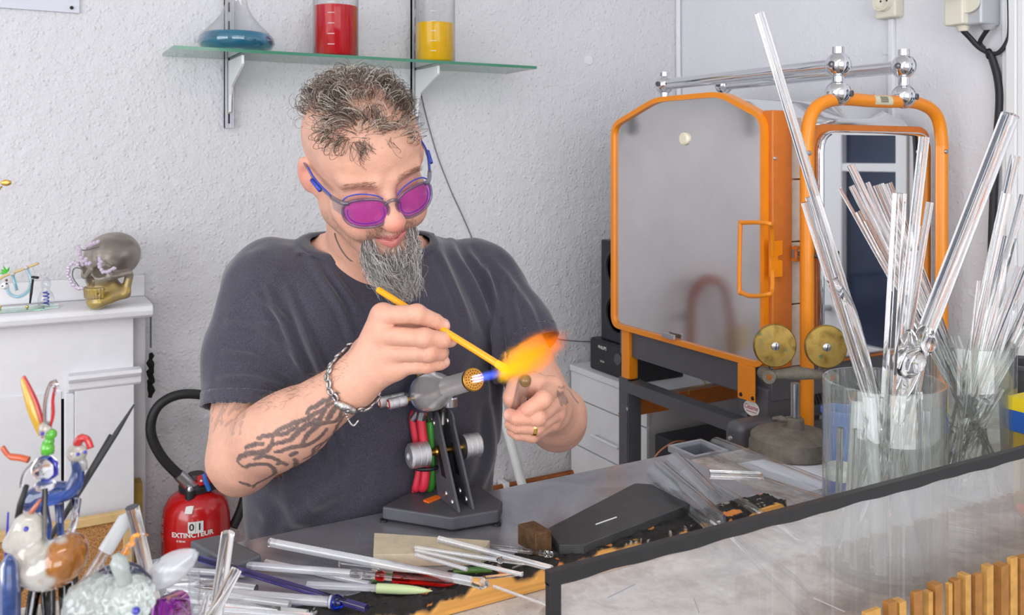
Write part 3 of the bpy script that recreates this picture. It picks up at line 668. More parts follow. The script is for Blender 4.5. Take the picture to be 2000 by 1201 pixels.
MB().box(A(KX+.006, KY1-.045, zl-.105), A(KXR, KY1-.04, zl-.06)).box(A(KX+.006, KY1-.04, zl-.105), A(KXR, KY1-.01, zl-.10)).obj('stand_cross_rail', 'orange_dark', kn, 0)
MB().box(A(KX+.04, KY0+.0, zl-.045), A(KXR, KY0+.005, zl+.002)).obj('stand_cross_rail', 'grey_metal', kn, 0)
MB().cyl(onX(1227, 798, KX-.002)+A(-.004, 0, 0), onX(1227, 798, KX-.002), .005, n=12).obj('bolt', 'alu', kn)
# orange tab and control box
t0, t1 = onX(1443, 706, KX-.012), onX(1476, 790, KX-.012)
MB().box(A(KX-.016, t1[1], t1[2]+.004), A(KX-.012, t0[1], kb-.0)).obj('hanging_tab', 'orange', kn, 0, bevel=.001)
for u, v in ((1447, 770), (1470, 778)): MB().lathe([(.005, 0), (.004, .002), (0, .003)], onX(u, v, KX-.016), (-1, 0, 0), 10, True, False).obj('screw', 'black', kn)
c0, c1 = onX(1442, 800, KX), onX(1498, 800, KX); bz0, bz1 = onX(1470, 812, KX)[2], onX(1470, 752, KX)[2]; bxr = onY(1547, 790, c1[1])[0]
MB().box(A(KX, c1[1], bz0), A(bxr, c0[1], bz1)).obj('control_box', 'grey_metal', kn, bevel=.004)
q = onX(1468, 797, KX-.001); ell = [(.0245*math.cos(t), .017*math.sin(t)) for t in np.linspace(0, 2*PI, 33)[:-1]]
ms = MB().prism(ell, q, A(0, 1, 0), A(0, 0, 1), A(-1, 0, 0), .001).obj('maker_sticker', 'label_white', kn, 0)
V_, F_ = text_mesh('Césame', .0155, .008); V_[:, 0] += V_[:, 1]*.25
mesh_obj('maker_name', q+A(-.0016, 0, .002)+V_[:, :1]*A(0, -1, 0)*.85+V_[:, 1:2]*A(0, 0, 1), F_, 'red_ink', ms, 0)
MB().box(q+A(-.0016, -.016, -.0085), q+A(-.001, .016, -.0072)).obj('sticker_line', 'red_ink', ms, 0)
# dark board standing between the kiln and the right wall
yb_ = 1.62; x0, x1 = onY(1850, 400, yb_)[0], onY(1887, 400, yb_)[0]
MB().box(A(x0-.02, yb_, kb-.3), A(min(x1, WX1-.003), yb_+.012, onY(1870, 266, yb_)[2])).obj('dark_panel', plain((84, 84, 92), .6)('dark_panel'), label='dark grey sheet panel standing between the kiln and the right wall', cat='panel')
# ------------------------------------------------------------------ white cabinet, hi-fi and speakers under and behind the kiln
CX = 1.60; cz = .785; CY0, CY1 = 2.075, WY1-.02
cab = thing('drawer_cabinet', 'white wooden drawer cabinet against the back wall beside the kiln', 'cabinet', A(CX+.2, (CY0+CY1)/2, 0))
MB().box(A(CX+.012, CY0+.005, 0), A(CX+.42, CY1, cz-.02)).obj('cabinet_body', 'white_dirty', cab, 0)
MB().box(A(CX-.004, CY0-.01, cz-.02), A(CX+.43, CY1, cz)).obj('cabinet_top', 'white_dirty', cab, 0, bevel=.002)
zc = cz-.022; 
for k, hh in enumerate((.085, .15, .15, .15, .15)):
    dw = MB().box(A(CX, CY0+.002, zc-hh+.004), A(CX+.012, CY1-.002, zc)).obj('drawer', 'white_dirty', cab, 0, bevel=.002); 
    if k:
        ymid_ = (CY0+CY1)/2-.02; zmid = zc-hh*.55
        MB().tube([A(CX, ymid_-.07, zmid), A(CX-.022, ymid_-.07, zmid), A(CX-.022, ymid_+.07, zmid), A(CX, ymid_+.07, zmid)], .005, 8).obj('handle', 'white_gloss', dw)
    zc -= hh
hf = thing('amplifier', 'black box amplifier on the white cabinet behind the kiln', 'amplifier', A(1.72, 2.28, cz))
MAKE['dark_navy'] = plain((38, 40, 52), .35, noise=.1)
MB().box(A(1.625, 2.165, cz), A(1.81, 2.40, cz+.10)).obj('case', 'black_plastic', hf, bevel=.004)
MB().box(A(1.6215, 2.168, cz+.004), A(1.625, 2.397, cz+.096)).obj('front_plate', 'black_plastic', hf, 0, bevel=.001)
text_obj('brand_text', 'PHILIPS', .014, A(1.621, 2.33, cz+.078), A(0, -1, 0), UP, 'label_white', hf, .02); text_obj('model_text', 'MICRO', .007, A(1.621, 2.33, cz+.035), A(0, -1, 0), UP, 'label_white', hf, .02)
MB().lathe([(.018, 0), (.018, .006), (.016, .008)], A(1.6215, 2.24, cz+.06), (-1, 0, 0), 24).obj('volume_dial', 'grey_metal', hf)
sp = thing('speaker', 'tall black loudspeaker with two drivers, standing behind the kiln', 'speaker', A(1.70, 2.30, cz+.10))
sx, sy0, sy1, sz0, sz1 = 1.64, 2.19, 2.365, cz+.1002, cz+.10+.315
MB().box(A(sx, sy0, sz0), A(sx+.15, sy1, sz1)).obj('cabinet_box', 'dark_navy', sp, bevel=.004)
for zz_ in (sz0+.09, sz0+.23):
    MB().lathe([(.066, 0), (.066, .004), (.058, .006), (.052, -.006), (.03, -.012), (.018, -.006), (0, -.004)], A(sx, (sy0+sy1)/2-.005, zz_), (-1, 0, 0), 30, True, False).obj('driver', 'black_plastic', sp)
sb = thing('subwoofer', 'black subwoofer with a round driver standing low under the kiln', 'subwoofer', A(1.72, 1.9, .34))
MB().box(A(1.60, 1.76, .345), A(1.86, 2.04, .675)).obj('cabinet_box', 'dark_navy', sb, bevel=.004)
MB().lathe([(.115, 0), (.115, .006), (.1, .009), (.085, -.004), (.06, -.02), (.03, -.008), (0, -.004)], A(1.60, 1.90, .525), (-1, 0, 0), 36, True, False).obj('driver', 'black_plastic', sb)
MB().box(A(1.50, 1.50, .315), A(1.95, 2.06, .345)).box(A(1.50, 1.52, 0), A(1.53, 1.55, .315)).box(A(1.92, 1.52, 0), A(1.95, 1.55, .315)).box(A(1.50, 2.02, 0), A(1.53, 2.05, .315)).box(A(1.92, 2.02, 0), A(1.95, 2.05, .315)).obj('low_table', plain((150, 140, 128), .6)('low_table'), label='low wooden table under the kiln carrying the subwoofer', cat='table')
MB().tube(smooth_path([W(1270, 905, 2.3), W(1290, 880, 2.3), W(1320, 862, 2.32), W(1345, 864, 2.36), W(1350, 875, 2.4)], 6), .0022, 6).obj('orange_wire', plain((200, 130, 90), .5)('wire_orange'), label='thin orange-brown wire arching in front of the subwoofer', cat='wire')
MB().tube(smooth_path([W(1335, 722, 2.6), W(1352, 730, 2.55), W(1372, 742, 2.5), W(1376, 752, 2.5), W(1350, 758, 2.5), W(1345, 770, 2.45)], 6), .0018, 6).obj('speaker_wire', plain((196, 160, 100), .5)('wire_tan'), label='tangled tan speaker wire on the white cabinet top', cat='wire')
# white pole leaning behind the bench
_a, _b = onY(962, 735, WY1-.016), onY(1022, 955, WY1-.12); _c = _b+(_b-_a)*((_b[2]-.006)/(_a[2]-_b[2]))
MB().tube([_a, _b, _c], .014, 12).obj('white_pole', 'white_gloss', label='white tube leaning against the back wall behind the man', cat='pole')
# side table behind the bench, with tray and ballast box
MB().box(A(1.16, 1.375, .72), A(1.445, 1.475, .74)).box(A(1.17, 1.38, 0), A(1.19, 1.40, .72)).box(A(1.42, 1.38, 0), A(1.44, 1.40, .72)).box(A(1.17, 1.45, 0), A(1.19, 1.47, .72)).box(A(1.42, 1.45, 0), A(1.44, 1.47, .72)).obj('side_table', 'white_dirty', label='small white side table behind the bench, below the kiln', cat='table')
ty = thing('plastic_tray', 'grey plastic storage tray behind the bench, open at the top', 'tray', A(1.226, 1.42, .74))
tp = onZ(1322, 874, .855); tx0, tx1, ty0, ty1 = 1.19, 1.262, 1.388, 1.455
mb = MB()
for a, b in (((tx0, ty0), (tx1, ty0+.006)), ((tx0, ty1-.006), (tx1, ty1)), ((tx0, ty0+.006), (tx0+.006, ty1-.006)), ((tx1-.006, ty0+.006), (tx1, ty1-.006))): mb.box(A(a[0], a[1], .742), A(b[0], b[1], .862))
mb.box(A(tx0, ty0, .7402), A(tx1, ty1, .748)); MAKE['tray_grey'] = plain((120, 124, 134), .45); mb.obj('tray_body', 'tray_grey', ty, 0)
mb = MB()
for a, b in (((tx0-.008, ty0-.008), (tx1+.008, ty0)), ((tx0-.008, ty1), (tx1+.008, ty1+.008)), ((tx0-.008, ty0), (tx0, ty1)), ((tx1, ty0), (tx1+.008, ty1))): mb.box(A(a[0], a[1], .855), A(b[0], b[1], .868))
mb.obj('tray_rim', plain((168, 172, 180), .4)('tray_rim'), ty, 0)
bb = thing('ballast_box', 'dark grey sheet-metal box with rounded cover in front of the kiln stand', 'metal box', A(1.38, 1.43, .74))
MB().box(A(1.322, 1.400, .7402), A(1.438, 1.455, .905)).obj('cover', 'grey_metal', bb, bevel=.02, seg=4)
MB().lathe([(.006, 0), (.005, .003), (0, .004)], A(1.322, 1.43, .87), (-1, 0, 0), 10, True, False).obj('screw', 'alu', bb)
# vented device below the kiln door
vd = thing('vented_unit', 'grey device with slanted black vents under the kiln door', 'device', A(1.68, 1.53, .7))
vy = 1.50; a, b = onY(1578, 745, vy), onY(1660, 800, vy)
MB().box(A(a[0], vy, b[2]), A(b[0]+.1, vy+.2, a[2])).obj('case', 'grey_metal', vd, 0, bevel=.003)
MB().box(A(a[0]+.03, vy+.02, .345), A(a[0]+.06, vy+.05, b[2])).box(A(b[0]+.04, vy+.02, .345), A(b[0]+.07, vy+.05, b[2])).obj('leg', 'grey_metal', vd, 0)
for k in range(9):
    x = a[0]+.008+.011*k; z = (a[2]+b[2])/2; MB().obox(A(x, vy-.0006, z), [nrm(A(.5, 0, -1)), nrm(A(1, 0, .5)), A(0, -1, 0)], (.016, .0032, .0006)).obj('vent_slot', 'black', vd, 0)
# ------------------------------------------------------------------ iron roller stand with two brass discs
BZ = .87
MAKE['cast_iron'] = plain((122, 116, 104), .75, .2, noise=.25, nscale=60, bump=.6, bscale=140, bdist=.003)
def m_bd(n):
    t = NT(n); w = t.new('ShaderNodeTexWave', wave_type='RINGS', rings_direction='SPHERICAL'); w.inputs['Scale'].default_value = 60; w.inputs['Distortion'].default_value = 1
    t.L(t.co(), w.inputs[0]); c = t.ramp(t.noise(40, 4), [(.3, srgb(112, 90, 44)), (.55, srgb(160, 132, 70)), (.8, srgb(128, 116, 74))])
    g = t.ramp(t.noise(28, 3), [(.66, 0.), (.72, 1.)]); t.set(metal=.9, rough=.38, col=t.mix(g, c, srgb(58, 110, 84))); t.bump(t.noise(300, 3), .1, .0004); return t.m
MAKE['brass_disc'] = m_bd
ic = W(1545, 884, 1.80); ic[2] = BZ
ir = thing('roller_stand', 'cast-iron roller stand with two brass discs in front of the kiln', 'roller stand', ic)
k = 1.80/1757
MB().lathe([(72*k, 0), (80*k, .004), (80*k, .02), (77*k, .025), (77*k, .034), (70*k, .04), (28*k, .046), (20*k, .05), (18*k, .052)], ic, n=48).obj('base', 'cast_iron', ir)
pz = lambda v: W(1545, v, 1.80)[2]
pc = ic+CR*(8*k)
MB().lathe([(17*k, 0), (17*k, pz(818)-ic[2]-.05), (14*k, pz(815)-ic[2]-.05)], pc+A(0, 0, .05), n=24).obj('socket', 'cast_iron', ir)
MB().cyl(A(pc[0], pc[1], pz(820)), A(pc[0], pc[1], pz(748)), 8.5*k, n=20).obj('post', 'steel', ir)
MB().tube([A(pc[0], pc[1], pz(822))-CR*(14*k), A(pc[0], pc[1], pz(818))-CR*(28*k), A(pc[0], pc[1], pz(817))-CR*(44*k)], [.005, .007, .003], 8).obj('thumb_screw', 'cast_iron', ir)
a_, b_ = W(1497, 732, 1.80), W(1618, 733, 1.80)
am = MB(); am.tube([a_, a_*.75+b_*.25+A(0, 0, .002), (a_+b_)/2+A(0, 0, .004), a_*.25+b_*.75+A(0, 0, .002), b_], [9*k, 10*k, 14*k, 10*k, 9*k], 12)
am.cyl(a_+CF*.02, a_-CF*.02, 13*k, n=20); am.cyl(b_+CF*.02, b_-CF*.02, 13*k, n=20); am.obj('arm', 'cast_iron', ir)
for q, u in ((a_, 1497), (b_, 1618)): MB().cyl(q-CF*.0205, q-CF*.0195, 6*k, n=14).obj('bolt', 'copper', ir)
for u, v in ((1513, 675), (1613, 677)):
    q = W(u, v, 1.785); 
    MB().lathe([(41*k, 0), (42*k, .002), (42*k, .007), (40*k, .009), (10*k, .0095)], q+CF*.005, -CF+A(.05, 0, .03), 40).obj('brass_disc', 'brass_disc', ir, org=None)
    MB().lathe([(8*k, 0), (8*k, .003), (6*k, .0045), (0, .005)], q-CF*.0045, -CF, 18, True, False).obj('disc_screw', 'alu', ir)
    MB().obox(q-CF*.0095, [nrm(CR*.2+UP), np.cross(CF, nrm(CR*.2+UP)), CF], (6*k, .0009, .0004)).obj('screw_slot', 'black', ir, 0)
    MB().cyl(q+CF*.006, q+CF*.03, .005).cyl(q+CF*.027, W(u, 733, 1.785)+CF*.027, .005).obj('disc_axle', 'steel', ir)
# blue tub and can behind the big jar
q = W(1640, 850, 1.66); q[2] = BZ
tb = thing('blue_tub', 'blue plastic tub standing behind the front glass jar', 'tub', q)
r_ = 32*1.66/1757; MB().lathe([(r_*.8, 0), (r_, .12), (r_*1.12, .12), (r_*1.12, .128), (r_*.95, .128), (r_*.75, .006)], q, n=28, cap1=False).obj('wall', 'blue_plastic', tb)
q = W(1640, 900, 1.52); q[2] = BZ
cn = thing('spray_can', 'white can with a blue label behind the front glass jar', 'can', q)
MB().lathe([(.024, 0), (.026, .003), (.026, .06), (.02, .066), (.02, .072)], q, n=28).obj('can_body', 'label_white', cn); MB().lathe([(.0263, .012), (.0263, .05)], q, n=28, cap0=False, cap1=False).obj('blue_label', plain((60, 90, 190), .5)('can_blue'), cn)
# ------------------------------------------------------------------ bench
BT = .90                                    # working height: top of the steel plate
def m_board(n):
    t = NT(n)
    c = t.ramp(t.noise(11, 7, .68, dist=.15), [(.34, srgb(118, 102, 94)), (.46, srgb(172, 160, 151)), (.56, srgb(208, 202, 195)), (.72, srgb(178, 172, 170))])
    c = t.mix(t.ramp(t.noise(22, 5, .6), [(.56, 0.), (.75, .55)]), c, srgb(150, 126, 106))
    sp = t.ramp(t.voro(90), [(.05, 1.), (.09, 0.)]); gate = t.ramp(t.noise(7, 2), [(.45, 0.), (.6, 1.)])
    c = t.mix(t.math('MULTIPLY', sp, gate), c, srgb(52, 46, 46)); t.set(col=c, rough=.5); t.bump(t.noise(160, 3), .15, .001); return t.m
MAKE['bench_board'] = m_board
def m_plate(n):
    t = NT(n); c = t.ramp(t.noise(7, 6, .6, dist=.8), [(.3, srgb(140, 140, 147)), (.55, srgb(172, 172, 179)), (.75, srgb(152, 147, 150))])
    sp = t.ramp(t.voro(170), [(.10, 1.), (.16, 0.)]); gate = t.ramp(t.noise(12, 2), [(.52, 0.), (.62, .8)])
    c = t.mix(t.math('MULTIPLY', sp, gate), c, srgb(226, 226, 228)); t.set(col=c, metal=.6, rough=t.ramp(t.noise(10, 4), [(.3, .15), (.7, .27)])); return t.m
MAKE['steel_plate'] = m_plate
bn = thing('workbench', 'workbench with a stained off-white top and plain legs', 'workbench', A(.8, 1.02, 0))
MB().box(A(-.25, .69, .845), A(1.98, 1.05, .87)).box(A(1.11, 1.05, .845), A(1.98, 1.365, .87)).box(A(-.25, 1.05, .845), A(1.11, 1.345, .869)).obj('bench_top', 'bench_board', bn, 0)
for x in (-.2, .85, 1.88):
    for y in (.73, 1.28): MB().box(A(x, y, 0), A(x+.05, y+.05, .845)).obj('leg', 'pine', bn, 0, bevel=.002)
MB().box(A(-.2, .735, .76), A(1.93, .755, .845)).obj('apron', 'pine', bn, 0)
MB().box(A(.1, 1.109, .870), A(1.10, 1.34, BT)).obj('steel_plate', 'steel_plate', smooth=0, bevel=.001, label='grey steel work plate on the bench under the torch', cat='plate')
# scorched wooden batten along the front of the plate
def grid_box(x0, x1, y0, y1, z0, z1, s):
    nx = int((x1-x0)/s); ny = max(2, int((y1-y0)/s)); nz = max(2, int((z1-z0)/s)); V = []; F = []
    loop = [(y0, z0+(z1-z0)*k/nz) for k in range(nz)]+[(y0+(y1-y0)*k/ny, z1) for k in range(ny)]+[(y1, z1-(z1-z0)*k/2) for k in range(2)]+[(y1+(y0-y1)*k/2, z0) for k in range(2)]
    m = len(loop)
    for i in range(nx+1):
        for p in loop: V.append((x0+(x1-x0)*i/nx, p[0], p[1]))
    for i in range(nx):
        for k in range(m): F.append((i*m+k, (i+1)*m+k, (i+1)*m+(k+1) % m, i*m+(k+1) % m))
    F += [tuple(range(m)), tuple(range(nx*m+m-1, nx*m-1, -1))]
    return np.array(V), F
V, F = grid_box(.06, 1.10, 1.054, 1.107, .8702, .9025, .0022)
n1, n2, n3 = vnoise(V, 60, 1), vnoise(V, 220, 2), vnoise(V, 18, 3)
char = np.clip(((V[:, 2]-.8702)/.0323*1.0+(V[:, 1]-1.054)*14+(n1-.5)*.7+(n3-.5)*.9-.72+np.clip((.52-V[:, 0])*3, 0, 1.2))*6, 0, 1)
C = np.outer(1-char, srgb(226, 164, 84))*(.8+.35*vnoise(V*A(.15, 4, 4), 120, 5))[:, None]+np.outer(char, srgb(30, 27, 27))*(.5+n2)[:, None]
ash = ((n2 > .74) & (vnoise(V, 25, 9) > .52) & (char > .8)); C[ash] = srgb(150, 146, 138)
ember = (char > .5) & (vnoise(V, 45, 12) > .80) & ~ash; C[ember] = srgb(206, 128, 62)
edge = (V[:, 2] > .898) | (V[:, 1] > 1.09)
V[:, 2] += np.where(V[:, 2] > .875, char*((n2-.6)*.005+(n1-.6)*.006), 0); V[:, 1] += np.where(V[:, 1] < 1.06, char*n1*.006, 0)
V[:, 1] = np.minimum(V[:, 1], 1.1085)
MAKE['vc_wood'] = vcol(.75, .5, 260, .001)
bt = mesh_obj('scorched_batten', V, F, 'vc_wood', smooth=60, label='pine batten along the plate edge, its top charred black', cat='batten'); set_cols(bt, C)
# ------------------------------------------------------------------ blocks lying on the plate
MAKE['graphite'] = plain((74, 74, 76), .55, .3, noise=.2, nscale=50, bump=.2, bscale=200)
def slab(name, px, ztop, z0, mat, label, cat, bevel=.0015):
    P = [onZ(u, v, ztop) for u, v in px]
    return MB().prism([(p[0], p[1]) for p in P], A(0, 0, z0), A(1, 0, 0), A(0, 1, 0), A(0, 0, 1), ztop-z0).obj(name, mat, smooth=30, bevel=bevel, label=label, cat=cat)
slab('graphite_plate', [(1068, 1032), (1240, 943), (1272, 945), (1348, 984), (1140, 1064), (1092, 1064)], .914, BT, 'graphite', 'dark graphite plate lying on the steel plate near the glass tubes', 'graphite plate')
slab('graphite_block', [(370, 1055), (432, 1042), (512, 1082), (455, 1104)], .918, BT, plain((92, 94, 100), .5, .3, noise=.15)('graphite_grey'), 'grey rounded graphite block on the left of the steel plate', 'graphite block', .004)
MAKE['rust'] = plain((112, 84, 58), .6, .5, noise=.5, nscale=70, bump=.4, bscale=200)
slab('rusty_block', [(1011, 1023), (1043, 1016), (1078, 1036), (1046, 1044)], .933, .904, 'rust', 'small rusty steel cube on the plate beside the batten', 'steel block')
slab('refractory_brick', [(731, 1040), (957, 1055), (940, 1080), (729, 1083)], .917, BT, plain((200, 188, 162), .8, noise=.12, nscale=50, bump=.4, bscale=160, bdist=.002)('refractory'), 'flat beige firebrick in front of the torch', 'brick', .001)
# ------------------------------------------------------------------ glass rods and tubes lying about
MAKE.update(violet_glass=glass((110, 96, 190)), green_rod=plain((72, 120, 40), .12, trans=.3), pale_green=plain((186, 202, 152), .12, coat=.5), red_rod=glass((236, 30, 30)), frosted=plain((232, 234, 236), .25, trans=.4, coat=.4), blue_rod=glass((40, 80, 235)),
            milky=plain((247, 248, 251), .08, trans=.74, ior=1.45, coat=.6))  # white base puts the glare on the clear rods into their colour
def dist_r(p, rpx): return rpx/FPX*np.dot(p, CF)
def rod_pts(mb, pts, r, hollow=False, n=12):
    if hollow:
        P = [np.asarray(p, float) for p in pts]; d0 = nrm(P[1]-P[0])
        rr = r if hasattr(r, '__len__') else [r]*len(P)
        mb.tube(P+P[::-1], list(rr)+[q*.80 for q in rr[::-1]], n, caps=False)
        o = len(mb.V)
        # close the annulus at the start
        m = len(P)*2; base = o-m*n
        for k in range(n): mb.F.append((base+k, base+(m-1)*n+k, base+(m-1)*n+(k+1) % n, base+(k+1) % n)); mb.M.append(mb.mi)
    else: mb.tube(pts, r, n)
    return mb
def lying(a, b, rpx, lift=0, zb=BT, hollow=False, mat='clear', label='', parts=(), group=None, name='glass_rod', zb2=None, cat='glass rod'):
    zb2 = zb if zb2 is None else zb2
    p0, p1 = onZ(a[0], a[1], zb+.004), onZ(b[0], b[1], zb2+.004); r0, r1 = dist_r(p0, rpx), dist_r(p1, rpx); r = min(r0, r1)
    p0, p1 = onZ(a[0], a[1], zb+r+lift), onZ(b[0], b[1], zb2+r+lift)
    if not parts:
        return rod_pts(MB(), [p0, p0*.5+p1*.5, p1], r, hollow, 14).obj(name, mat, smooth=50, label=label, cat=cat, group=group)
    t = thing(name, label, cat, p0-A(0, 0, r), group)
    for nm, t0, t1, mt, k0, k1 in parts:
        q0, q1 = p0+(p1-p0)*t0, p0+(p1-p0)*t1
        n_ = 7; pts = [q0+(q1-q0)*i/n_ for i in range(n_+1)]; rs = [r*(k0+(k1-k0)*i/n_) for i in range(n_+1)]
        if nm == 'bead':
            rs = [r*(k0+k1*math.sin(PI*i/n_)) for i in range(n_+1)]
        if nm == 'pointed_end': rs = [r*(1.15*(1-(i/n_)**4)+.05) for i in range(n_+1)]
        if nm == 'rounded_end': rs = [r*k0*math.sqrt(max(.02, 1-max(0, (i/n_-.8)/.2)**2)) for i in range(n_+1)]
        MB().tube(pts, rs, 14).obj(nm, mt, t, 60)
    return t
lying((527, 1059), (955, 1142), 9, .010, hollow=False, mat='milky', label='longest thick clear glass tube lying across the steel plate', name='glass_tube', cat='glass tube', parts=[('tube_wall', 0.012, .93, 'milky', 1, 1), ('tube_end', 0, .011, 'clear', 1, 1), ('neck', .93, .97, 'clear', 1, 1.3), ('collar', .97, 1, 'clear', 1.3, .4)])
lying((962, 1144), (1078, 1186), 3, .010, zb2=.872, mat='milky', label='thin clear glass stem sticking out over the batten front edge')
lying((484, 1104), (895, 1137), 8, .004, label='clear glass rod ending in a red glass section', parts=[('clear_length', 0, .5, 'milky', 1, 1), ('bead', .5, .56, 'clear', 1, .2), ('bead', .62, .66, 'red_rod', 1, .25), ('clear_neck', .56, .62, 'clear', .9, .9), ('clear_joint', .66, .70, 'clear', .9, 1), ('rounded_end', .70, 1, 'red_rod', 1.35, 1)])
lying((519, 1097), (722, 1141), 5.5, 0, mat='milky', label='thin clear rod slanting under the red-ended rod')
lying((391, 1091), (716, 1188), 7, .009, mat='violet_glass', label='dark violet glass rod slanting across the lower left')
lying((600, 1142), (845, 1154), 8, 0.002, label='clear rod with a pale green pointed end', parts=[('clear_length', 0, .56, 'milky', .9, .9), ('pointed_end', .56, 1, 'pale_green', 1.2, 0)])
lying((452, 1160), (655, 1176), 10, .004, label='thick clear rod tipped with a swirled blue bead', parts=[('clear_length', 0, .94, 'milky', 1, 1), ('bead', .94, 1.08, 'blue_rod', .7, .8), ('white_swirl', .95, .99, 'frosted', 1.25, 1.1)])
lying((496, 1186), (600, 1199), 8, 0, mat='frosted', label='frosted white glass piece at the bottom edge of the plate')
lying((857, 1052), (1078, 1110), 6, .019, mat='milky', label='clear rod from the firebrick to the pane corner')
lying((811, 1069), (1036, 1103), 4.5, .019, label='slim clear rod with a small bead, lying on the firebrick', parts=[('clear_length', 0, .72, 'milky', 1, 1), ('bead', .72, .77, 'clear', 1, .5), ('thin_end', .77, 1, 'clear', .8, .4)])
lying((812, 1074), (1020, 1122), 4, .018, mat='milky', label='slim clear rod ending at a bent tip on the charred batten')
lying((812, 1083), (912, 1112), 4, .018, mat='milky', label='shortest clear rod resting on the firebrick front edge')
lying((885, 1116), (961, 1111), 6, .008, mat='green_rod', label='short dark green glass rod beside the red glass end')
lying((726, 1135), (802, 1126), 4, 0, mat='green_rod', label='green glass offcut below the red-ended rod')
lying((956, 1067), (1080, 1083), 5, .004, label='clear rod with a knobbed end in front of the rusty cube', parts=[('clear_length', 0, .88, 'clear', 1, 1), ('bead', .86, .92, 'clear', 1, .5), ('knob', .92, 1, 'clear', 1.4, .9)])
lying((663, 1100), (740, 1110), 6, 0, mat='clear', label='short clear tube end behind the red-ended rod')
lying((948, 1128), (1022, 1120), 3.5, .006, mat='clear', label='thin bent clear stem on the charred batten')
gp = 'clear tubes heaped on the left of the bench'
for k, (a, b, r) in enumerate((((318, 1128), (500, 1151), 9), ((330, 1150), (566, 1181), 8), ((350, 1168), (545, 1192), 7), ((300, 1110), (478, 1122), 6), ((330, 1140), (440, 1140), 6), ((380, 1190), (612, 1204), 7), ((322, 1160), (480, 1168), 6))):
    lying(a, b, r, .002+.004*(k % 3), mat='milky' if k % 2 else 'clear', hollow=bool(k % 2 == 0), label=('fourth', 'sixth', 'seventh', 'uppermost', 'third', 'lowest', 'fifth')[k]+' clear tube from the top in the heap at the lower left', group=gp, name='glass_tube', cat='glass tube')
# big tubes on the right
def big_tube(name, label, pts, rpx, ends=None, zs=None, cat='glass tube', n=28, hollow=True):
    P = []; 
    for (u, v), z in zip(pts, zs): P.append(onZ(u, v, z))
    rr = [dist_r(p, q) for p, q in zip(P, rpx)]
    return rod_pts(MB(), P, rr, hollow, n).obj(name, MATSEL[0], smooth=60, label=label, cat=cat)
MAKE['tube_glass'] = thin((250, 251, 252), 1.5)
MATSEL = ['tube_glass']
big_tube('glass_tube', 'widest clear glass tube leaning across the charred batten, drawn into a stem', [(1286, 925), (1330, 962), (1384, 1008), (1402, 1023), (1412, 1034), (1440, 1062), (1500, 1125), (1590, 1215)], [25, 25, 25, 22, 10, 5, 5, 5], None, [.925, .925, .925, .922, .918, .905, .88, .876])
big_tube('glass_tube', 'wide clear glass tube lying behind the widest one', [(1318, 905), (1352, 937), (1390, 975)], [21, 21, 21], None, [.918, .918, .918])
big_tube('glass_tube', 'narrow clear glass tube crossing the batten end', [(1394, 948), (1470, 993), (1536, 1036), (1556, 1052), (1575, 1060)], [8, 8, 8, 9, 2], None, [.909, .909, .882, .878, .876])
big_tube('glass_tube', 'wide clear glass tube with an open rim left of the front jar', [(1455, 944), (1530, 968), (1625, 998)], [23, 23, 23], None, [.888, .888, .888])
big_tube('glass_tube', 'rearmost wide clear glass tube beside the iron roller stand', [(1398, 873), (1500, 915), (1625, 966)], [20, 22, 24], None, [.889, .889, .889])
big_tube('glass_tube', 'drawn clear glass stem lying on the stained bench top', [(1440, 1048), (1500, 1090), (1556, 1132), (1580, 1160)], [7, 6, 5, 2], None, [.876, .876, .874, .873])
for a, b, r, w_ in (((1842, 1028), (1908, 1039), 7, 'upper'), ((1842, 1046), (1922, 1068), 7, 'middle'), ((1844, 1072), (1916, 1078), 5, 'lower')):
    lying(a, b, r, 0, .87, mat='tube_glass', hollow=True, label=w_+' of three thin clear tubes lying right of the front jar', group='tubes behind the slats', name='glass_tube', cat='glass tube')
MATSEL[0] = 'clear'
a, b = onZ(1386, 928, .905), onZ(1490, 932, .905); ax = nrm(b-a)
MB().obox((a+b)/2+A(0, 0, .002), [ax, np.cross(UP, ax), UP], (np.linalg.norm(b-a)/2, .011, .004)).obj('glass_bar', 'clear', smooth=0, label='flat clear glass bar lying near the plate corner', cat='glass bar', bevel=.001)
P = [onZ(u, v, .871) for u, v in ((1440, 905), (1560, 885), (1680, 935), (1560, 965))]
MB().prism([(p[0], p[1]) for p in P], A(0, 0, .8703), A(1, 0, 0), A(0, 1, 0), UP, .0006).obj('paper_sheet', plain((236, 236, 240), .6)('paper'), smooth=0, label='white paper sheet under the rearmost glass tubes', cat='paper')
for k, ((a, b), lb) in enumerate(zip((((1590, 1168), (1650, 1195)), ((1164, 1024), (1204, 1010)), ((1187, 1167), (1240, 1141)), ((1365, 1195), (1355, 1168))), ('white glass thread on the bench top near the front jar', 'white glass thread lying on the graphite plate', 'bluish glass thread on the bench top behind the pane', 'short blue glass thread near the bottom edge, behind the pane'))):
    zb = .914 if k == 1 else .87
    lying(a, b, 1.3 if k < 2 else 1.0, 0, zb, mat='label_white' if k < 2 else plain((90, 96, 140), .3)('thread_blue%d' % k), label=lb, name='glass_thread', cat='glass thread')
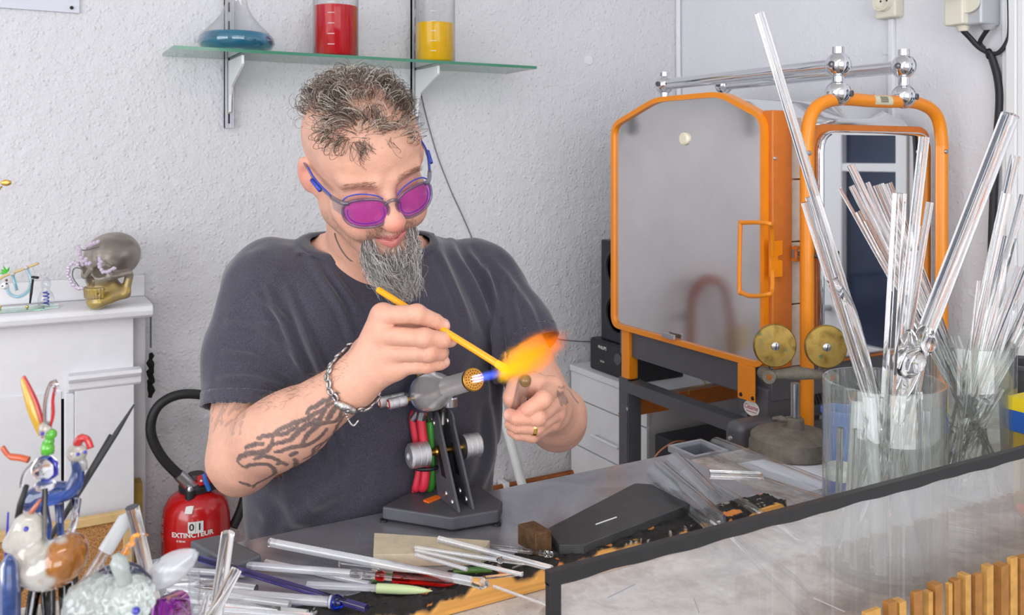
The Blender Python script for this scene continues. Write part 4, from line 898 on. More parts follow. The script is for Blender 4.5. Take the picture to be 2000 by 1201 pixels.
# ------------------------------------------------------------------ jars full of rods
def jar(name, label, uc, vb, rpx, vt):
    R0 = rpx/FPX; d = (HC-.87)*FPX/(vb-VH); d = d/(1-R0); R = R0*d; c = W(uc, 0, d); c[2] = .87; zt = W(uc, vt, d)[2]
    w = .0045; H = zt-.87
    MB().lathe([(R-.012, .0), (R-.003, .002), (R, .009), (R, H-.002), (R-.001, H), (R-w+.001, H), (R-w, H-.002), (R-w, .016), (R-.015, .010), (.0005, .010)], c, n=64, cap1=True).obj(name, 'jar_glass', smooth=60, label=label, cat='jar')
    return c, R-w, H, d
MAKE['jar_glass'] = thin((250, 253, 251), 1.5, haze=.045, hcol=(240, 246, 243))
j1, R1, H1, D1 = jar('glass_jar', 'tall thick glass jar crammed with glass rods, at the front', 1726, 1170, 114, 742)
j2, R2, H2, D2 = jar('glass_jar', 'tall glass jar of leaning glass rods, behind the front jar', 1900, 1004, 77, 668)
def jar_rod(c, R, top, d_top, rpx, bot_ang, bot_r, label, group, hollow=False, mat='clear', bend=None, H=None, name='glass_rod'):
    t = W(top[0], top[1], d_top); r = rpx/FPX*d_top
    b = c+A(math.cos(bot_ang), math.sin(bot_ang), 0)*max(0, min(bot_r*R, R-r-.004)); b[2] = c[2]+.012+r
    # keep the rod inside the rim where it leaves the jar
    if H:
        zt = c[2]+H; k = (zt-b[2])/(t[2]-b[2]); q = b+(t-b)*k; v = q-c; v[2] = 0; L = np.linalg.norm(v)
        if L > R-r-.001:
            q2 = c+v/L*(R-r-.001); q2[2] = zt; b = t+(q2-t)*((b[2]-t[2])/(zt-t[2]))
            v = b-c; v[2] = 0; L = np.linalg.norm(v)
            if L > R-r-.002: z = b[2]; b = c+v/L*(R-r-.002); b[2] = z
    pts = [b, b*.5+t*.5, t]
    return rod_pts(MB(), pts, r, hollow, 14).obj(name, mat, smooth=50, label=label, cat='glass rod', group=group)
g1 = 'rods standing in the front jar'; g2 = 'rods standing in the rear jar'
caR = math.atan2(CR[1], CR[0]); caF = math.atan2(CF[1], CF[0])
jar_rod(j1, R1, (1483, 25), D1+.02, 10, caR, .75, 'longest glass tube in the front jar, reaching to the top left', g1, True, H=H1)
jar_rod(j1, R1, (1583, 384), D1+.03, 11, caR, .6, 'clear tube ending level with the kiln handle, left in the front jar', g1, True, H=H1)
jar_rod(j1, R1, (1571, 395), D1-.01, 7, caR-.5, .6, 'slim clear rod between the two left tubes of the front jar', g1, H=H1)
jar_rod(j1, R1, (1973, 224), D1+.02, 17, caR+PI, .8, 'thick glass tube of the front jar leaning far to the right', g1, True, H=H1)
jar_rod(j1, R1, (1805, 268), D1+.04, 10, caR+2.6, .1, 'tall upright clear tube in the middle of the front jar', g1, True, H=H1)
jar_rod(j1, R1, (1790, 440), D1+.045, 8, caR+2.0, .35, 'upright clear rod close behind the tall upright tube', g1, H=H1)
jar_rod(j1, R1, (1816, 395), D1+.06, 7, caR+1.5, .5, 'clear rod with a chipped end right of the tall upright tube', g1, H=H1)
# faceted bar
t = W(1757, 377, D1-.02); b = j1+CR*(-.02)-CF*.03; b[2] = .886; ax = nrm(t-b); xx = nrm(CR-ax*np.dot(CR, ax)); yy = np.cross(ax, xx); rr_ = 11/FPX*D1
MB().obox((t+b)/2, [xx*.9+yy*.4, yy*.9-xx*.4, ax], (rr_, rr_*.8, np.linalg.norm(t-b)/2)).obj('glass_bar', 'clear', smooth=0, bevel=.0012, label='square frosted-looking glass bar standing in the front jar', cat='glass bar')
# drop-shaped heads
for (u, v, s_, dv, lb) in ((1772, 702, 34, .0, 'drop-shaped clear glass bulb on a stem at the front jar rim'), (1808, 672, 20, .03, 'small clear glass knob on a stem in the front jar')):
    c = W(u, v, D1-.01+dv); r = s_/FPX*D1; k = s_/34.
    b = j1+A(.01, .0, 0); b[2] = .89
    ax = nrm(c-b); L = np.linalg.norm(c-b)
    pr = [(.005, 0), (.005, L-r*1.1), (r*.45, L-r*.9), (r*.9, L-r*.4), (r, L), (r*.85, L+r*.5), (r*.5, L+r*1.1), (r*.25, L+r*1.6), (.002, L+r*1.75)]
    MB().lathe(pr, b, ax, 20).obj('glass_bulb', 'clear', smooth=80, label=lb, cat='glass bulb')
pb_ = [W(1628, 545, D1), W(1645, 572, D1), W(1662, 600, D1), W(1680, 660, D1+.0), W(1700, 740, D1)]
q_ = j1.copy(); q_[2] = .89
MB().tube(smooth_path(pb_+[q_+CR*.03], 6), .006, 10).obj('glass_rod', 'clear', smooth=180, label='bent clear glass rod with a kink in the front jar', cat='glass rod', group=g1)
pk = ('clear', 'tube_glass', 'milky')
for k in range(20):
    an = 2*PI*k/20+.3; rad = (.88, .66, .8)[k % 3]
    b = j1+A(math.cos(an), math.sin(an), 0)*(R1*rad-.007); b[2] = .888
    an2 = an+.6*math.sin(k*2.1); t = j1+A(math.cos(an2), math.sin(an2), 0)*(R1*(.84-.3*(k % 3)/2)-.008); t[2] = .87+H1*(.62+.36*((k*5) % 7)/7)
    rod_pts(MB(), [b, (b+t)/2, t], .0048+.002*(k % 3), k % 3 == 0, 10).obj('glass_rod', pk[k % 3], smooth=50, label='short whitish glass rod packed inside the front jar', cat='glass rod', group='short rods packed in the front jar')
LEFT = ((1661, 322, 9), (1640, 368, 4), (1663, 363, 6.5), (1675, 412, 7), (1694, 356, 5), (1709, 362, 5), (1720, 359, 7), (1735, 357, 8), (1704, 402, 4.5), (1690, 430, 5), (1715, 420, 5))
ORD = ('first', 'second', 'third', 'fourth', 'fifth', 'sixth', 'seventh', 'eighth', 'ninth', 'tenth', 'eleventh', 'twelfth')
for k, (u, v, r) in enumerate(LEFT):
    jar_rod(j2, R2, (u, v), D2+.03+.01*(k % 3), r*.9, caR-.6+.2*(k % 4), .8, ORD[sorted(range(11), key=lambda i: LEFT[i][0]).index(k)]+' from the left among the rods leaning over the kiln door', g2, k % 2 == 0, H=H2)
RIGHT = ((1983, 304, 11), (1966, 378, 9), (1999, 381, 9), (1967, 462, 8), (1911, 548, 4), (1990, 520, 7), (2012, 505, 8), (2020, 560, 7), (2030, 600, 6), (1985, 585, 5), (2040, 540, 7), (1948, 600, 5))
for k, (u, v, r) in enumerate(RIGHT):
    jar_rod(j2, R2, (u, v), D2+.01*(k % 4)-.02, r*.9, caR+PI-.5+.25*(k % 5), .75, ORD[sorted(range(12), key=lambda i: RIGHT[i][0]).index(k)]+' from the left among the rear-jar rods leaning right', g2+' leaning right', k % 3 != 0, H=H2)
for k in range(7):
    an = 2*PI*k/7; b = j2+A(math.cos(an), math.sin(an), 0)*(R2*.75-.005); b[2] = .888; t = j2+A(math.cos(an+2.4), math.sin(an+2.4), 0)*(R2*.8-.005); t[2] = .87+H2*(.55+.06*k)
    rod_pts(MB(), [b, (b+t)/2, t], .004+.0012*(k % 3), False, 10).obj('glass_rod', 'clear', smooth=50, label='short clear rod criss-crossing inside the rear jar', cat='glass rod', group='short rods in the rear jar')
# ------------------------------------------------------------------ edged glass pane in front of the bench things
yp = .735; zt = onY(1082, 1112, yp)[2]; xl = onY(1069, 1150, yp)[0]; xr = 1.75; z0 = .8702; tw = .0135
sg = thing('glass_screen', 'clear glass screen with black taped edges standing on the bench front', 'glass screen', A((xl+xr)/2, yp, z0))
MB().box(A(xl+.003, yp-.002, z0), A(xr-.003, yp+.002, zt-.003)).obj('glass_pane', 'pane', sg, 0)
MAKE['black_tape'] = plain((34, 33, 35), .45, noise=.2, nscale=60)
def wob(x0, x1, zt_, tw_):
    n = 90; V = []; F = []
    for i in range(n+1):
        x = x0+(x1-x0)*i/n; w = tw_*(1+.10*math.sin(i*.9)*math.sin(i*.37))
        for y in (yp-.0045, yp+.0045): V += [A(x, y, zt_-w), A(x, y, zt_)]
    for i in range(n):
        a = 4*i; b = a+4
        F += [(a, b, b+1, a+1), (a+2, a+3, b+3, b+2), (a+1, b+1, b+3, a+3), (a, a+2, b+2, b)]
    F += [(0, 1, 3, 2), (4*n, 4*n+2, 4*n+3, 4*n+1)]
    return V, F
V, F = wob(xl, xr, zt, tw); mesh_obj('edge_tape', V, F, 'black_tape', sg, 30)
MB().box(A(xl, yp-.0042, z0), A(xl+tw, yp+.0042, zt-tw*.8)).obj('edge_tape', 'black_tape', sg, 0, bevel=.001)
MB().box(A(xr-tw, yp-.0042, z0), A(xr, yp+.0042, zt-tw*.8)).obj('edge_tape', 'black_tape', sg, 0, bevel=.001)
# slatted wooden screen hung on the bench front
ys = .665; sc_ = thing('slatted_screen', 'screen of upright brown wooden slats in front of the bench', 'slatted screen', A(1.2, ys, .5))
MAKE['slat_wood'] = plain((196, 146, 74), .6, noise=.25, nscale=60); MAKE['slat_wood2'] = plain((160, 108, 48), .6, noise=.25, nscale=60)
edges = [(1688, 1722), (1733, 1754), (1755, 1772), (1783, 1803), (1812, 1824), (1825, 1843), (1851, 1862), (1862, 1878), (1884, 1898), (1903, 1920), (1926, 1942), (1954, 1972), (1972, 1989), (1991, 2012), (2018, 2034)]
zs_ = onY(1850, 1141, ys)[2]
for k, (u0, u1) in enumerate(edges):
    x0, x1 = onY(u0+3, 1150, ys)[0], onY(u1-1, 1150, ys)[0]; dz = .003*math.sin(k*2.7)
    MB().box(A(x0, ys, .50), A(x1, ys+.006+.003*(k % 3), zs_+dz)).obj('slat', ('slat_wood', 'slat_wood2')[k % 2], sc_, 0, bevel=.0008)
x = onY(2034, 1150, ys)[0]; k = 0
while x < 1.75:
    MB().box(A(x+.004, ys, .5), A(x+.016, ys+.008, zs_)).obj('slat', ('slat_wood', 'slat_wood2')[k % 2], sc_, 0, bevel=.0008); x += .02; k += 1
x = onY(1684, 1150, ys)[0]
while x > .75:
    MB().box(A(x-.016, ys, .5), A(x-.004, ys+.008, zs_-.002)).obj('slat', ('slat_wood', 'slat_wood2')[k % 2], sc_, 0, bevel=.0008); x -= .02; k += 1
for z in (.56, .84): MB().box(A(.74, ys+.0102, z), A(1.76, .69, z+.02)).obj('cross_rail', 'pine', sc_, 0)
# ------------------------------------------------------------------ things at the right edge
q = W(2010, 790, 1.66); q[2] = BZ
MAKE['mesh_metal'] = plain((88, 88, 92), .5, .5, bump=1, bscale=700, bdist=.002)
mbn = thing('mesh_bin', 'dark grey metal mesh bin at the right edge behind the rear jar', 'bin', q)
zt_ = W(2000, 712, 1.66)[2]-BZ; MB().lathe([(.045, 0), (.052, zt_), (.050, zt_), (.043, .003)], q, n=36, cap1=False).obj('mesh_wall', 'mesh_metal', mbn); MB().lathe([(.051, zt_-.004), (.0545, zt_-.002), (.0545, zt_+.004), (.051, zt_+.006)], q, n=36, loop=True).obj('rim', 'grey_metal', mbn)
q = W(2034, 850, 1.50)
yb2 = thing('box_of_staples', 'yellow and blue cardboard box on the brass-coloured block at the right edge', 'box', A(q[0], q[1], BZ))
z0_, z1_ = W(2000, 842, 1.5)[2], W(2000, 775, 1.5)[2]
x0 = q[0]-.042; y0 = q[1]-.03
MB().box(A(x0, y0, z0_), A(x0+.09, y0+.06, z1_)).obj('box_front', plain((36, 92, 178), .45)('box_blue'), yb2, 0, bevel=.001)
MB().box(A(x0-.0006, y0-.0006, z0_+(z1_-z0_)*.62), A(x0+.0906, y0+.0606, z1_+.0006)).obj('yellow_band', plain((236, 208, 30), .45)('box_yellow'), yb2, 0)
text_obj('box_text', 'R', .02, A(x0+.03, y0-.001, z0_+.016), A(1, 0, 0), UP, plain((236, 208, 30), .45)('box_letter'), yb2, .03)
zs2 = z0_-.0005
MB().box(A(x0+.004, y0+.004, BZ), A(x0+.086, y0+.056, zs2)).obj('brass_block', plain((206, 176, 84), .35, .6, bump=.6, bscale=300)('brass_strip'), smooth=0, bevel=.002, label='gold-coloured ribbed block under the yellow and blue box', cat='block')
q = onZ(1992, 945, BZ)
rl_ = MB()
for k in range(3): rl_.tube([q+A((.016+.003*k)*math.cos(t), .004*k-.004, .020+(.016+.003*k)*math.sin(t)) for t in np.linspace(0, 2*PI, 25)[:-1]], .0022, 6, closed=True)
rl_.obj('brass_coil', 'brass', smooth=60, label='small coil of brass strip at the right edge of the bench', cat='coil')
p0, p1 = onZ(1982, 975, BZ+.009), onZ(2012, 1012, BZ+.009); p2 = p1+(p1-p0)*1.3
MB().tube(smooth_path([p0, p0*.6+p1*.4, p1, p2], 6), [.003]+[.0085]*17+[.005], 12).obj('tool_handle', plain((240, 116, 70), .4)('handle_orange'), smooth=80, label='orange tool handle lying at the right edge of the bench', cat='tool')
# ------------------------------------------------------------------ signed-distance modelling for the man
class Field:
    def __init__(s, lo, hi, h):
        s.lo = np.asarray(lo, float); s.h = h; s.n = np.ceil((np.asarray(hi)-s.lo)/h).astype(int)+1
        s.D = np.full(s.n, .5, np.float32)
        s.ax = [(s.lo[i]+h*np.arange(s.n[i])).astype(np.float32) for i in range(3)]
    def sub(s, lo, hi):
        a = np.clip(np.floor((np.asarray(lo)-s.lo)/s.h).astype(int), 0, s.n); b = np.clip(np.ceil((np.asarray(hi)-s.lo)/s.h).astype(int)+1, 0, s.n)
        sl = tuple(slice(a[i], b[i]) for i in range(3))
        return sl, s.ax[0][sl[0]][:, None, None], s.ax[1][sl[1]][None, :, None], s.ax[2][sl[2]][None, None, :]
    def comb(s, sl, d, k, op='u'):
        D = s.D[sl]
        if op == 'u':
            if k > 0: hh = np.clip(.5+.5*(D-d)/k, 0, 1); s.D[sl] = D+(d-D)*hh-k*hh*(1-hh)
            else: s.D[sl] = np.minimum(D, d)
        else:
            d = -d
            if k > 0: hh = np.clip(.5-.5*(D-d)/k, 0, 1); s.D[sl] = D+(d-D)*hh+k*hh*(1-hh)
            else: s.D[sl] = np.maximum(D, d)
    def cap(s, a, b, ra, rb, k=.01, op='u'):
        a = np.asarray(a, float); b = np.asarray(b, float); m = max(ra, rb)+k+3*s.h
        sl, x, y, z = s.sub(np.minimum(a, b)-m, np.maximum(a, b)+m); v = b-a; L = max(float(v@v), 1e-9)
        X, Y, Z = x-np.float32(a[0]), y-np.float32(a[1]), z-np.float32(a[2])
        t = np.clip((X*v[0]+Y*v[1]+Z*v[2])/L, 0, 1).astype(np.float32)
        d = np.sqrt((X-t*v[0])**2+(Y-t*v[1])**2+(Z-t*v[2])**2)-(ra+(rb-ra)*t)
        s.comb(sl, d.astype(np.float32), k, op)
    def chain(s, pts, rs, k=.006):
        for i in range(len(pts)-1): s.cap(pts[i], pts[i+1], rs[i], rs[i+1], k)
    def ell(s, c, r, R=None, k=.01, op='u'):
        c = np.asarray(c, float); r = np.asarray(r, float); R = np.eye(3) if R is None else R
        ext = np.sqrt(((R*r[None, :])**2).sum(1))+k+3*s.h
        sl, x, y, z = s.sub(c-ext, c+ext); X, Y, Z = x-c[0], y-c[1], z-c[2]
        q = [(X*R[0, i]+Y*R[1, i]+Z*R[2, i])/r[i] for i in range(3)]
        k0 = np.sqrt(q[0]**2+q[1]**2+q[2]**2); k1 = np.sqrt((q[0]/r[0])**2+(q[1]/r[1])**2+(q[2]/r[2])**2)+1e-6
        s.comb(sl, (k0*(k0-1)/k1).astype(np.float32), k, op)
    def stack(s, levels, k=.02, grow=0):          # elliptical trunk: (z, cx, cy, a, b)
        L = np.array(levels, float); zl = L[:, 0]; o = np.argsort(zl); L = L[o]; zl = zl[o]
        amax = L[:, 3:].max()+grow+k+.02; lo = (L[:, 1].min()-amax, L[:, 2].min()-amax, zl[0]-.05); hi = (L[:, 1].max()+amax, L[:, 2].max()+amax, zl[-1]+.08)
        sl, x, y, z = s.sub(lo, hi); zz = z[0, 0, :]
        f = lambda i: np.interp(zz, zl, L[:, i])[None, None, :].astype(np.float32)
        cx, cy_, a, b = f(1), f(2), f(3)+grow, f(4)+grow
        qx, qy = (x-cx)/a, (y-cy_)/b; k0 = np.sqrt(qx**2+qy**2); k1 = np.sqrt((qx/a)**2+(qy/b)**2)+1e-4
        d = k0*(k0-1)/k1; d = np.where(k0 < .3, -np.minimum(a, b)*.7+0*d, d)
        dz = np.maximum(zl[0]-z, z-zl[-1]); d = np.maximum(d, dz)
        s.comb(sl, d.astype(np.float32), k)
    def mesh(s):
        D = s.D; S = D < 0; nx, ny, nz = D.shape
        c = np.zeros((nx-1, ny-1, nz-1), np.uint8)
        for i in (0, 1):
            for j in (0, 1):
                for k in (0, 1): c += S[i:nx-1+i, j:ny-1+j, k:nz-1+k]
        act = (c > 0) & (c < 8); idx = np.argwhere(act); ids = np.full(act.shape, -1, np.int32); ids[act] = np.arange(len(idx))
        off = np.array([(i, j, k) for i in (0, 1) for j in (0, 1) for k in (0, 1)])
        val = np.stack([D[idx[:, 0]+o[0], idx[:, 1]+o[1], idx[:, 2]+o[2]] for o in off], 1)
        acc = np.zeros((len(idx), 3)); cnt = np.zeros(len(idx))
        for a in range(8):
            for b in range(a+1, 8):
                if np.abs(off[a]-off[b]).sum() != 1: continue
                m = (val[:, a] < 0) != (val[:, b] < 0); t = val[m, a]/(val[m, a]-val[m, b])
                acc[m] += off[a]+(off[b]-off[a])*t[:, None]; cnt[m] += 1
        V = s.lo+(idx+acc/cnt[:, None])*s.h
        Fs = []
        for ax in range(3):
            o1 = [0, 0, 0]; o1[ax] = 1; u, v = [(1, 2), (2, 0), (0, 1)][ax]
            A0 = S[:nx-o1[0], :ny-o1[1], :nz-o1[2]]; A1 = S[o1[0]:, o1[1]:, o1[2]:]; e = np.argwhere(A0 != A1)
            lim = np.array(act.shape); ok = (e[:, u] > 0) & (e[:, v] > 0) & (e[:, u] < lim[u]) & (e[:, v] < lim[v]) & (e[:, ax] < lim[ax]); e = e[ok]
            q = []
            for du, dv in ((-1, -1), (0, -1), (0, 0), (-1, 0)):
                p = e.copy(); p[:, u] += du; p[:, v] += dv; q.append(ids[p[:, 0], p[:, 1], p[:, 2]])
            q = np.stack(q, 1); flip = ~S[e[:, 0], e[:, 1], e[:, 2]]; q[flip] = q[flip][:, ::-1]; Fs.append(q)
        F = np.concatenate(Fs); return V, F[(F >= 0).all(1)]
def vnormals(V, F):
    n = np.cross(V[F[:, 2]]-V[F[:, 0]], V[F[:, 3]]-V[F[:, 1]]); N = np.zeros_like(V)
    for k in range(4): 
        for c in range(3): N[:, c] += np.bincount(F[:, k], n[:, c], len(V))
    return N/(np.linalg.norm(N, axis=1, keepdims=True)+1e-12)
def keep_largest_facing(V, F, keep):
    m = keep[F].all(1); F = F[m]; used = np.zeros(len(V), bool); used[F.ravel()] = True; mp = np.cumsum(used)-1
    return V[used], mp[F].astype(np.int32)
def largest(V, F):
    lab = np.arange(len(V))
    for _ in range(400):
        m = lab[F].min(1); new = lab.copy()
        for k in range(4): np.minimum.at(new, F[:, k], m)
        new = new[new]
        if (new == lab).all(): break
        lab = new
    b = np.bincount(lab).argmax(); return keep_largest_facing(V, F, lab == b)
# ---- head frame
def head_frame(psi, phi, rho):
    f = A(math.sin(psi), -math.cos(psi), 0); r = A(math.cos(psi), math.sin(psi), 0)      # camera-aligned axes: x right, y away, z up
    f2 = f*math.cos(phi)-UP*math.sin(phi); u2 = UP*math.cos(phi)+f*math.sin(phi)
    r2 = r*math.cos(rho)+u2*math.sin(rho); u3 = u2*math.cos(rho)-r*math.sin(rho)
    B = np.stack([r2, f2, u3], 1)
    C2W = np.stack([CR, CF, UP], 1); return C2W@B
HR = head_frame(math.radians(29), math.radians(26), math.radians(15))
HCN = W(714, 321, 1.37)
HS = 1.06
def HL(x, y, z): return HCN+HR@(A(x, y, z)*HS)
def to_head(P): return (P-HCN)@HR/HS
SR, SL = W(515, 572, 1.475), W(945, 560, 1.665)
ER, EL = W(466, 897, 1.37), W(1088, 822, 1.52)
WR, WL = W(690, 748, 1.255), W(1072, 798, 1.36)
TOR = [(.72, .566, 1.515, .205, .135), (.86, .562, 1.508, .218, .138), (.95, .564, 1.503, .228, .136), (1.05, .560, 1.495, .226, .138), (1.15, .556, 1.49, .215, .132), (1.22, .556, 1.487, .195, .118), (1.28, .552, 1.482, .15, .09), (1.32, .548, 1.475, .095, .07)]
NB, NT_ = A(.542, 1.462, 1.26), HL(0, -.02, -.06)
RH = dict(d=1.225)
def hp(u, v, dd=0): return W(u, v, 1.225+dd)
RF = {'index': ([hp(747, 616, .015), hp(814, 613, -.012), hp(850, 628, .0), hp(866, 637, .006)], [.0132, .0125, .0112, .0096]),
      'middle': ([hp(750, 655, .008), hp(829, 660, -.022), hp(866, 664, -.010), hp(880, 664, -.002)], [.0132, .0126, .0114, .0100]),
      'ring': ([hp(764, 690, .008), hp(836, 689, -.018), hp(860, 689, -.002), hp(864, 688, .012)], [.0124, .0116, .0106, .0095]),
      'pinky': ([hp(772, 718, .012), hp(834, 713, -.006), hp(860, 709, .004), hp(867, 707, .008)], [.0115, .0104, .0096, .0086])}
RT = ([W(715, 690, 1.275), W(775, 640, 1.275), W(838, 640, 1.262), W(866, 634, 1.243)], [.016, .013, .0115, .009])
LF = {'index': ([W(1079, 757, 1.315), W(1061, 780, 1.262), W(1030, 801, 1.258), W(1021, 806, 1.264)], [.0130, .0118, .0108, .0095]),
      'middle': ([W(1088, 783, 1.318), W(1050, 815, 1.262), W(1010, 817, 1.258), W(995, 810, 1.268)], [.0130, .0115, .0104, .0092]),
      'ring': ([W(1085, 806, 1.322), W(1048, 834, 1.268), W(1010, 833, 1.262), W(997, 828, 1.272)], [.0120, .0105, .0098, .0088]),
      'pinky': ([W(1076, 826, 1.325), W(1040, 850, 1.276), W(1012, 848, 1.270), W(1000, 842, 1.278)], [.0110, .0095, .0088, .008])}
LT = ([W(1070, 790, 1.345), W(1040, 752, 1.318), W(1008, 754, 1.296), W(1000, 776, 1.29), W(1003, 792, 1.292)], [.018, .0165, .0125, .0118, .0095])
def build_body():
    f = Field((.16, 1.0, .70), (1.10, 1.70, 1.64), .002)
    f.stack([(z, cx, cy_, a-.012, b-.012) for z, cx, cy_, a, b in TOR], .03)
    f.ell(W(640, 640, 1.46), (.1, .05, .08), None, .04); f.ell(W(820, 630, 1.53), (.1, .05, .08), None, .04)
    f.cap(NB, NT_, .074, .064, .035); f.cap(NB+A(0, .01, .0), SR+A(.03, .02, .03), .045, .05, .05); f.cap(NB+A(0, .01, .0), SL+A(-.03, .02, .03), .045, .05, .05)
    # arms
    f.cap(SR, ER, .052, .046, .03); f.cap(SL, EL, .058, .043, .03)
    f.cap(W(478, 800, 1.412), W(486, 880, 1.375), .048, .048, .02)
    f.cap(ER+A(0, 0, -.005), W(468, 922, 1.375), .040, .034, .02)
    f.cap(W(487, 880, 1.355), W(575, 828, 1.318), .050, .0485, .025); f.cap(W(575, 828, 1.318), WR, .0485, .034, .02)
    f.ell(W(530, 850, 1.325), (.05, .04, .045), None, .03)
    f.cap(EL, W(1090, 812, 1.45), .047, .044, .02); f.cap(W(1088, 812, 1.45), WL, .042, .031, .02); f.cap(EL+A(0, 0, -.005), W(1083, 842, 1.54), .034, .028, .02)
    # right hand
    for nm, (p, r) in RF.items():
        f.cap(WR, p[0], .026 if nm in ('middle', 'ring') else .022, r[0]*1.02, .016)
    for nm, (p, r) in RF.items(): f.chain(p, r, .0012)
    for nm, (p, r) in RF.items(): f.ell(p[0], (r[0]*1.08,)*3, None, .008); f.ell(p[1], (r[1]*1.09,)*3, None, .004)
    f.chain(*RT, .006); f.cap(WR, RT[0][0], .026, .018, .02); f.cap(RT[0][0], RF['index'][0][0], .016, .012, .015)
    f.cap(W(720, 735, 1.25), W(772, 722, 1.237), .020, .013, .015)
    # left hand
    for nm, (p, r) in LF.items(): f.cap(WL, p[0], .024, r[0], .014)
    for nm, (p, r) in LF.items(): f.chain(p, r, .0012)
    for nm, (p, r) in LF.items(): f.ell(p[0], (r[0]*1.1,)*3, None, .006); f.ell(p[1], (r[1]*1.08,)*3, None, .004)
    f.chain(*LT, .007); f.cap(LT[0][1], LF['index'][0][0], .0135, .0125, .014); f.cap(WL, LT[0][0], .026, .018, .02)
    # head
    E = lambda c, r, k=.02, op='u': f.ell(HL(*c), np.array(r)*HS, HR, k*HS, op)
    K = lambda a, b, ra, rb, k=.01, op='u': f.cap(HL(*a), HL(*b), ra*HS, rb*HS, k*HS, op)
    E((0, -.014, .036), (.078, .099, .082)); E((0, -.010, .048), (.074, .090, .064), .02); E((0, .032, -.026), (.061, .066, .086), .03); E((0, .045, .052), (.060, .044, .05), .03)
    K((0, .073, -.100), (.0, .070, -.092), .022, .024, .02)
    for s in (-1, 1):
        K((s*.047, .008, -.056), (s*.018, .074, -.099), .017, .020, .025); K((s*.058, -.002, -.015), (s*.048, .008, -.056), .016, .016, .03)
        E((s*.042, .060, -.030), (.026, .030, .026), .02); E((s*.036, .078, -.050), (.020, .018, .018), .018)
        K((s*.014, .090, .022), (s*.048, .072, .024), .0095, .009, .012)
        E((s*.033, .100, .004), (.019, .016, .0125), .012, 's'); E((s*.033, .0735, .004), (.0155, .0150, .0135), .004)
        K((s*.018, .0875, -.0005), (s*.047, .076, .0005), .0042, .0036, .004)
        E((s*.0125, .1035, -.0335), (.0082, .0095, .0072), .006)
        E((s*.0075, .108, -.0415), (.0035, .005, .003), .003, 's')
        # ears
        R0 = HR@np.array(Matrix.Rotation(s*.42, 3, 'Z'))
        f.ell(HL(s*.084, -.010, .001), np.array((.008, .016, .028))*HS, R0, .004); f.ell(HL(s*.0895, .002, .004), np.array((.008, .010, .018))*HS, R0, .006, 's')
        K((s*.078, -.004, -.004), (s*.072, .0, -.02), .010, .009, .01)
    K((0, .0915, .010), (0, .117, -.030), .0085, .0125, .012); E((0, .117, -.031), (.0145, .0125, .0125), .006)
    K((-.0235, .0870, -.0600), (0, .0955, -.0635), .0042, .0062, .008); K((.0235, .0870, -.0590), (0, .0955, -.0635), .0042, .0062, .008)
    K((-.019, .0865, -.071), (0, .0935, -.0745), .0058, .0082, .007); K((.019, .0865, -.070), (0, .0935, -.0745), .0058, .0082, .007)
    for s in (-1, 1): K((s*.027, .087, -.0640), (0, .1015, -.0685), .0014, .0016, .003, 's')
    K((-.004, .098, -.050), (.004, .098, -.050), .003, .003, .006, 's')
    V, F = f.mesh(); return V, F
BV, BF = build_body()
# ---- colour of the skin: stubble, lips, ruddy nose and knuckles, tattoos, finger creases painted dark
BN = vnormals(BV, BF)
def lin(c): return np.array(srgb(*c))
Ccol = np.tile(lin((217, 165, 142)), (len(BV), 1))
mot = vnoise(BV, 60, 4)*.5+vnoise(BV, 160, 5)*.5; Ccol *= (.90+.20*mot)[:, None]
def blend(mask, c): 
    global Ccol
    m = np.clip(mask, 0, 1)[:, None]; Ccol = Ccol*(1-m)+lin(c)*m
def ballm(p, r, s=1.0): return s*np.exp(-(((BV-p)**2).sum(1))/(r*r))
Hh = to_head(BV); inh = (np.abs(Hh[:, 0]) < .105) & (np.abs(Hh[:, 1]) < .14) & (np.abs(Hh[:, 2]+.0) < .14)
for p, r, s in (((0, .125, -.032), .016, .62), ((.042, .085, -.03), .024, .25), ((-.042, .085, -.03), .024, .25), ((.09, -.01, 0), .03, .3), ((-.09, -.01, 0), .03, .45)): blend(ballm(HL(*p), r, s), (214, 112, 104))
st_ = vnoise(BV, 420, 8)
jaw = inh*np.clip((-.035-Hh[:, 2]-.25*np.maximum(0, Hh[:, 1]-.07))/.02, 0, 1)*np.clip((Hh[:, 2]+.13)/.02, 0, 1)*np.clip((Hh[:, 1]-.0)/.02, 0, 1)
lipz = inh*(np.abs(Hh[:, 0]) < .0265)*(Hh[:, 1] > .083)
blend(jaw*(.25+.55*st_)*.75, (128, 108, 98))
side = inh*np.clip((Hh[:, 2]-.02)/.03, 0, 1)*np.clip((.045-Hh[:, 1])/.03, 0, 1); blend(side*(.12+.5*st_)*.55, (134, 116, 108))
topc = inh*np.clip((Hh[:, 2]-.085)/.02, 0, 1)*np.clip((.07-Hh[:, 1])/.03, 0, 1); blend(topc*(.3+.4*st_)*.8, (120, 92, 84))
mw = np.abs(Hh[:, 0])/.0255; curve = -.0685+.0085*mw**2
up_l = lipz*(Hh[:, 2] > curve-.0005)*(Hh[:, 2] < curve+.0075*(1-mw**2)+.0008); lo_l = lipz*(Hh[:, 2] <= curve)*(Hh[:, 2] > curve-.0125*(1-mw**2)-.0005)
blend(np.maximum(up_l, lo_l)*.85, (206, 120, 118)); blend(lipz*np.exp(-((Hh[:, 2]-curve)/.0012)**2)*(mw < 1)*.8, (120, 56, 54))
blend(inh*np.exp(-((np.abs(Hh[:, 0])-.033)/.016)**2-((Hh[:, 2]-.006)/.009)**2)*(Hh[:, 1] > .07)*.35, (206, 130, 132))
for p, r in list(RF.values())+list(LF.values()):
    blend(ballm(p[0], .013, .35), (206, 116, 100)); blend(ballm(p[1], .010, .40), (208, 122, 106)); blend(ballm(p[-1], .010, .35), (226, 156, 142))
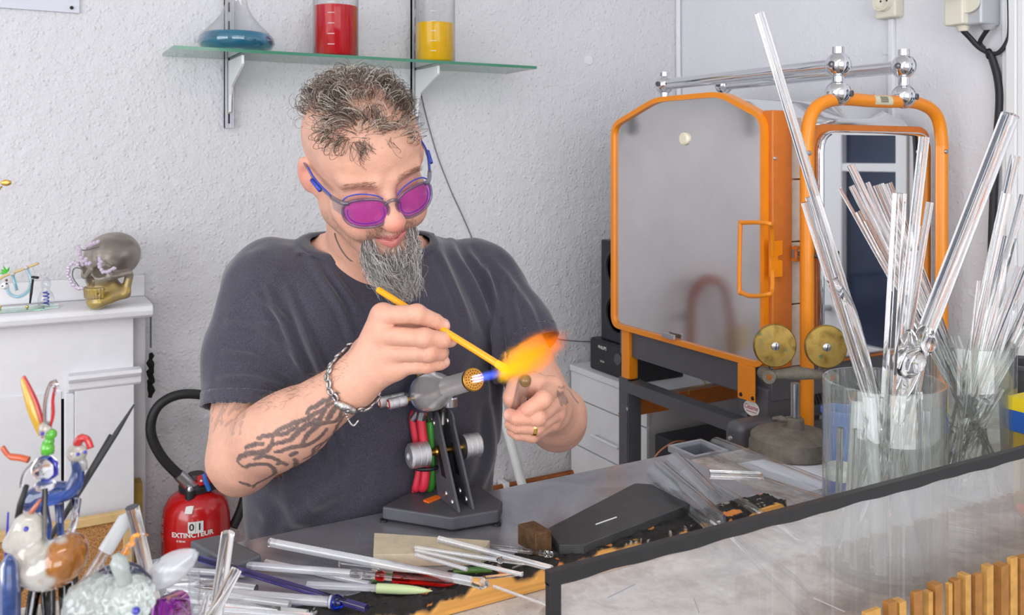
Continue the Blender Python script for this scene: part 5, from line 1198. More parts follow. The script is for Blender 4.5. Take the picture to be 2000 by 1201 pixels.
blend(ballm(W(1020, 800, 1.25), .03, .3), (216, 128, 108))
for p_, n_ in ((RF['middle'][0][3]+CR*.006-CF*.006, .0052), (RF['pinky'][0][3]+CR*.004-CF*.006+UP*.003, .0045), (LF['middle'][0][3]-CR*.005-CF*.006, .005), (RF['index'][0][3]+CR*.004-CF*.004+UP*.004, .005)): blend(np.clip(1.5-np.linalg.norm(BV-p_, axis=1)/n_, 0, 1)*.7, (240, 196, 182))
for (pp, rr_) in list(RF.values())+list(LF.values()):
    for q_ in (1, 2):
        ax_ = nrm(pp[q_+1]-pp[q_-1]); dd_ = (BV-pp[q_])@ax_; nr_ = np.linalg.norm(BV-pp[q_], axis=1) < rr_[q_]*1.5
        blend(nr_*.22*np.clip(np.sin(dd_*2200)*2-1, 0, 1)*np.exp(-(dd_/.004)**2)*1.6, (170, 96, 80))  # stripes paint in the shade of the joint creases, with their redness
for dd in (W(655, 478, 1.41),): blend(ballm(dd, .0022, 1.5), (96, 40, 30))
PU = 1000+FPX*(BV@CR)/(BV@CF); PV = VH-FPX*(BV[:, 2]-HC)/(BV@CF); DEP = BV@CF
def tattoo(lines, sc, o, box, w0):
    m = (PU > box[0]) & (PU < box[2]) & (PV > box[1]) & (PV < box[3]) & (DEP < box[4]) & (BN@CF < .15); I = np.nonzero(m)[0]; out = np.zeros(len(BV))
    tree = {}
    for L_, w in lines:
        P = [(o[0]+x/sc, o[1]+y/sc) for x, y in L_]; P = smooth_path([A(a, b, 0) for a, b in P], 6); Q = []
        for p in P:
            dd = np.hypot(PU[I]-p[0], PV[I]-p[1]); c = I[dd < 4]
            if len(c): Q.append(BV[c[np.argmin(DEP[c])]])
        n = len(Q)
        for i in range(n-1):
            a, b = Q[i], Q[i+1]; ab = b-a
            near = I[(np.abs(BV[I]-a) < .02).all(1)]
            t = np.clip(((BV[near]-a)@ab)/(ab@ab+1e-12), 0, 1); ds = np.linalg.norm(BV[near]-a-t[:, None]*ab, axis=1)
            ww = w*w0*(.35+.65*math.sin(PI*min(1, max(0, (i+.5)/n)))**.6); out[near] = np.maximum(out[near], np.clip((ww-ds)/.0012+.5, 0, 1))
    return out
TT = [([(690,450),(640,480),(560,520),(520,555)],1),([(690,480),(600,545),(510,590),(400,625),(355,650)],1),([(630,510),(600,590),(560,605),(480,660),(440,700),(360,720)],1.2),([(480,610),(420,660),(330,665),(265,680)],1),([(345,685),(320,755),(210,770),(160,800)],1.2),([(300,715),(250,715),(205,740)],1),([(715,545),(690,600),(600,620),(540,670),(510,720)],1.2),([(640,640),(600,690),(540,725),(460,740),(370,765)],1.2),([(700,500),(660,560),(640,595)],1.2),([(700,650),(640,700),(590,750)],1.1),([(250,800),(300,785),(370,800),(430,835)],1),([(160,810),(200,840),(250,830),(330,830),(370,870),(330,900),(270,930),(260,950)],1),([(470,800),(480,830),(440,860),(390,880)],1.3),([(380,830),(400,820),(430,830)],1),([(740,560),(700,620),(660,690),(580,740),(560,800),(490,860)],.9),([(180,920),(240,940)],.8),([(520,800),(560,780),(650,720)],.9),([(480,765),(455,780)],1.2)]
tm = tattoo(TT, 2.669, (400, 600), (415, 640, 720, 990, 1.45), .0036)
blend(tm*(.72+.2*st_), (70, 72, 76))
TL = [([(800,330),(900,340),(960,410),(1010,480)],1),([(790,400),(850,480),(920,490)],2.2),([(850,410),(900,520)],2),([(940,380),(990,460),(1030,500)],1.5),([(820,500),(850,560)],1)]
blend(tattoo(TL, 6.005, (960, 700), (1080, 740, 1145, 810, 1.7), .0022)*.6, (84, 82, 84))
blend((PU < 480)*(PV > 780)*(PV < 850)*(DEP < 1.5)*(vnoise(BV*A(1, 1, .4), 200, 3) > .55)*.35, (120, 110, 108))
base0 = A(.56, 1.5, 0)
man = thing('person', 'man in a dark T-shirt bending over a torch, holding an orange rod', 'person', base0)
def m_skin(n):
    t = NT(n); a = t.new('ShaderNodeAttribute'); a.attribute_name = 'Col'; t.set(col=a.outputs['Color'], rough=.46, sss=.12, spec=.45)
    t.b.inputs['Subsurface Radius'].default_value = (1, .35, .2); t.b.inputs['Subsurface Scale'].default_value = .004
    b = t.bump(t.noise(480, 3), .4, .0016); t.bump(t.noise(130, 4, .65), .25, .003, b); return t.m
MAKE['skin'] = m_skin
body = mesh_obj('body', BV, BF.astype(np.int32), 'skin', man, 180); set_cols(body, Ccol)
# ------------------------------------------------------------------ T-shirt
HEMR, HEMRn = W(476, 800, 1.405), None
def build_shirt():
    f = Field((.16, 1.22, .70), (1.05, 1.76, 1.40), .0035)
    f.stack(TOR, .03, .006)
    f.ell(W(640, 640, 1.455), (.11, .06, .09), None, .05); f.ell(W(820, 630, 1.53), (.11, .06, .09), None, .05); f.ell(W(740, 860, 1.51), (.15, .065, .14), None, .06)
    f.cap(NB+A(0, .01, -.005), SR+A(.02, .01, .02), .060, .066, .05); f.cap(NB+A(0, .01, -.005), SL+A(-.02, .01, .02), .060, .066, .05)
    f.cap(SR, W(478, 700, 1.435), .073, .066, .035); f.cap(W(478, 700, 1.435), W(477, 830, 1.385), .066, .066, .02)
    f.cap(SL, W(1010, 650, 1.61), .070, .064, .035); f.cap(W(1010, 650, 1.61), W(1066, 768, 1.56), .064, .058, .02)
    return f.mesh()
SV, SF = build_shirt()
SN = vnormals(SV, SF)
SPU = 1000+FPX*(SV@CR)/(SV@CF); SPV = VH-FPX*(SV[:, 2]-HC)/(SV@CF); SD = SV@CF
FOLDS = [([(560,560),(600,660),(640,760),(660,860)],9,5.5),([(520,560),(560,650),(590,720)],8,4.5),([(500,575),(540,610),(570,640)],7,3.5),([(440,690),(500,700),(570,730)],8,3.5),([(430,740),(490,740),(560,760)],8,3),([(600,500),(660,590),(690,660)],8,3),([(640,520),(700,600)],7,2.5),([(445,630),(520,650),(580,700)],8,3),
         ([(880,470),(930,560),(965,660),(980,760)],8,4.5),([(910,480),(960,560),(975,620)],7,3.5),([(850,480),(890,560),(920,640)],8,2.5),([(950,520),(968,640),(972,760),(975,860)],7,5),([(1000,560),(1010,620),(1020,680)],7,2.5),([(960,500),(1030,600),(1050,660)],8,2.5),
         ([(640,960),(600,1000),(560,1030)],17,3.5),([(560,970),(580,1010),(640,1040)],16,3),([(500,985),(520,1010),(510,1040)],13,2.5),([(700,900),(660,960),(600,985)],18,3),([(960,800),(955,900),(930,960)],10,3.5),([(620,780),(640,860),(640,930)],10,4)]
disp = np.zeros(len(SV)); I0 = np.nonzero((SN@CF < .2) & (SD < 1.72))[0]
for L_, w, amp in FOLDS:
    P = smooth_path([A(a, b, 0) for a, b in L_], 5); best = np.full(len(I0), 1e9); tt = np.zeros(len(I0))
    for i in range(len(P)-1):
        a, b = P[i][:2], P[i+1][:2]; ab = b-a; q = np.stack([SPU[I0], SPV[I0]], 1)-a; t = np.clip((q@ab)/(ab@ab), 0, 1); dd = np.hypot(*(q-t[:, None]*ab).T)
        m = dd < best; best[m] = dd[m]; tt[m] = (i+t[m])/(len(P)-1)
    fade = np.sin(PI*np.clip(tt*.9+.05, 0, 1))**.7
    disp[I0] += .0016*amp*fade*(np.exp(-(best/(w*.85))**2)-.6*np.exp(-((best-1.7*w)/(w*.9))**2))
soft = (vnoise(SV*A(1, 1, .45), 16, 21)-.5)*.010+(vnoise(SV*A(1, 1, .6), 38, 22)-.5)*.004
SV = SV+SN*(disp+soft)[:, None]
# cut openings: sleeves and neck
axR = nrm(W(476, 830, 1.395)-W(486, 690, 1.44)); hemR = W(478, 799, 1.405)+A(0, 0, 0)
axR = nrm(axR+CR*(-.06)); axL = nrm(W(1066, 768, 1.56)-SL); hemL = W(1030, 692, 1.60)
nearR = np.linalg.norm(np.cross(SV-W(490, 700, 1.44), axR), axis=1) < .080; nearL = np.linalg.norm(np.cross(SV-SL, axL), axis=1) < .092
_ax = np.linalg.norm(np.cross(SV-W(490, 700, 1.44), axR), axis=1); nearR |= (_ax < .13) & (SV@CR < W(505, 800, 1.4)@CR)
dR = (SV-hemR)@axR; dL = (SV-hemL)@axL
pN1, pN2, pN3 = W(585, 480, 1.47), W(748, 530, 1.43), W(836, 452, 1.585)
nN = nrm(np.cross(pN2-pN1, pN3-pN1)); nN = nN if nN[2] > 0 else -nN
nc = (pN1+pN2+pN3)/3; dN = (SV-pN1)@nN; nearN = np.linalg.norm((SV-nc)-np.outer((SV-nc)@nN, nN), axis=1) < .125
def snap(mask, d, n, h=.0035):
    m = mask & (np.abs(d) < h*1.0); SV[m] -= np.outer(d[m], n)
keep = ~((nearR & (dR > .0018) & ((dR < .095) | (_ax < .06)) & (SV@CR < W(548, 800, 1.4)@CR)) | (nearL & (dL > .0018) & (dL < .2) & (SV@CR > W(992, 700, 1.6)@CR)) | (nearN & (dN > .0018)))
snap(nearR & keep, dR, axR); snap(nearL & keep, dL, axL); snap(nearN & keep, dN, nN)
collar_f = (nearN & keep & (dN > -.024))
V2, F2 = largest(*keep_largest_facing(SV, SF, keep))
MAKE['shirt_cloth'] = None
def m_cloth(n):
    t = NT(n); c = t.ramp(t.noise(500, 3, .7), [(.35, srgb(42, 40, 52)), (.65, srgb(66, 64, 80))])
    lint = t.ramp(t.voro(330), [(.05, 1.), (.09, 0.)]); g = t.ramp(t.noise(60, 2), [(.55, 0.), (.66, .55)])
    t.set(col=t.mix(t.math('MULTIPLY', lint, g), c, srgb(170, 170, 184)), rough=.85, sheen=.35); b = t.bump(t.noise(900, 2), .3, .0008); t.bump(t.noise(45, 4, .6), .25, .003, b); return t.m
MAKE['shirt_cloth'] = m_cloth
sh = mesh_obj('t_shirt', V2, F2, 'shirt_cloth', man, 180)
sd = sh.modifiers.new('thick', 'SOLIDIFY'); sd.thickness = .0022; sd.offset = -1
# ribbed collar band: the shirt surface next to the neckline, doubled
def band(name, near, d, n, depth, lift, thick):
    P = SV+SN*lift; sel = near & (np.abs(d+depth) < .0035); P[sel] -= np.outer(d[sel]+depth, n)
    V3, F3 = largest(*keep_largest_facing(P, SF, near & keep & (d > -depth-.0018) & (d < .004)))
    o_ = mesh_obj(name, V3, F3, 'shirt_cloth', sh, 180); s2 = o_.modifiers.new('thick', 'SOLIDIFY'); s2.thickness = thick; s2.offset = 0
ed = np.sort(np.concatenate([F2[:, [0, 1]], F2[:, [1, 2]], F2[:, [2, 3]], F2[:, [3, 0]]]), axis=1); eu, ec = np.unique(ed, axis=0, return_counts=True); bv_ = np.unique(eu[ec == 1])
bp_ = V2[bv_]; bp_ = bp_[(np.abs((bp_-pN1)@nN) < .006) & (np.linalg.norm(bp_-nc, axis=1) < .19)]
lc_ = bp_.mean(0); ex_ = nrm(CR-nN*(CR@nN)); ey_ = np.cross(nN, ex_); an_ = np.arctan2((bp_-lc_)@ey_, (bp_-lc_)@ex_); nb = 72; loop_ = []
for k in range(nb):
    a_ = -PI+2*PI*k/nb; w_ = np.exp(-(((an_-a_+PI) % (2*PI)-PI)/.15)**2)+1e-9; loop_.append((bp_*w_[:, None]).sum(0)/w_.sum())
N2 = vnormals(V2, F2); cand = np.nonzero(np.linalg.norm(V2-lc_, axis=1) < .2)[0]
rings_ = []
for p in loop_:
    dd_ = np.linalg.norm(V2[cand]-p, axis=1); nn_ = nrm((N2[cand]*np.exp(-(dd_/.008)**2)[:, None]).sum(0)); out = p-lc_; out = nrm(out-nn_*(out@nn_)-0*nN); row = []
    for w_, l_ in ((-.003, .0004), (0, .0022), (.006, .0026), (.012, .0026), (.0175, .0022), (.019, .0004)):
        q = p+out*w_; j = cand[np.argmin(((V2[cand]-q)**2).sum(1))]; q = q-N2[j]*((q-V2[j])@N2[j])+N2[j]*l_; row.append(q)
    rings_.append(row)
nr_ = len(rings_[0]); CVs = np.array(rings_)
for _ in range(2): CVs = .5*CVs+.25*(np.roll(CVs, 1, 0)+np.roll(CVs, -1, 0))
cf = [((i*nr_+j), (i*nr_+j+1), (((i+1) % nb)*nr_+j+1), (((i+1) % nb)*nr_+j)) for i in range(nb) for j in range(nr_-1)]
co_ = mesh_obj('collar_band', CVs.reshape(-1, 3), cf, 'shirt_cloth', sh, 180)
band('sleeve_hem', nearR & (SV@CR < W(548, 800, 1.4)@CR), dR, axR, .020, .0008, .0014)
band('sleeve_hem', nearL & (SV@CR > W(992, 700, 1.6)@CR), dL, axL, .020, .0008, .0014)
# trousers and shoes, hidden behind the bench from the front
f = Field((.28, 1.32, 0), (.85, 1.72, .9), .008)
f.stack([(.70, .566, 1.515, .19, .125), (.80, .566, 1.515, .195, .13), (.88, .564, 1.51, .19, .125)], .02)
for sx in (-1, 1): f.cap(A(.566+sx*.09, 1.52, .74), A(.566+sx*.11, 1.53, .42), .095, .068, .03); f.cap(A(.566+sx*.11, 1.53, .42), A(.566+sx*.12, 1.55, .08), .068, .052, .02)
V3, F3 = f.mesh(); mesh_obj('trousers', V3, F3.astype(np.int32), plain((48, 52, 66), .8, noise=.1)('denim'), man, 180)
for sx in (-1, 1):
    f = Field((.566+sx*.12-.08, 1.36, -.01), (.566+sx*.12+.08, 1.66, .12), .006); f.cap(A(.566+sx*.12, 1.58, .045), A(.566+sx*.13, 1.45, .038), .042, .04, .02); f.D = np.maximum(f.D, (0.001-f.ax[2])[None, None, :])
    V3, F3 = f.mesh(); mesh_obj('shoe', V3, F3.astype(np.int32), 'black', man, 180)
# ------------------------------------------------------------------ hair and beard
def strands(name, S, r, cols, mat, parent):
    S = np.asarray(S); m, n, _ = S.shape
    T_ = np.gradient(S, axis=1); T_ /= np.linalg.norm(T_, axis=2, keepdims=True)+1e-9
    ref = np.tile(A(.3, .5, .81), (m, n, 1)); X_ = np.cross(T_, ref); X_ /= np.linalg.norm(X_, axis=2, keepdims=True)+1e-9; Y_ = np.cross(T_, X_)
    tap = np.linspace(1, .45, n)[None, :, None]*np.asarray(r)[:, None, None]
    V = np.stack([S+(X_*math.cos(a)+Y_*math.sin(a))*tap for a in (0, 2*PI/3, 4*PI/3)], 2).reshape(-1, 3)
    i = (np.arange(m)[:, None]*n+np.arange(n-1)[None, :]).ravel()*3
    F = np.concatenate([np.stack([i+k, i+(k+1) % 3, i+3+(k+1) % 3, i+3+k], 1) for k in range(3)])
    o = mesh_obj(name, V, F.astype(np.int32), mat, parent, 180); set_cols(o, np.repeat(np.asarray(cols), n*3, axis=0)); o['kind'] = 'stuff'; return o
MAKE['hair'] = vcol(.42)
def pick(mask, n):
    I = np.nonzero(mask)[0]; return I[RNG.integers(0, len(I), n)]
hs_dn = HR.T  # world -> head rotation rows
top = inh & (Hh[:, 2] > .070) & (np.abs(Hh[:, 0]) < .070-.25*np.maximum(0, Hh[:, 1])) & (Hh[:, 1] < .080) & (Hh[:, 1] > -.11)
dens = vnoise(BV, 45, 31)
I = pick(top & (dens > .40), 1250); n = 20; m = len(I); P0 = BV[I]; N0 = BN[I]
fw = HR@A(0, 1, 0); rnd = RNG.normal(size=(m, 3)); clump = np.stack([vnoise(P0, 38, 41+k)-.5 for k in range(3)], 1)*5
tg = rnd*.3+clump; tg -= (tg*N0).sum(1, keepdims=True)*N0; tg /= np.linalg.norm(tg, axis=1, keepdims=True)
bt_ = np.cross(N0, tg)
rc = RNG.uniform(.006, .0140, m); turns = RNG.uniform(.7, 1.4, m); lift = RNG.uniform(.002, .018, m); drift = RNG.uniform(-.012, .012, m)
t = np.linspace(0, 1, n)[None, :]; ang = t*2*PI*turns[:, None]
S = P0[:, None]+N0[:, None]*(lift[:, None]*np.minimum(1, t*2.2)+rc[:, None]*np.sin(ang))[..., None]+tg[:, None]*(rc[:, None]*(1-np.cos(ang)))[..., None]+bt_[:, None]*(drift[:, None]*t)[..., None]
# no strand dips under the scalp
hl = (S.reshape(-1, 3)-HCN)@HR/HS; q = np.sqrt((hl[:, 0]/.0785)**2+((hl[:, 1]+.014)/.0995)**2+((hl[:, 2]-.038)/.084)**2)
hl2 = hl.copy(); s_ = np.maximum(1, 1.01/np.maximum(q, 1e-3)); cen = A(0, -.014, .038); hl2 = cen+(hl-cen)*s_[:, None]; S = (HCN+(hl2*HS)@HR.T).reshape(m, n, 3)
g = RNG.random(m); shade = np.where(g[:, None] < .5, lin((84, 68, 60)), np.where(g[:, None] < .82, lin((142, 128, 116)), lin((200, 190, 178))))
strands('hair', S, RNG.uniform(.00034, .0006, m), shade, 'hair', man)
# forelock curls over the forehead
Lk = []
for k in range(44):
    p = HL(-.022+RNG.normal()*.007+(.034 if k % 5 == 0 else 0), .072, .082+RNG.normal()*.003); a0 = RNG.uniform(0, 6.28); r_ = RNG.uniform(.004, .009); L_ = RNG.uniform(.022, .046)
    dn = HR@nrm(A(RNG.normal()*.15+.12, .22, -1)); sd_ = HR@A(1, 0, 0); ot = HR@nrm(A(0, 1, .3))
    Lk.append([p+dn*L_*tt+ot*(.004+.014*math.sin(PI*min(1, tt*.9)))+sd_*r_*math.sin(a0+tt*7)*tt+dn*r_*math.cos(a0+tt*7)*tt*tt for tt in np.linspace(0, 1, n)])
strands('forelock', np.array(Lk), RNG.uniform(.0003, .00048, 44), np.where(RNG.random(44)[:, None] < .55, lin((72, 60, 54)), lin((150, 140, 130))), 'hair', man)
# beard
bm = inh & (Hh[:, 2] < -.082) & (Hh[:, 1] > .045) & (np.abs(Hh[:, 0]-.003) < .040) & ((Hh[:, 2] < -.088) | (np.abs(Hh[:, 0]) < .013) | (np.abs(Hh[:, 0]) > .024))
bs = inh & (np.abs(np.abs(Hh[:, 0])-.032) < .008) & (Hh[:, 2] < -.062) & (Hh[:, 2] > -.09) & (Hh[:, 1] > .06)
I = np.concatenate([pick(bm, 1500), pick(bs, 360)]); m = len(I); n = 20; P0 = BV[I]; N0 = BN[I]
t = np.linspace(0, 1, n)[None, :, None]
tip = W(797, 592, 1.325); L_ = RNG.uniform(.35, 1.0, m)**.8
lx = Hh[I, 0]; low = np.clip((-.06-Hh[I, 2])/.05, 0, 1)
tgt = P0*.30+tip*.70+RNG.normal(size=(m, 3))*.009; tgt[:, 2] = P0[:, 2]+(tip[2]-P0[:, 2])*L_
ctl = P0+N0*RNG.uniform(.006, .016, m)[:, None]+A(0, 0, -.014)
S = (1-t)**2*P0[:, None]+2*t*(1-t)*ctl[:, None]+t*t*tgt[:, None]
w1 = RNG.normal(size=(m, 1, 3)); w2 = RNG.normal(size=(m, 1, 3)); ph = RNG.uniform(0, 6.28, (m, 1, 1)); fq = RNG.uniform(7, 19, (m, 1, 1))
S += (w1*np.sin(fq*t+ph)+w2*np.cos(fq*t*.8+ph))*.0030*np.minimum(1, t*2)
g = RNG.random(m); shade = np.where(g[:, None] < .25, lin((104, 98, 94)), np.where(g[:, None] < .6, lin((164, 160, 156)), lin((214, 211, 207))))
strands('beard', S, RNG.uniform(.00028, .00046, m), shade, 'hair', man)
# short stubble moustache and eyebrows
mm = inh & (Hh[:, 2] < -.044) & (Hh[:, 2] > -.062) & (Hh[:, 1] > .07) & (np.abs(Hh[:, 0]) < .036); I = pick(mm, 420); m = len(I)
dn = HR@A(0, .2, -1)
S = BV[I][:, None]+(BN[I]*.3+dn)[:, None]*np.linspace(0, .0035, 4)[None, :, None]
strands('moustache', S, np.full(m, .00022), np.tile(lin((120, 106, 98)), (m, 1)), 'hair', man)
eb = inh & (np.abs(Hh[:, 2]-.0215-.004*np.sin(np.abs(Hh[:, 0])*60)) < .0042) & (np.abs(Hh[:, 0]) > .014) & (np.abs(Hh[:, 0]) < .052) & (Hh[:, 1] > .055); I = pick(eb, 230); m = len(I)
sgn = np.sign(Hh[I, 0]); dirs = (HR@np.stack([sgn*.9, .15+0*sgn, .25+0*sgn])).T
S = BV[I][:, None]+(BN[I]*.35+dirs)[:, None]*np.linspace(0, .007, 4)[None, :, None]
strands('eyebrows', S, np.full(m, .00024), np.tile(lin((140, 104, 86)), (m, 1)), 'hair', man)
# forearm hair along the upper edge
fm = (PU > 480) & (PU < 680) & (PV > 690) & (PV < 800) & (DEP < 1.42) & (BN@UP > .35) & (BN@CF < .5); I = pick(fm, 240); m = len(I); ax_ = nrm(WR-ER)
rn = RNG.normal(size=(m, 3))*.3
S = BV[I][:, None]+((BN[I]*.6-ax_*.4+rn)[:, None]*np.linspace(0, .011, 6)[None, :, None])+A(0, 0, -1)*.004*(np.linspace(0, 1, 6)**2)[None, :, None]
strands('arm_hair', S, np.full(m, .00018), np.tile(lin((104, 84, 66)), (m, 1)), 'hair', man)
# ------------------------------------------------------------------ safety glasses
MAKE['smoke_plastic'] = thin((206, 206, 216), 1.5, haze=.10, hcol=(150, 150, 165)); MAKE['lens_purple'] = thin((228, 146, 238), 1.5, haze=.15, hcol=(196, 90, 216)); MAKE['temple_blue'] = plain((48, 66, 168), .3)
gl = thing('safety_glasses', 'purple-lensed clear plastic safety glasses low on the man\'s nose', 'glasses', HL(0, .11, -.02))
GZ = -.008
def gp_(x, z, dy=0): return HL(x, .116-.9*x*x*6-.0+dy+(z-GZ)*-.12, z)
for s in (-1, 1):
    cx = s*.0345; ring = []; inner = []
    for k in range(40):
        a = 2*PI*k/40; c_, s_ = math.cos(a), math.sin(a); e = .82
        x = cx+.0285*math.copysign(abs(c_)**e, c_); z = GZ-.002+.0205*math.copysign(abs(s_)**e, s_)-(.002*s*(x-cx)/.028 if s_ > 0 else 0)*0
        ring.append(gp_(x, z)); inner.append(gp_(cx+(x-cx)*.80, GZ-.001+(z-GZ)*.76, .004))
    MB().tube(ring, .0024, 8, closed=True).obj('rim', 'smoke_plastic', gl, 180)
    c = np.mean(ring, 0); V = ring+[c+HR@A(0, .001, 0)]; MB().add(V, [(k, (k+1) % 40, 40) for k in range(40)]).obj('lens', 'lens_purple', gl, 180)
    MB().tube([p-HR@A(0, .006, 0) for p in inner[18:42 if 42 < 40 else 40]+inner[:3]], .0008, 6).obj('inner_rim', 'temple_blue', gl, 180)
    MB().tube(smooth_path([gp_(s*.010, GZ+.0125, -.006), gp_(s*.018, GZ+.0185, -.007), gp_(s*.036, GZ+.0225, -.008), gp_(s*.052, GZ+.0195, -.008), gp_(s*.060, GZ+.014, -.006)], 6), .0011, 6).obj('brow_bar', 'temple_blue', gl, 180)
    hg = gp_(s*.062, GZ+.013, -.002); h2 = HL(s*.071, .072, GZ+.014)
    MB().tube(smooth_path([gp_(s*.054, GZ+.014, .001), hg, h2], 6), [.0035]*13, 8).obj('hinge_block', 'smoke_plastic', gl, 180)
    # side shield between rim and temple
    n_ = 8; top_ = [hg+(h2-hg)*k/n_ for k in range(n_+1)]; b0 = gp_(s*.058, GZ-.012, 0); b1 = HL(s*.070, .072, GZ-.006); bot_ = [b0+(b1-b0)*k/n_ for k in range(n_+1)]
    MB().add(top_+bot_, [(k, k+1, n_+2+k, n_+1+k) for k in range(n_)]).obj('side_shield', 'smoke_plastic', gl, 180)
    e1 = HL(s*.0835, .008, .020); e2 = HL(s*.0855, -.014, .022); e3 = HL(s*.086, -.034, .004)
    for dz, mt, nm in ((.0, 'smoke_plastic', 'temple'), (.0048, 'temple_blue', 'temple_inlay')):
        off_ = HR@A(0, 0, dz)
        MB().tube(smooth_path([h2+off_*.5, h2*.5+e1*.5+HR@A(s*.004, 0, dz), e1+off_*.6]+([e2, e3] if nm == 'temple' else []), 6), .0022 if nm == 'temple' else .0014, 8).obj(nm, mt, gl, 180)
    MB().tube([h2*.72+e1*.28+HR@A(s*.006, 0, -.001), h2*.35+e1*.65+HR@A(s*.006, 0, -.001)], .0033, 8).obj('blue_grip', 'temple_blue', gl, 180)
MB().tube(smooth_path([gp_(-.010, GZ+.006, 0), gp_(-.004, GZ+.012, .002), gp_(.004, GZ+.012, .002), gp_(.010, GZ+.006, 0)], 6), .0028, 8).obj('bridge', 'smoke_plastic', gl, 180)
# ------------------------------------------------------------------ necklace, bracelets, ring
def surf_at(u, v, lift=.0012):
    d = np.hypot(PU-u, PV-v); c = np.nonzero((d < 5) & (Hh[:, 1] < .03) & (BN@CF < .3))[0]; i = c[np.argmin(DEP[c])]; return BV[i]+BN[i]*lift
npx = [(650, 457), (653, 468), (662, 487), (675, 505), (683, 512)]
MB().tube(smooth_path([surf_at(u, v, .0012) for u, v in npx], 8), .0010, 6).obj('neck_cord', plain((112, 114, 104), .6)('cord'), smooth=180, label='thin grey-green cord around the man\'s neck', cat='necklace')
MAKE['silver'] = plain((196, 194, 192), .25, 1, noise=.35, nscale=400, bump=.8, bscale=700, bdist=.001)
fax = nrm(WR-W(575, 828, 1.318)); bc = W(692, 742, 1.252)-fax*.004
br = thing('silver_bracelet', 'heavy silver chain bracelet with a skull clasp on the man\'s wrist', 'bracelet', bc)
bx_ = nrm(CR-fax*(CR@fax)); by_ = np.cross(fax, bx_)
sel = np.abs((BV-bc)@fax) < .004; rel = BV[sel]-bc; rr2 = np.linalg.norm(rel, axis=1); okb = rr2 < .07; rel = rel[okb]; rr2 = rr2[okb]
angs = np.arctan2(rel@by_, rel@bx_)
def brp(a, lift):
    m = np.abs((angs-a+PI) % (2*PI)-PI) < .15; r = rr2[m].max() if m.any() else .035
    return bc+(bx_*math.cos(a)+by_*math.sin(a))*(r+lift)+fax*(.006*math.sin(a+1.0))
nl = 24
cam_dir = -CF; acl = max((2*PI*k/nl for k in range(nl)), key=lambda a: (bx_*math.cos(a)+by_*math.sin(a))@(cam_dir*.8-UP*.75))
for k in range(nl):
    a = 2*PI*k/nl
    if abs((a-acl+PI) % (2*PI)-PI) < .35: continue
    p = brp(a, .0028); t_ = nrm(brp(a+.12, .0028)-brp(a-.12, .0028)); nr = nrm(p-bc); sd_ = np.cross(t_, nr)
    u1, u2 = (t_*.95+sd_*.5, nr) if k % 2 == 0 else (t_*.95-sd_*.5, nr); w_ = nrm(np.cross(nrm(u1), nr))
    MB().tube([p+nrm(u1)*.0058*math.cos(q)+w_*.0042*math.sin(q)+nr*(.0012 if k % 2 else -.0006) for q in np.linspace(0, 2*PI, 15)[:-1]], .0019, 6, closed=True).obj('link', 'silver', br, 180)
p = brp(acl, .004); nr = nrm(p-bc); t_ = nrm(brp(acl+.12, .004)-brp(acl-.12, .004)); s3 = np.cross(t_, nr); Rm = np.stack([t_, s3, nr], 1)
fs = Field(p-.02, p+.02, .0007); fs.ell(p, (.0095, .0075, .0055), Rm, .002); fs.ell(p+t_*.010, (.005, .006, .004), Rm, .004); fs.cap(p-t_*.008, p-t_*.016, .006, .004, .003)
for sg in (-1, 1): fs.ell(p+s3*sg*.0032+nr*.005+t_*.001, (.0020,)*3, None, .0006, 's')
fs.ell(p+nr*.0055+t_*.0055, (.0014, .0009, .002), Rm, .0004, 's')
V3, F3 = fs.mesh(); mesh_obj('skull_clasp', V3, F3.astype(np.int32), 'silver', br, 180)
ch = [p-t_*.004+A(0, 0, -.004), p+A(0, 0, -.016)+t_*.004, p+A(0, 0, -.019)+t_*.011, p+t_*.018+A(0, 0, -.010)]
for k, q in enumerate(smooth_path(ch, 5)): MB().ball(q, .0016, 8, 6).obj('chain_bead', 'silver', br, 180)
MAKE['gold'] = plain((236, 200, 110), .15, 1)
rp0, rp1 = LF['ring'][0][1], LF['ring'][0][2]; rax = nrm(rp1-rp0); rcn = rp0*.86+rp1*.14; xg, yg_, _ = frame(rax)
MB().lathe([(.0118, -.0028), (.0124, -.002), (.0124, .002), (.0118, .0028), (.0109, .002), (.0109, -.002)], rcn, rax, 30, loop=True).obj('gold_ring', 'gold', smooth=40, label='gold ring on the finger of the man\'s left hand', cat='ring')
lax = nrm(WL-W(1088, 812, 1.45)); lc = WL+lax*.006
MB().tube([lc+(CR*math.cos(q)+np.cross(lax, CR)*math.sin(q))*.0325 for q in np.linspace(0, 2*PI, 33)[:-1]], .0026, 8, closed=True).obj('cord_bracelet', 'black', smooth=180, label='dark cord bracelet on the man\'s left wrist', cat='bracelet')
# ------------------------------------------------------------------ the orange rod and the tube he holds
MAKE['amber_rod'] = plain((252, 170, 10), .14, coat=.6)
def m_hot(n):
    t = NT(n); t.set(col=srgb(255, 90, 20), emit=4.5, ecol=srgb(255, 120, 20)); return t.m
MAKE['hot_glass'] = m_hot
r0, r1 = W(739, 566, 1.300), W(990, 722, 1.155)
ro = thing('orange_glass_rod', 'opaque orange glass rod held in the flame, its tip melting', 'glass rod', r0)
MB().tube([r0+(r1-r0)*k/10*.93 for k in range(11)], .0048, 14).obj('rod_length', 'amber_rod', ro, 40)
MB().tube([r0+(r1-r0)*k for k in (.93, .955, .98, 1.0)], [.0048, .005, .0058, .003], 14).obj('glowing_tip', 'hot_glass', ro, 60)
h0, h1 = W(1026, 738, 1.252), W(1009, 806, 1.280)
ht = thing('held_glass_tube', 'clear glass tube held upright in the man\'s left hand', 'glass tube', h1)
rod_pts(MB(), [h0, (h0+h1)/2, h1], .0095, True, 20).obj('tube_wall', 'tube_glass', ht, 50)
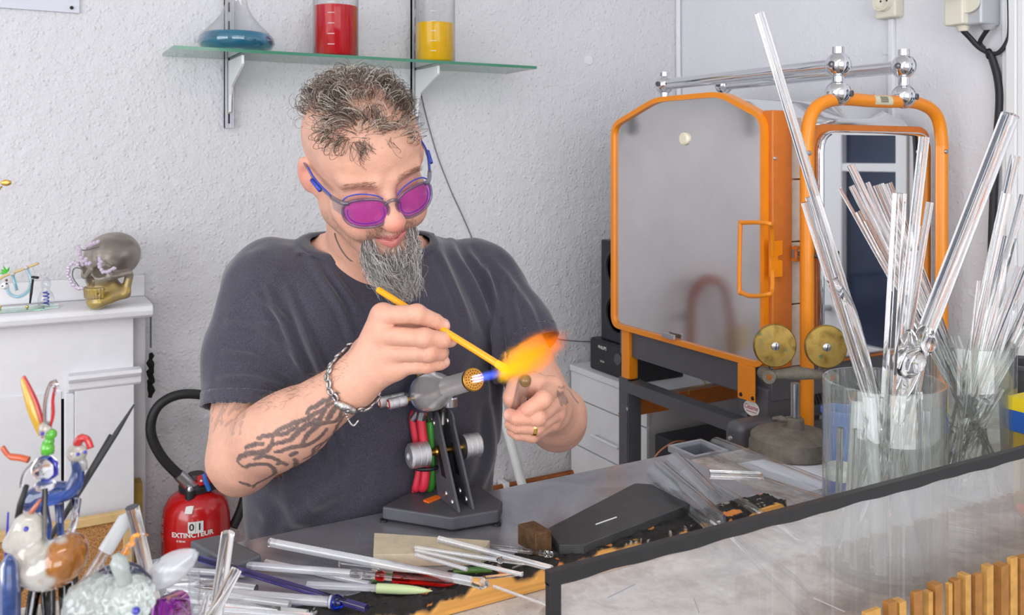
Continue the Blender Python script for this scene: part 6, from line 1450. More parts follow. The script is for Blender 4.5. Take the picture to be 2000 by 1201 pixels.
MB().ball(h0+A(0, 0, -.004), (.0085, .0085, .009), 16, 10).obj('molten_end', plain((176, 140, 84), .12, trans=.6)('amber_melt'), ht, 180)
# ------------------------------------------------------------------ bench torch
TX = .604
tc = thing('bench_torch', 'steel bench torch burner on a black adjustable stand', 'torch', A(.595, 1.28, BT))
poly = [(.498, 1.306), (.574, 1.214), (.648, 1.206), (.670, 1.235), (.670, 1.315), (.620, 1.338), (.553, 1.338)]
MAKE['torch_black'] = plain((84, 84, 90), .5, .2, bump=.25, bscale=500, noise=.1)
MB().prism(poly, A(0, 0, BT+.004), A(1, 0, 0), A(0, 1, 0), UP, .020).obj('base_slab', 'torch_black', tc, 20, bevel=.003, seg=3)
for q in poly[::2]: MB().cyl(A(.97*q[0]+.03*.595, .98*q[1]+.02*1.28, BT), A(.97*q[0]+.03*.595, .98*q[1]+.02*1.28, BT+.004), .006, n=12).obj('foot', 'rubber', tc)
zb_ = BT+.024
outl = [(1.226, zb_), (1.303, zb_), (1.3375, 1.035)]+[(1.316+.0215*math.cos(a), 1.035+.0215*math.sin(a)) for a in np.linspace(0, PI, 9)]
slot = [(1.270, .962), (1.286, .962), (1.303, 1.005), (1.297, 1.005)]
for x in (.590, .614):
    pl_ = MB().prism(outl, A(x, 0, 0), A(0, 1, 0), UP, A(1, 0, 0), .004).obj('side_plate', 'torch_black', tc, 20, bevel=.0008)
    MB().prism(slot, A(x-.0006, 0, 0), A(0, 1, 0), UP, A(1, 0, 0), .0052).obj('slot', 'black', pl_, 0)  # black inlay painted in for the dark of a cut-out
    for y_, z_ in ((1.318, 1.036), (1.272, .938), (1.250, .932)):
        MB().lathe([(.0052, 0), (.0045, .002), (0, .003)], A(x, y_, z_), (-1, 0, 0), 14, True, False).obj('screw', 'alu', pl_)
MAKE['barrel_steel'] = plain((232, 231, 231), .27, .6, noise=.05, nscale=60)
F0 = W(925, 741, 1.262); tail = A(F0[0]+.002, F0[1]+.200, 1.080); axT = nrm(F0-tail)
LT_ = np.linalg.norm(F0-tail)
MB().lathe([(.0255, .035), (.0285, .040), (.029, .062), (.027, .076), (.0185, .105), (.0155, .120), (.0155, .123), (.0148, .124), (.0142, LT_-.004), (.0142, LT_-.002)], tail, axT, 40).obj('burner_barrel', 'barrel_steel', tc, 40)
MB().lathe([(.012, .0), (.024, .004), (.0284, .012), (.0288, .034), (.0255, .036)], tail, axT, 40).obj('valve_body', plain((70, 78, 104), .3, .6)('blue_steel'), tc, 40)
MB().lathe([(.0142, LT_-.006), (.0162, LT_-.005), (.0162, LT_), (.0148, LT_+.001)], tail, axT, 36).obj('nozzle_ring', 'brass', tc, 30)
MAKE['brass_face'] = plain((200, 140, 60), .35, 1)
xT, yT, _ = frame(axT); fc = tail+axT*(LT_+.0011)
MB().lathe([(.0146, 0), (.0146, .0006)], fc, axT, 32).obj('burner_face', 'brass_face', tc, 30)
hm = MB()
for R_, n_ in ((.0045, 7), (.0085, 14), (.0122, 20)):
    for k in range(n_): a = 2*PI*k/n_; hm.cyl(fc+axT*.0005+(xT*math.cos(a)+yT*math.sin(a))*R_, fc+axT*.0009+(xT*math.cos(a)+yT*math.sin(a))*R_, .0009, n=6)
hm.obj('gas_ports', 'black', tc, 0, kind='stuff')
MAKE['knurl'] = plain((222, 222, 226), .38, 1, bump=.8, bscale=1400, bdist=.001)
# four needle valves: two to the rear left, two on top
def valve(p, d, L=.042):
    p = np.asarray(p); d = nrm(d)
    MB().cyl(p, p+d*.008, .0052, n=12).obj('valve_stem', 'brass', tc)
    v = MB().lathe([(.0075, .006), (.0085, .008), (.0085, .018), (.0080, .019), (.0085, .020), (.0085, .029), (.0080, .030), (.0085, .031), (.0085, L-.002), (.0078, L)], p, d, 20).obj('valve_knob', 'knurl', tc, 30)
    return v, p+d*L, d
for uv in ((800, 778), (778, 779)):
    pass
k1, e1, d1_ = valve(tail+axT*.032-CR*.024+A(0, 0, -.006)-CF*.012, -CR*.86+A(0, 0, -.08)-CF*.5, .036); k2, e2, d2_ = valve(tail+axT*.016-CR*.025+A(0, 0, -.004)+CF*.004+CR*.004, -CR*.88+A(0, 0, -.08)-CF*.45, .050)
for kk, e_, dd_ in ((k1, e1, d1_), (k2, e2, d2_)): 
    MB().cyl(e_, e_+dd_*.0008, .0066, n=20).obj('red_cap', 'red_plastic', kk); xk, yk, _ = frame(dd_)
    for q in range(3): MB().obox(e_+dd_*.001+xk*.0025*(q-1), [xk, yk, dd_], (.0006, .004, .0004)).obj('cap_mark', 'label_white', kk, 0)
for o_ in (.020, .034): valve(tail+axT*o_+UP*.026+CR*(o_-.027)*.9, UP*.98+A(.0, .05, 0), .036)
# neck, axle and the two knurled knobs
MB().tube(smooth_path([A(TX, 1.316, 1.030), A(TX, 1.315, 1.055), A(TX-.006, 1.30, 1.068), A(TX-.016, tail[1]-.080, 1.086)], 5), .0062, 10).obj('neck', 'brushed', tc, 180)
MB().lathe([(.0105, 0), (.0105, .012), (.009, .014)], A(TX-.016, tail[1]-.080, 1.080), n=16).obj('neck_collar', 'steel', tc)
za = W(861, 873, 1.4496)[2]; ya = 1.305
MB().cyl(A(.560, ya, za), A(.650, ya, za), .0048, n=16).obj('axle', 'brass', tc)
for x, s in ((.574, -1), (.634, 1)):
    MB().lathe([(.012, -.001), (.0195, .001), (.0195, .008), (.0185, .009), (.0195, .010), (.0195, .018), (.0185, .019), (.0195, .020), (.0195, .029), (.016, .032), (.006, .033), (.005, .028)], A(x, ya, za), (s, 0, 0), 36).obj('adjusting_knob', 'knurl', tc, 30)
MB().lathe([(.0075, 0), (.006, .006)], A(.592, ya+.0, za), (-1, 0, 0), 12).obj('axle_nut', 'brass', tc)
# hoses
MAKE['hose_red'] = plain((206, 44, 66), .45, bump=.3, bscale=400); MAKE['hose_green'] = plain((56, 140, 46), .45)
hz = tail+axT*.02
for k, (px, mt) in enumerate(((((808, 812), (812, 850), (822, 900), (814, 950), (812, 975)), 'hose_red'), (((822, 812), (826, 850), (832, 900), (828, 950), (824, 975)), 'hose_red'), (((838, 812), (841, 850), (845, 900), (841, 950), (838, 975)), 'hose_green'))):
    dd = 1.432+(.006, -.006, .010)[k]; P = [tail+axT*(.012+.010*k)+A(0, 0, -.02)]+[W(u, v, dd) for u, v in px]
    P = [p_ if p_[1] > 1.0 else p_ for p_ in P]; P[-1] = A(P[-2][0]+.003, 1.3405+.002*k, .925); P.append(A(P[-1][0], 1.352, .86)); P.append(A(P[-1][0], 1.352, .78))
    MB().tube(smooth_path(P, 6), .0072, 12).obj('gas_hose', mt, tc, 180)
    MB().tube([P[0], P[1]+(P[2]-P[1])*.12], .0082, 14).obj('hose_clamp', 'steel', tc, 60)
MB().tube([W(832, 909, 1.432)+(CR*math.cos(a)*.021+CF*math.sin(a)*.019) for a in np.linspace(0, 2*PI, 21)[:-1]], .0032, 6, closed=True).obj('cable_tie', 'black', tc, 180)
p0, p1 = onZ(832, 981, zb_), onZ(857, 971, zb_); axx = nrm(p1-p0)
MB().obox((p0+p1)/2+A(0, 0, .0012), [axx, np.cross(UP, axx), UP], (np.linalg.norm(p1-p0)/2, .006, .0012)).obj('orange_strip', plain((240, 110, 30), .4)('strip_orange'), smooth=0, label='short orange plastic strip lying on the torch base', cat='strip')
# ------------------------------------------------------------------ flame
def flame_mat(name, stops, dens, L, nscale, soft, soot=0.0):
    t = NT(name); n = t.n; n.remove(t.b)
    sep = t.new('ShaderNodeSeparateXYZ'); t.L(t.co(), sep.inputs[0])
    x = t.math('DIVIDE', sep.outputs[0], L)
    rad = t.math('SQRT', t.math('ADD', t.math('POWER', sep.outputs[1], 2), t.math('POWER', sep.outputs[2], 2)))
    ns = t.noise(nscale, 4, .65, (.3, 1, 1)); 
    wob = t.math('ADD', rad, t.math('MULTIPLY', t.math('SUBTRACT', ns, .5), soft[1]))
    # radius envelope along the axis
    env = t.ramp(x, [(p, r/.03) for p, r in soft[0]]); env = t.math('MULTIPLY', env, .03)
    fall = t.math('SUBTRACT', 1, t.math('DIVIDE', wob, env)); fall = t.math('MAXIMUM', fall, 0); fall = t.math('MINIMUM', fall, 1)
    em = t.new('ShaderNodeEmission'); t.L(t.ramp(x, stops), em.inputs[0])
    fade = t.math('MINIMUM', t.math('MAXIMUM', t.math('MULTIPLY', t.math('SUBTRACT', .97, x), 2.2), 0), 1)
    t.L(t.math('MULTIPLY', t.math('MULTIPLY', t.math('POWER', fall, 1.3), fade), dens), em.inputs[1]); ab = t.new('ShaderNodeVolumeAbsorption'); ab.inputs[0].default_value = (.75, .3, .05, 1); t.L(t.math('MULTIPLY', t.math('MULTIPLY', fall, fade), soot), ab.inputs[1])
    ad = t.new('ShaderNodeAddShader'); t.L(em.outputs[0], ad.inputs[0]); t.L(ab.outputs[0], ad.inputs[1]); t.L(ad.outputs[0], t.out.inputs['Volume']); return t.m
def flame_obj(name, a, b, rmax, mat, parent):
    a, b = np.asarray(a), np.asarray(b); L = np.linalg.norm(b-a); d = nrm(b-a)
    mb = MB().lathe([(rmax*.35, -.002), (rmax*.8, L*.15), (rmax, L*.4), (rmax, L*.75), (rmax*.7, L)], (0, 0, 0), (1, 0, 0), 16)
    o = mb.obj(name, mat, parent, 0, org=None) if False else mesh_obj(name, np.array(mb.V), mb.F, mat, None, 0, org=(0, 0, 0))
    x, y, _ = frame(d); Mx = Matrix((tuple(d)+(0,), tuple(x)+(0,), tuple(y)+(0,), (0, 0, 0, 1))).transposed()
    o.parent = parent; o.matrix_local = Matrix.Translation(Vector(a-ORG[parent.name])) @ Mx
    return o
fcw = fc; tipw = r1
fm_ = thing('flame', 'bright orange and blue torch flame licking over the rod tip', 'flame', fcw)
La = np.linalg.norm(tipw-fcw)+.012; dA = nrm(tipw+A(0, 0, -.002)-fcw)
flame_obj('blue_cone', fcw, fcw+dA*La, .011, flame_mat('flame_blue', [(0, srgb(150, 180, 255)), (.35, srgb(80, 110, 255)), (1, srgb(60, 80, 240))], 90, La, 300, ([(0, .006), (.3, .008), (.8, .008), (1, .004)], .003)), fm_)
pe = W(1128, 640, 1.03); Lb = np.linalg.norm(pe-tipw)
flame_obj('orange_plume', tipw-nrm(pe-tipw)*.016, pe, .036, flame_mat('flame_orange', [(0, (1, .66, .01)), (.3, (1, .46, .002)), (.65, (1, .26, 0)), (1, (.8, .10, 0))], 125, Lb, 85, ([(0, .012), (.18, .021), (.5, .024), (.8, .018), (1, .006)], .034), 75), fm_)
for k in range(6):
    a = 2*PI*k/6; q = fcw+(xT*math.cos(a)+yT*math.sin(a))*.0045
    MB().tube([q, q+axT*.010, q+axT*.022], [.0009, .0011, .0003], 6).obj('flame_jet', (lambda n: NT(n).set(col=(1, 1, 1), emit=1.6, ecol=srgb(190, 215, 255)).m)('jet%d' % k), fm_, 180)
# ------------------------------------------------------------------ things on the mantel
MAKE['vc_skull'] = vcol(.3, .15, 200, metal=.25)
def build_skull():
    c = W(217, 545, 2.17); S = .74
    f_ = nrm(-CR*.36-CF*.93); u_ = nrm(UP-.0*f_); f_ = nrm(f_-A(0, 0, .06)); r_ = nrm(np.cross(f_, UP)); u_ = np.cross(r_, f_)
    R = np.stack([r_, f_, u_], 1); c[2] = zM+.112*S+.004
    L = lambda x, y, z: c+R@(A(x, y, z)*S)
    f = Field(c-.115, c+.115, .0016)
    E = lambda p, r, k=.012, op='u': f.ell(L(*p), np.array(r)*S, R, k*S, op); K = lambda a, b, ra, rb, k=.01, op='u': f.cap(L(*a), L(*b), ra*S, rb*S, k*S, op)
    E((0, -.018, .046), (.072, .088, .074)); E((0, .02, .045), (.062, .062, .06), .03); E((0, .048, -.012), (.046, .042, .048), .02)
    K((-.045, .074, .030), (.045, .074, .030), .012, .012, .012)
    for s in (-1, 1):
        K((s*.052, .055, -.012), (s*.068, -.01, -.008), .011, .008, .012); K((s*.050, .060, -.008), (s*.052, .062, .022), .010, .008, .01)
        E((s*.031, .082, .008), (.0215, .036, .0185), .004, 's')
        K((s*.060, -.015, -.02), (s*.055, .0, -.075), .013, .013, .012); K((s*.055, .0, -.075), (s*.018, .066, -.092), .014, .016, .015)
    K((0, .07, -.094), (0, .066, -.086), .020, .02, .02); E((0, .064, -.058), (.040, .032, .022), .012); E((0, .022, -.060), (.050, .045, .038), .015)
    E((-.0075, .090, -.022), (.0085, .026, .017), .003, 's'); E((.0075, .090, -.022), (.0085, .026, .017), .003, 's'); K((0, .088, .012), (0, .104, -.004), .008, .007, .006)
    for z, r in ((-.053, .0068), (-.068, .0062)):
        for k in range(-5, 6):
            a = k*.235; K((.037*math.sin(a), .058+.037*math.cos(a), z-.006), (.037*math.sin(a), .058+.037*math.cos(a), z+.006), r*.72, r*.8, .0015)
    K((-.03, .085, -.0605), (.03, .085, -.0605), .0028, .0028, .002, 's')
    f.D = np.maximum(f.D, (zM+.0005-f.ax[2])[None, None, :])
    V, F = f.mesh(); l = (V-c)@R/S; n = vnoise(V, 55, 2)
    C = np.outer(.75+.5*n, lin((150, 142, 132))); g = np.clip((-.02-l[:, 2])/.02, 0, 1)*(.35+.65*vnoise(V, 90, 6)); C = C*(1-g[:, None])+np.outer(g, lin((186, 156, 66)))
    d = np.clip((vnoise(V, 35, 9)-.58)*5, 0, 1)*.5; C = C*(1-d[:, None])+np.outer(d, lin((96, 88, 84)))
    o = mesh_obj('skull', V, F.astype(np.int32), 'vc_skull', smooth=180, label='bronze and gold ceramic skull on the mantel', cat='skull'); set_cols(o, C); return c
skc = build_skull()
MAKE['pink_bead'] = plain((240, 224, 244), .08, trans=.45, coat=.6)
bgz = thing('bead_spectacles', 'spectacles made of pink glass beads hanging on the skull\'s face', 'spectacles', W(165, 545, 2.06))
def cpx(x, y): return (x/6.667, 470+y/6.667)
runs = [([(1010, 330), (940, 310), (890, 400), (890, 480), (930, 570), (1000, 640), (1065, 640)], 2.06), ([(1075, 330), (1050, 250), (1035, 170), (1030, 110)], 2.07), ([(1110, 120), (1160, 90), (1230, 60), (1290, 30)], 2.10), ([(1070, 320), (1110, 270), (1130, 330), (1180, 310)], 2.07), ([(1300, 250), (1310, 310), (1300, 370), (1350, 430), (1420, 420), (1490, 380)], 2.065)]
bp = []
for L_, d in runs:
    P = smooth_path([A(*cpx(*p), 0) for p in L_], 4)
    for k, p in enumerate(P): bp.append(W(p[0]+1.2*math.sin(k*5.1), p[1]+1.2*math.cos(k*3.7), d))
b0 = None
for k, p in enumerate(bp):
    r = .0042+.0008*math.sin(k*2.9)
    if b0 is None: b0 = MB().ball((0, 0, 0), .0042, 8, 6).obj('bead', 'pink_bead', None, 0); b0.parent = bgz; b0.location = tuple(p-ORG[bgz.name])
    else: o = b0.copy(); COL.objects.link(o); o.parent = bgz; o.location = tuple(p-ORG[bgz.name]); o.scale = (r/.0042,)*3
MB().tube(smooth_path([W(*cpx(x, y), 2.065) for x, y in ((1090, 370), (980, 355), (945, 420), (960, 500), (1040, 610))], 6), .0012, 6).obj('wire', 'grey_metal', bgz)
MB().tube(smooth_path([W(*cpx(x, y), 2.08) for x, y in ((1040, 110), (1100, 125), (1200, 105), (1290, 80))], 6), .0012, 6).obj('wire', 'grey_metal', bgz)
# glass hammock figurine with panda
dm = onY(40, 590, yM+.06); DM = np.dot(dm, CF)
def mp(x, y, dd=0): u, v = cpx(x, y); return W(u, v, DM+dd)
pz = A(0, 0, zM)
hm_ = thing('hammock_figurine', 'lampworked glass panda in a hammock under a bamboo stick, on the mantel', 'figurine', A(dm[0], dm[1], zM))
MB().box(A(dm[0]-.09, dm[1]-.03, zM+.0005), A(dm[0]+.05, dm[1]+.03, zM+.005)).obj('glass_base', 'green_glass', hm_, 0, bevel=.001)
pts = smooth_path([mp(90, 590), mp(130, 690), mp(230, 730), mp(330, 690), mp(400, 590), mp(385, 450), mp(340, 350)], 8)
MB().tube(pts, .0048, 12).obj('hammock_tube', 'tube_glass', hm_, 180)
MAKE['aqua'] = plain((120, 190, 208), .2)
hx_ = []
for k in range(160):
    t_ = k/159*(len(pts)-1); i = min(int(t_), len(pts)-2); p = pts[i]+(pts[i+1]-pts[i])*(t_-i); hx_.append(p+(CR*math.cos(k*1.25)+UP*math.sin(k*1.25))*.0026)
MB().tube(hx_, .0009, 5).obj('blue_spiral', 'aqua', hm_, 180)
MB().tube([mp(165, 440), mp(195, 550), mp(222, 655)], .0042, 12).obj('inner_tube', 'tube_glass', hm_, 180); MB().tube([mp(168, 450), mp(195, 550), mp(220, 645)], .0024, 8).obj('blue_core', 'aqua', hm_, 180)
MB().tube(smooth_path([mp(-60, 540), mp(60, 460), mp(250, 390), mp(500, 295)], 5), .0028, 8).obj('bamboo_stick', plain((206, 180, 120), .4)('bamboo'), hm_, 180)
for x, y in ((165, 430), (340, 350)):
    MB().ball(mp(x, y, -.003), (.006, .006, .0045), 10, 8).obj('white_knot', 'frosted', hm_, 180)
lf = MB()
for dx, dy in ((-70, 5), (-30, -75), (35, -60), (-55, -35)): lf.tube([mp(80, 420), mp(80+dx*.6, 420+dy*.6), mp(80+dx*1.25, 420+dy*1.3)], [.001, .0032, .0004], 6)
lf.obj('green_leaves', plain((70, 190, 50), .25)('leaf_green'), hm_, 60)
pd = MB().ball(mp(60, 585, -.004), .0088, 14, 10).obj('panda_head', plain((236, 236, 238), .2)('panda_white'), hm_, 180)
for x, y, r in ((85, 560, .0026), (35, 590, .0026), (65, 628, .0012)): MB().ball(mp(x, y, -.0115), (r, r, r*.7), 8, 6).obj('black_patch', 'black', pd, 180)
MB().ball(mp(85, 515, -.002), .003, 8, 6).obj('ear', plain((110, 70, 40), .4)('ear_brown'), pd, 180)
MB().tube([mp(430, 500), mp(405, 690), mp(390, 815)], [.0022, .003, .0018], 8).tube([mp(410, 472), mp(440, 476), mp(500, 482)], [.002, .0033, .003], 8).obj('black_prop', 'black', hm_, 180)
for x, y in ((355, 815), (0, 850)): MB().ball(mp(x, y)*A(1, 1, 0)+A(0, 0, zM+.0085), .0035, 10, 8).obj('gold_foot', 'gold', hm_, 180)
bq = onY(90, 590, yM+.07); bt2 = thing('glass_bottle_figurine', 'small clear glass figurine with a blue spiral inside, left of the skull', 'figurine', A(bq[0], bq[1], zM))
kk = np.dot(bq, CF)/1757
MB().lathe([(6*kk, .005), (14*kk, .008), (15*kk, .022), (11*kk, .036), (6*kk, .044), (9*kk, .054), (8*kk, .064), (4*kk, .072), (.001, .074)], A(bq[0], bq[1], zM), n=24).obj('clear_body', 'tube_glass', bt2, 180)
MB().box(A(bq[0]-.026, bq[1]-.022, zM+.0004), A(bq[0]+.026, bq[1]+.022, zM+.0045)).obj('glass_base', 'green_glass', bt2, 0)
MB().tube([A(bq[0]+.006*math.cos(t), bq[1]+.006*math.sin(t), zM+.008+t*.0013) for t in np.linspace(0, 24, 100)], .0016, 6).obj('blue_spiral', plain((40, 70, 180), .2)('helix_blue'), bt2, 180)
gl_ = thing('brass_twig', 'brass twig with a leaf standing at the left end of the mantel', 'ornament', onY(-30, 600, yM+.08)*A(1, 1, 0)+A(0, 0, zM))
yb3 = yM+.08
MB().tube(smooth_path([gl_.location[:], onY(-28, 520, yb3), onY(-22, 420, yb3), onY(-2, 372, yb3), onY(4, 364, yb3)], 6), .002, 8).obj('stem', 'brass', gl_); MB().lathe([(.022, 0), (.02, .006), (.004, .01)], gl_.location[:], n=20).obj('foot', 'brass', gl_)
MB().ball(onY(12, 357, yb3), (.0115, .003, .0075), 12, 8).obj('leaf', plain((226, 178, 96), .3, .8)('leaf_brass'), gl_, 180)
# ------------------------------------------------------------------ lampworked figures in the left foreground
PZ = 1.0
dt = thing('display_plinth', 'white plinth carrying the glass figures in the left foreground', 'plinth', A(.03, .57, 0))
MB().box(A(-.20, .44, PZ-.02), A(.26, .80, PZ)).obj('plinth_top', 'white_gloss', dt, 0, bevel=.002); MB().box(A(-.18, .45, 0), A(.24, .66, PZ-.02)).obj('plinth_body', 'white_gloss', dt, 0)
FD = .62
def fp_(u, v, dd=0): return W(u, v, FD+dd)
def fr(px): return px/1757*FD
MAKE.update(fig_clear=glass((250, 250, 255)), fig_cream=plain((226, 222, 212), .1, trans=.65, coat=.6), fig_amber=plain((196, 120, 30), .1, trans=.5, coat=.6), fig_blue=plain((60, 92, 170), .06, trans=.8, coat=.8), fig_navy=plain((24, 28, 66), .08, trans=.2, coat=.8), fig_red=plain((206, 30, 36), .08, trans=.3, coat=.8), fig_yellow=plain((226, 180, 50), .08, trans=.4, coat=.8), fig_green=plain((90, 190, 40), .08, trans=.35, coat=.8), fig_brown=plain((170, 96, 66), .15, coat=.5), eye_blue=plain((24, 28, 160), .08, coat=1))
def leg(mb, u, v, u2, r):                   # a glass leg down to the plinth
    a = fp_(u, v); b = fp_(u2, 1200); d = nrm(b-a); b = a+d*((a[2]-PZ)/max(1e-6, -d[2])); mb.tube([a, a*.5+b*.5, b], [r*1.3, r, r*1.2], 10); return mb
gt = thing('glass_goat', 'cream and amber glass goat with dark horns in the left foreground', 'figurine', fp_(95, 1105)*A(1, 1, 0)+A(0, 0, PZ))
f = Field(fp_(95, 1090)-.05, fp_(95, 1090)+.05, .0011)
f.ell(fp_(95, 1105), (fr(58), .02, fr(44)), np.stack([CR, CF, UP], 1), .005); f.ell(fp_(130, 1085), (fr(34), .02, fr(40)), np.stack([CR, CF, UP], 1), .008); f.cap(fp_(60, 1085), fp_(52, 1040), fr(24), fr(22), .008)
f.cap(fp_(54, 1028), fp_(24, 1062), fr(28), fr(18), .006)
V, F = f.mesh(); pu = 1000+FPX*(V@CR)/(V@CF); pv = VH-FPX*(V[:, 2]-HC)/(V@CF); n = vnoise(V, 130, 3)
loc_x = ((V-fp_(95, 1105))@CR)/fr(58); am = np.clip((loc_x-.25+(n-.5)*1.2)*2.5, 0, 1)*(loc_x > -.4)
C = np.outer(1-am, lin((228, 224, 214)))+np.outer(am, lin((190, 112, 24)))
MAKE['vc_glass'] = vcol(.08, trans=.55, coat=.8); o = mesh_obj('goat_body', V, F.astype(np.int32), 'vc_glass', gt, 180); set_cols(o, C)
MB().ball(fp_(51, 1033, -.0105), (.0018,)*3, 10, 8).obj('eye', 'eye_blue', gt, 180)
MB().tube([fp_(36, 1012), fp_(40, 985), fp_(52, 948)], [fr(7), fr(6), fr(5)], 8).obj('horn', 'black', gt, 180); MB().tube([fp_(54, 1012), fp_(66, 994), fp_(80, 975)], [fr(6), fr(5), fr(3)], 8).obj('horn', 'fig_brown', gt, 180)
for u, v, u2 in ((70, 1140, 60), (90, 1145, 95), (125, 1130, 128), (140, 1125, 148)): leg(MB(), u, v, u2, fr(9)).obj('leg', 'fig_clear', gt, 180)
dr_ = thing('glass_deer', 'blue glass deer with a red crest standing above the goat', 'figurine', fp_(110, 960, .03)*A(1, 1, 0)+A(0, 0, PZ))
P_ = lambda u, v: fp_(u, v, .03)
MB().tube(smooth_path([P_(60, 1000), P_(75, 972), P_(110, 962), P_(140, 955), P_(152, 925), P_(150, 895)], 5), [fr(10), fr(16), fr(22), fr(25), fr(27), fr(26), fr(25), fr(24), fr(24), fr(24), fr(23), fr(22), fr(21), fr(20), fr(19), fr(18), fr(17), fr(16), fr(15), fr(14), fr(13), fr(12), fr(12), fr(12), fr(12), fr(12)][:26], 14).obj('deer_body', 'fig_blue', dr_, 180)
MB().ball(P_(150, 885), (fr(20), fr(20), fr(19)), 16, 12).tube([P_(150, 890), P_(163, 905), P_(165, 918)], [fr(12), fr(8), fr(6)], 10).obj('deer_head', 'fig_cream', dr_, 180)
MB().tube(smooth_path([P_(150, 868), P_(158, 856), P_(170, 858), P_(177, 875)], 4), [fr(9)]*6+[fr(7)]*7, 10).obj('red_crest', 'fig_red', dr_, 180)
for u, v in ((152, 887), (166, 883)): MB().ball(fp_(u, v, .014), .0014, 8, 6).obj('eye', 'eye_blue', dr_, 180)
for a_, b_, c_ in (((85, 985), (95, 1030), (88, 1070)), ((115, 985), (118, 1030), (120, 1068)), ((150, 975), (145, 1020), (128, 1062))): 
    MB().tube([P_(*a_), P_(*b_), P_(*c_)], [fr(9), fr(7), fr(8)], 10).obj('leg', 'fig_blue' if a_[0] < 140 else 'fig_clear', dr_, 180)
MB().ball(P_(85, 1082), (fr(24), .012, fr(13)), 14, 10).ball(P_(122, 1066), (fr(22), .012, fr(16)), 14, 10).obj('glass_foot', 'fig_blue', dr_, 180)
leg(MB(), 100, 1085, 100, fr(7)).obj('support_stem', 'fig_clear', dr_, 180)
rb = thing('glass_rabbit', 'clear glass rabbit with tall red and yellow ears and green collar', 'figurine', fp_(90, 910, .015)*A(1, 1, 0)+A(0, 0, PZ))
P_ = lambda u, v: fp_(u, v, .015)
MB().ball(P_(88, 915), (fr(25), fr(24), fr(26)), 18, 12).ball(P_(88, 948), (fr(20), fr(18), fr(12)), 16, 10).obj('body', 'fig_clear', rb, 180)
MB().tube([P_(95, 895), P_(108, 905), P_(108, 925), P_(95, 935), P_(84, 932)], fr(6), 8).obj('blue_swirl', 'eye_blue', rb, 180)
MB().lathe([(fr(12), -fr(12)), (fr(13), 0), (fr(9), fr(14))], P_(93, 874), n=16).ball(P_(100, 848), fr(11), 12, 8).ball(P_(96, 862), fr(10), 12, 8).obj('green_collar', 'fig_green', rb, 180)
MB().ball(P_(88, 838), (fr(13), fr(13), fr(17)), 14, 10).obj('head', 'fig_cream', rb, 180); MB().ball(P_(91, 842)-CF*.006, .0014, 8, 6).obj('eye', 'eye_blue', rb, 180)
MB().tube(smooth_path([P_(80, 850), P_(70, 815), P_(58, 780), P_(44, 738)], 5), [fr(3+8*math.sin(PI*min(1, k/15*.9+.06))) for k in range(16)], 10).obj('yellow_ear', 'fig_yellow', rb, 180)
MB().tube(smooth_path([P_(84, 855), P_(78, 815), P_(66, 778), P_(46, 734)], 5), [fr(2.5+3.5*math.sin(PI*min(1, k/15*.9+.06))) for k in range(16)], 8).obj('red_ear_edge', 'fig_red', rb, 180)
MB().tube(smooth_path([P_(92, 830), P_(92, 795), P_(97, 765), P_(106, 748), P_(112, 768)], 4), [fr(8)]*13+[fr(6)]*4, 10).obj('clear_ear', 'fig_clear', rb, 180)
MB().tube(smooth_path([P_(98, 832), P_(104, 808), P_(103, 780), P_(108, 756)], 4), fr(3.2), 8).obj('red_ear_edge', 'fig_red', rb, 180)
MB().tube(smooth_path([P_(56, 898), P_(40, 894), P_(18, 890), P_(4, 872)], 4), [fr(7)]*8+[fr(5)]*5, 8).obj('red_tail', plain((206, 84, 30), .1, trans=.3, coat=.8)('fig_orange'), rb, 180)
MB().tube(smooth_path([P_(66, 905), P_(48, 925), P_(42, 952)], 4), fr(4.5), 8).obj('paw', 'fig_clear', rb, 180); leg(MB(), 88, 955, 84, fr(4)).obj('support_stem', 'fig_clear', rb, 180)
hd = thing('glass_hedgehog', 'clear glass hedgehog with navy spines at the bottom left', 'figurine', fp_(235, 1165, -.02)*A(1, 1, 0)+A(0, 0, PZ))
P_ = lambda u, v, dd=0: fp_(u, v, -.02+dd)
f = Field(P_(220, 1175)-.06, P_(220, 1175)+.06, .0012)
f.ell(P_(190, 1185), (fr(62), .02, fr(58)), np.stack([CR, CF, UP], 1), .006); f.ell(P_(255, 1172), (fr(42), .018, fr(46)), np.stack([CR, CF, UP], 1), .010)
V, F = f.mesh(); V += vnormals(V, F)*((vnoise(V, 260, 4)-.5)*.003)[:, None]; mesh_obj('body', V, F.astype(np.int32), plain((214, 222, 218), .06, trans=.7, coat=.6)('fig_pale'), hd, 180)
MB().tube(smooth_path([P_(160, 1165, .012), P_(190, 1130, .012), P_(225, 1112, .012), P_(260, 1112, .012), P_(288, 1138, .012)], 6), [fr(12)]*25, 10).obj('navy_ruff', 'fig_navy', hd, 180)
for k in range(9):
    a = PI*(.12+.8*k/8); c_ = P_(226, 1162, .006); MB().tube([c_+(CR*math.cos(a)+UP*math.sin(a))*fr(42), c_+(CR*math.cos(a)+UP*math.sin(a))*fr(64)], [fr(3.5), fr(1.5)], 6).obj('spine', 'fig_clear', hd, 180)
MB().ball(P_(266, 1193, -.016), (.0026,)*3, 10, 8).obj('eye', 'eye_blue', hd, 180)
MB().tube(smooth_path([P_(245, 1140, -.004), P_(236, 1110, -.006), P_(226, 1082, -.004)], 4), [fr(14)]*4+[fr(16)]*3+[fr(9)]*2, 10).obj('ear', plain((196, 204, 200), .08, trans=.5)('fig_ear'), hd, 180)
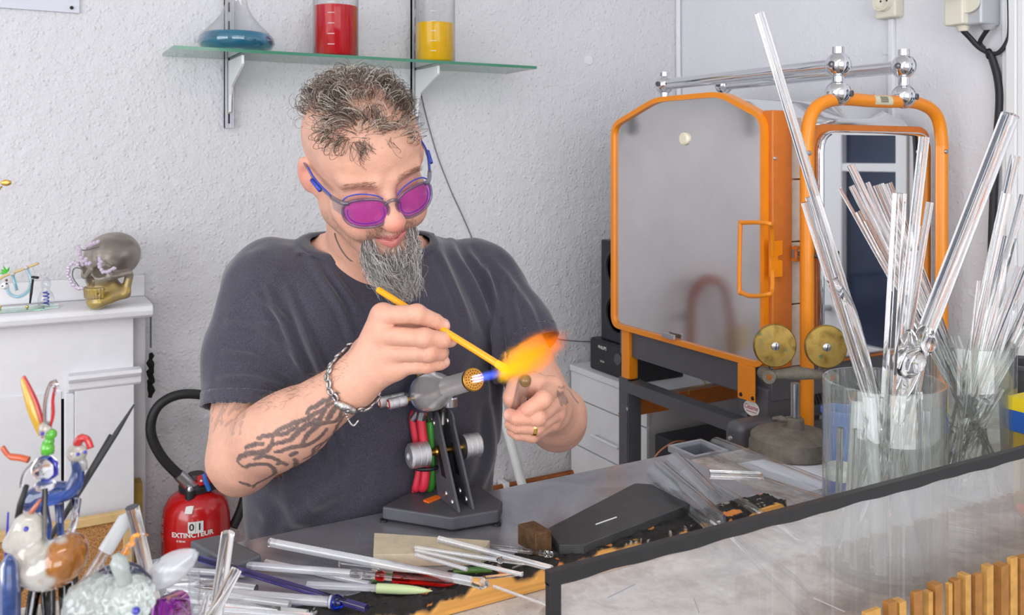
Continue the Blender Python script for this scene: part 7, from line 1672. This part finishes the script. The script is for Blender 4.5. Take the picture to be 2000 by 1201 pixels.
# petal-shaped dish
pt_ = thing('glass_petal', 'frosted petal-shaped glass dish on a stem, lower left', 'glass petal', fp_(330, 1110)*A(1, 1, 0)+A(0, 0, PZ))
a, b = fp_(283, 1147), fp_(383, 1076); ax = nrm(b-a); nn = nrm(np.cross(ax, CF)+.0*UP); nn = nn if nn[2] > 0 else -nn; V = []; F = []; n1_, n2_ = 14, 8
for i in range(n1_+1):
    t_ = i/n1_; w = fr(26)*math.sin(PI*min(1, t_*.97+.02))**.7+.0003
    for j in range(n2_+1): s_ = -1+2*j/n2_; V.append(a+(b-a)*t_+nn*w*s_+CF*(-.010*(1-s_*s_)*math.sin(PI*t_)))
for i in range(n1_):
    for j in range(n2_): q = i*(n2_+1)+j; F.append((q, q+1, q+n2_+2, q+n2_+1))
o = mesh_obj('petal', np.array(V), F, thin((236, 236, 240), 1.5, haze=.30)('petal_glass'), pt_, 180)
s_ = o.modifiers.new('thick', 'SOLIDIFY'); s_.thickness = .0012
rim = [V[i*(n2_+1)] for i in range(n1_+1)]; MB().tube(rim, .0012, 6).obj('rim', 'frosted', pt_, 180); leg(MB(), 288, 1146, 290, fr(4)).obj('stem', 'fig_clear', pt_, 180)
# tumbler with standing tubes, rods
tq = fp_(350, 1320, .10); tq = A(tq[0]-.01, tq[1]+.0, PZ); tum = MB().lathe([(.040, 0), (.042, .003), (.046, .075), (.0445, .075), (.041, .005), (.001, .004)], tq, n=40).obj('tumbler', 'thin_clear', smooth=60, label='clear glass tumbler holding loose tubes on the plinth', cat='tumbler')
def st_rod(top, d, rpx, bx, by, label, mat='clear', hollow=True, parts=None, name='glass_tube', cat='glass tube'):
    t = W(top[0], top[1], d); b = A(tq[0]+bx, tq[1]+by, PZ+.008); r = rpx/1757*d
    if not parts: return rod_pts(MB(), [b, (b+t)/2, t], r, hollow, 16).obj(name, mat, smooth=50, label=label, cat=cat)
    th = thing(name, label, cat, b); rod_pts(MB(), [b, (b+t)/2, t], r, hollow, 16).obj('tube_wall', mat, th, 50)
    for nm, p, rr2_, mt in parts: MB().ball(t+(b-t)*p, (rr2_,)*3 if not hasattr(rr2_, '__len__') else rr2_, 12, 8).obj(nm, mt, th, 180)
st_rod((258, 990), .70, 13, .012, .005, 'thick clear tube leaning left among the foreground figures')
t0 = W(252, 1003, .71); b0_ = W(166, 1140, .69)
wc = thing('capped_tube', 'clear tube with a white rounded cap leaning behind the hedgehog', 'glass tube', A(b0_[0], b0_[1], PZ))
e_ = b0_+(b0_-t0)*((b0_[2]-PZ)/(t0[2]-b0_[2])); rod_pts(MB(), [e_, (e_+t0)/2, t0+(e_-t0)*.14], .0042, True, 14).obj('tube_wall', 'tube_glass', wc, 50); MB().tube([t0, t0+(e_-t0)*.02, t0+(e_-t0)*.14], [.002, .0058, .0058], 14).obj('white_cap', 'frosted', wc, 60)
st_rod((445, 1042), .86, 13, .030, .010, 'clear tube standing up in front of the grey graphite block')
st_rod((379, 1117), .84, 11, .020, -.012, 'short clear tube in the tumbler, left of two others', 'tube_glass')
st_rod((462, 1112), .80, 11, -.005, .012, 'rough frosty glass tube leaning right in the tumbler', 'clear', False)
st_rod((404, 1160), .80, 7, .004, -.018, 'thin clear rod low in the tumbler', 'clear', False)
vq = W(325, 1190, .72); MB().tube([W(306, 1198, .70), W(345, 1180, .74), W(362, 1215, .78)], [.010, .011, .006], 14).obj('violet_glass', glass((170, 40, 190))('violet_bit'), smooth=60, label='bright violet glass piece low among the standing tubes', cat='glass piece')
ob = MB(); a, b = fp_(268, 1046, .02), fp_(222, 1118, .02)
tw = [a+(b-a)*k/30+(CR*math.cos(k*.9)+UP*math.sin(k*.9))*fr(5) for k in range(31)]
ot = thing('orange_twist', 'twisted clear and orange glass drop above the hedgehog', 'glass drop', fp_(222, 1118, .02)*A(1, 1, 0)+A(0, 0, PZ))
MB().tube(tw, fr(4.5), 8).obj('orange_thread', plain((244, 150, 30), .12, coat=.5)('twist_orange'), ot, 180); MB().tube([a, a*.5+b*.5, b], [fr(5), fr(11), fr(10)], 12).obj('clear_drop', 'tube_glass', ot, 180); MB().tube([a, fp_(276, 1041, .02), fp_(290, 1045, .02)], fr(2.5), 8).obj('hook', 'fig_clear', ot, 180); leg(MB(), 222, 1116, 214, fr(4)).obj('stem', 'fig_clear', ot, 180)
for (u0, v0), (u1, v1), r, lb in (((262, 790), (150, 968), 5, 'long black pointed rod leaning behind the glass figures'), ((215, 850), (160, 945), 3.5, 'short thin black rod beside the long black one')):
    a, b = W(u0, v0, .80), W(u1, v1, .74); e_ = b+(b-a)*((b[2]-PZ)/(a[2]-b[2])); 
    MB().tube([a, a+(e_-a)*.08, (a+e_)/2, e_], [.0008 if r > 4 else .0014, r/1757*.8, r/1757*.8, r/1757*.8], 10).obj('graphite_rod', 'black_plastic', smooth=60, label=lb, cat='rod')
a = fp_(18, 1084, -.02); MB().lathe([(.002, 0), (fr(16), -.006), (fr(20), -.03), (fr(18), PZ-a[2])], a, n=18).obj('blue_glass_pod', plain((50, 74, 130), .15, trans=.3, noise=.4, nscale=200)('pod_blue'), smooth=60, label='dark blue ribbed glass pod at the left edge', cat='glass pod')
a = fp_(16, 1000); b = fp_(8, 1155); e_ = b+(b-a)*((b[2]-PZ)/(a[2]-b[2])); MB().tube([a, b, e_], [.0006, .0014, .0014], 8).obj('blue_glass_needle', 'eye_blue', smooth=60, label='thin deep blue glass needle at the left edge', cat='glass needle')
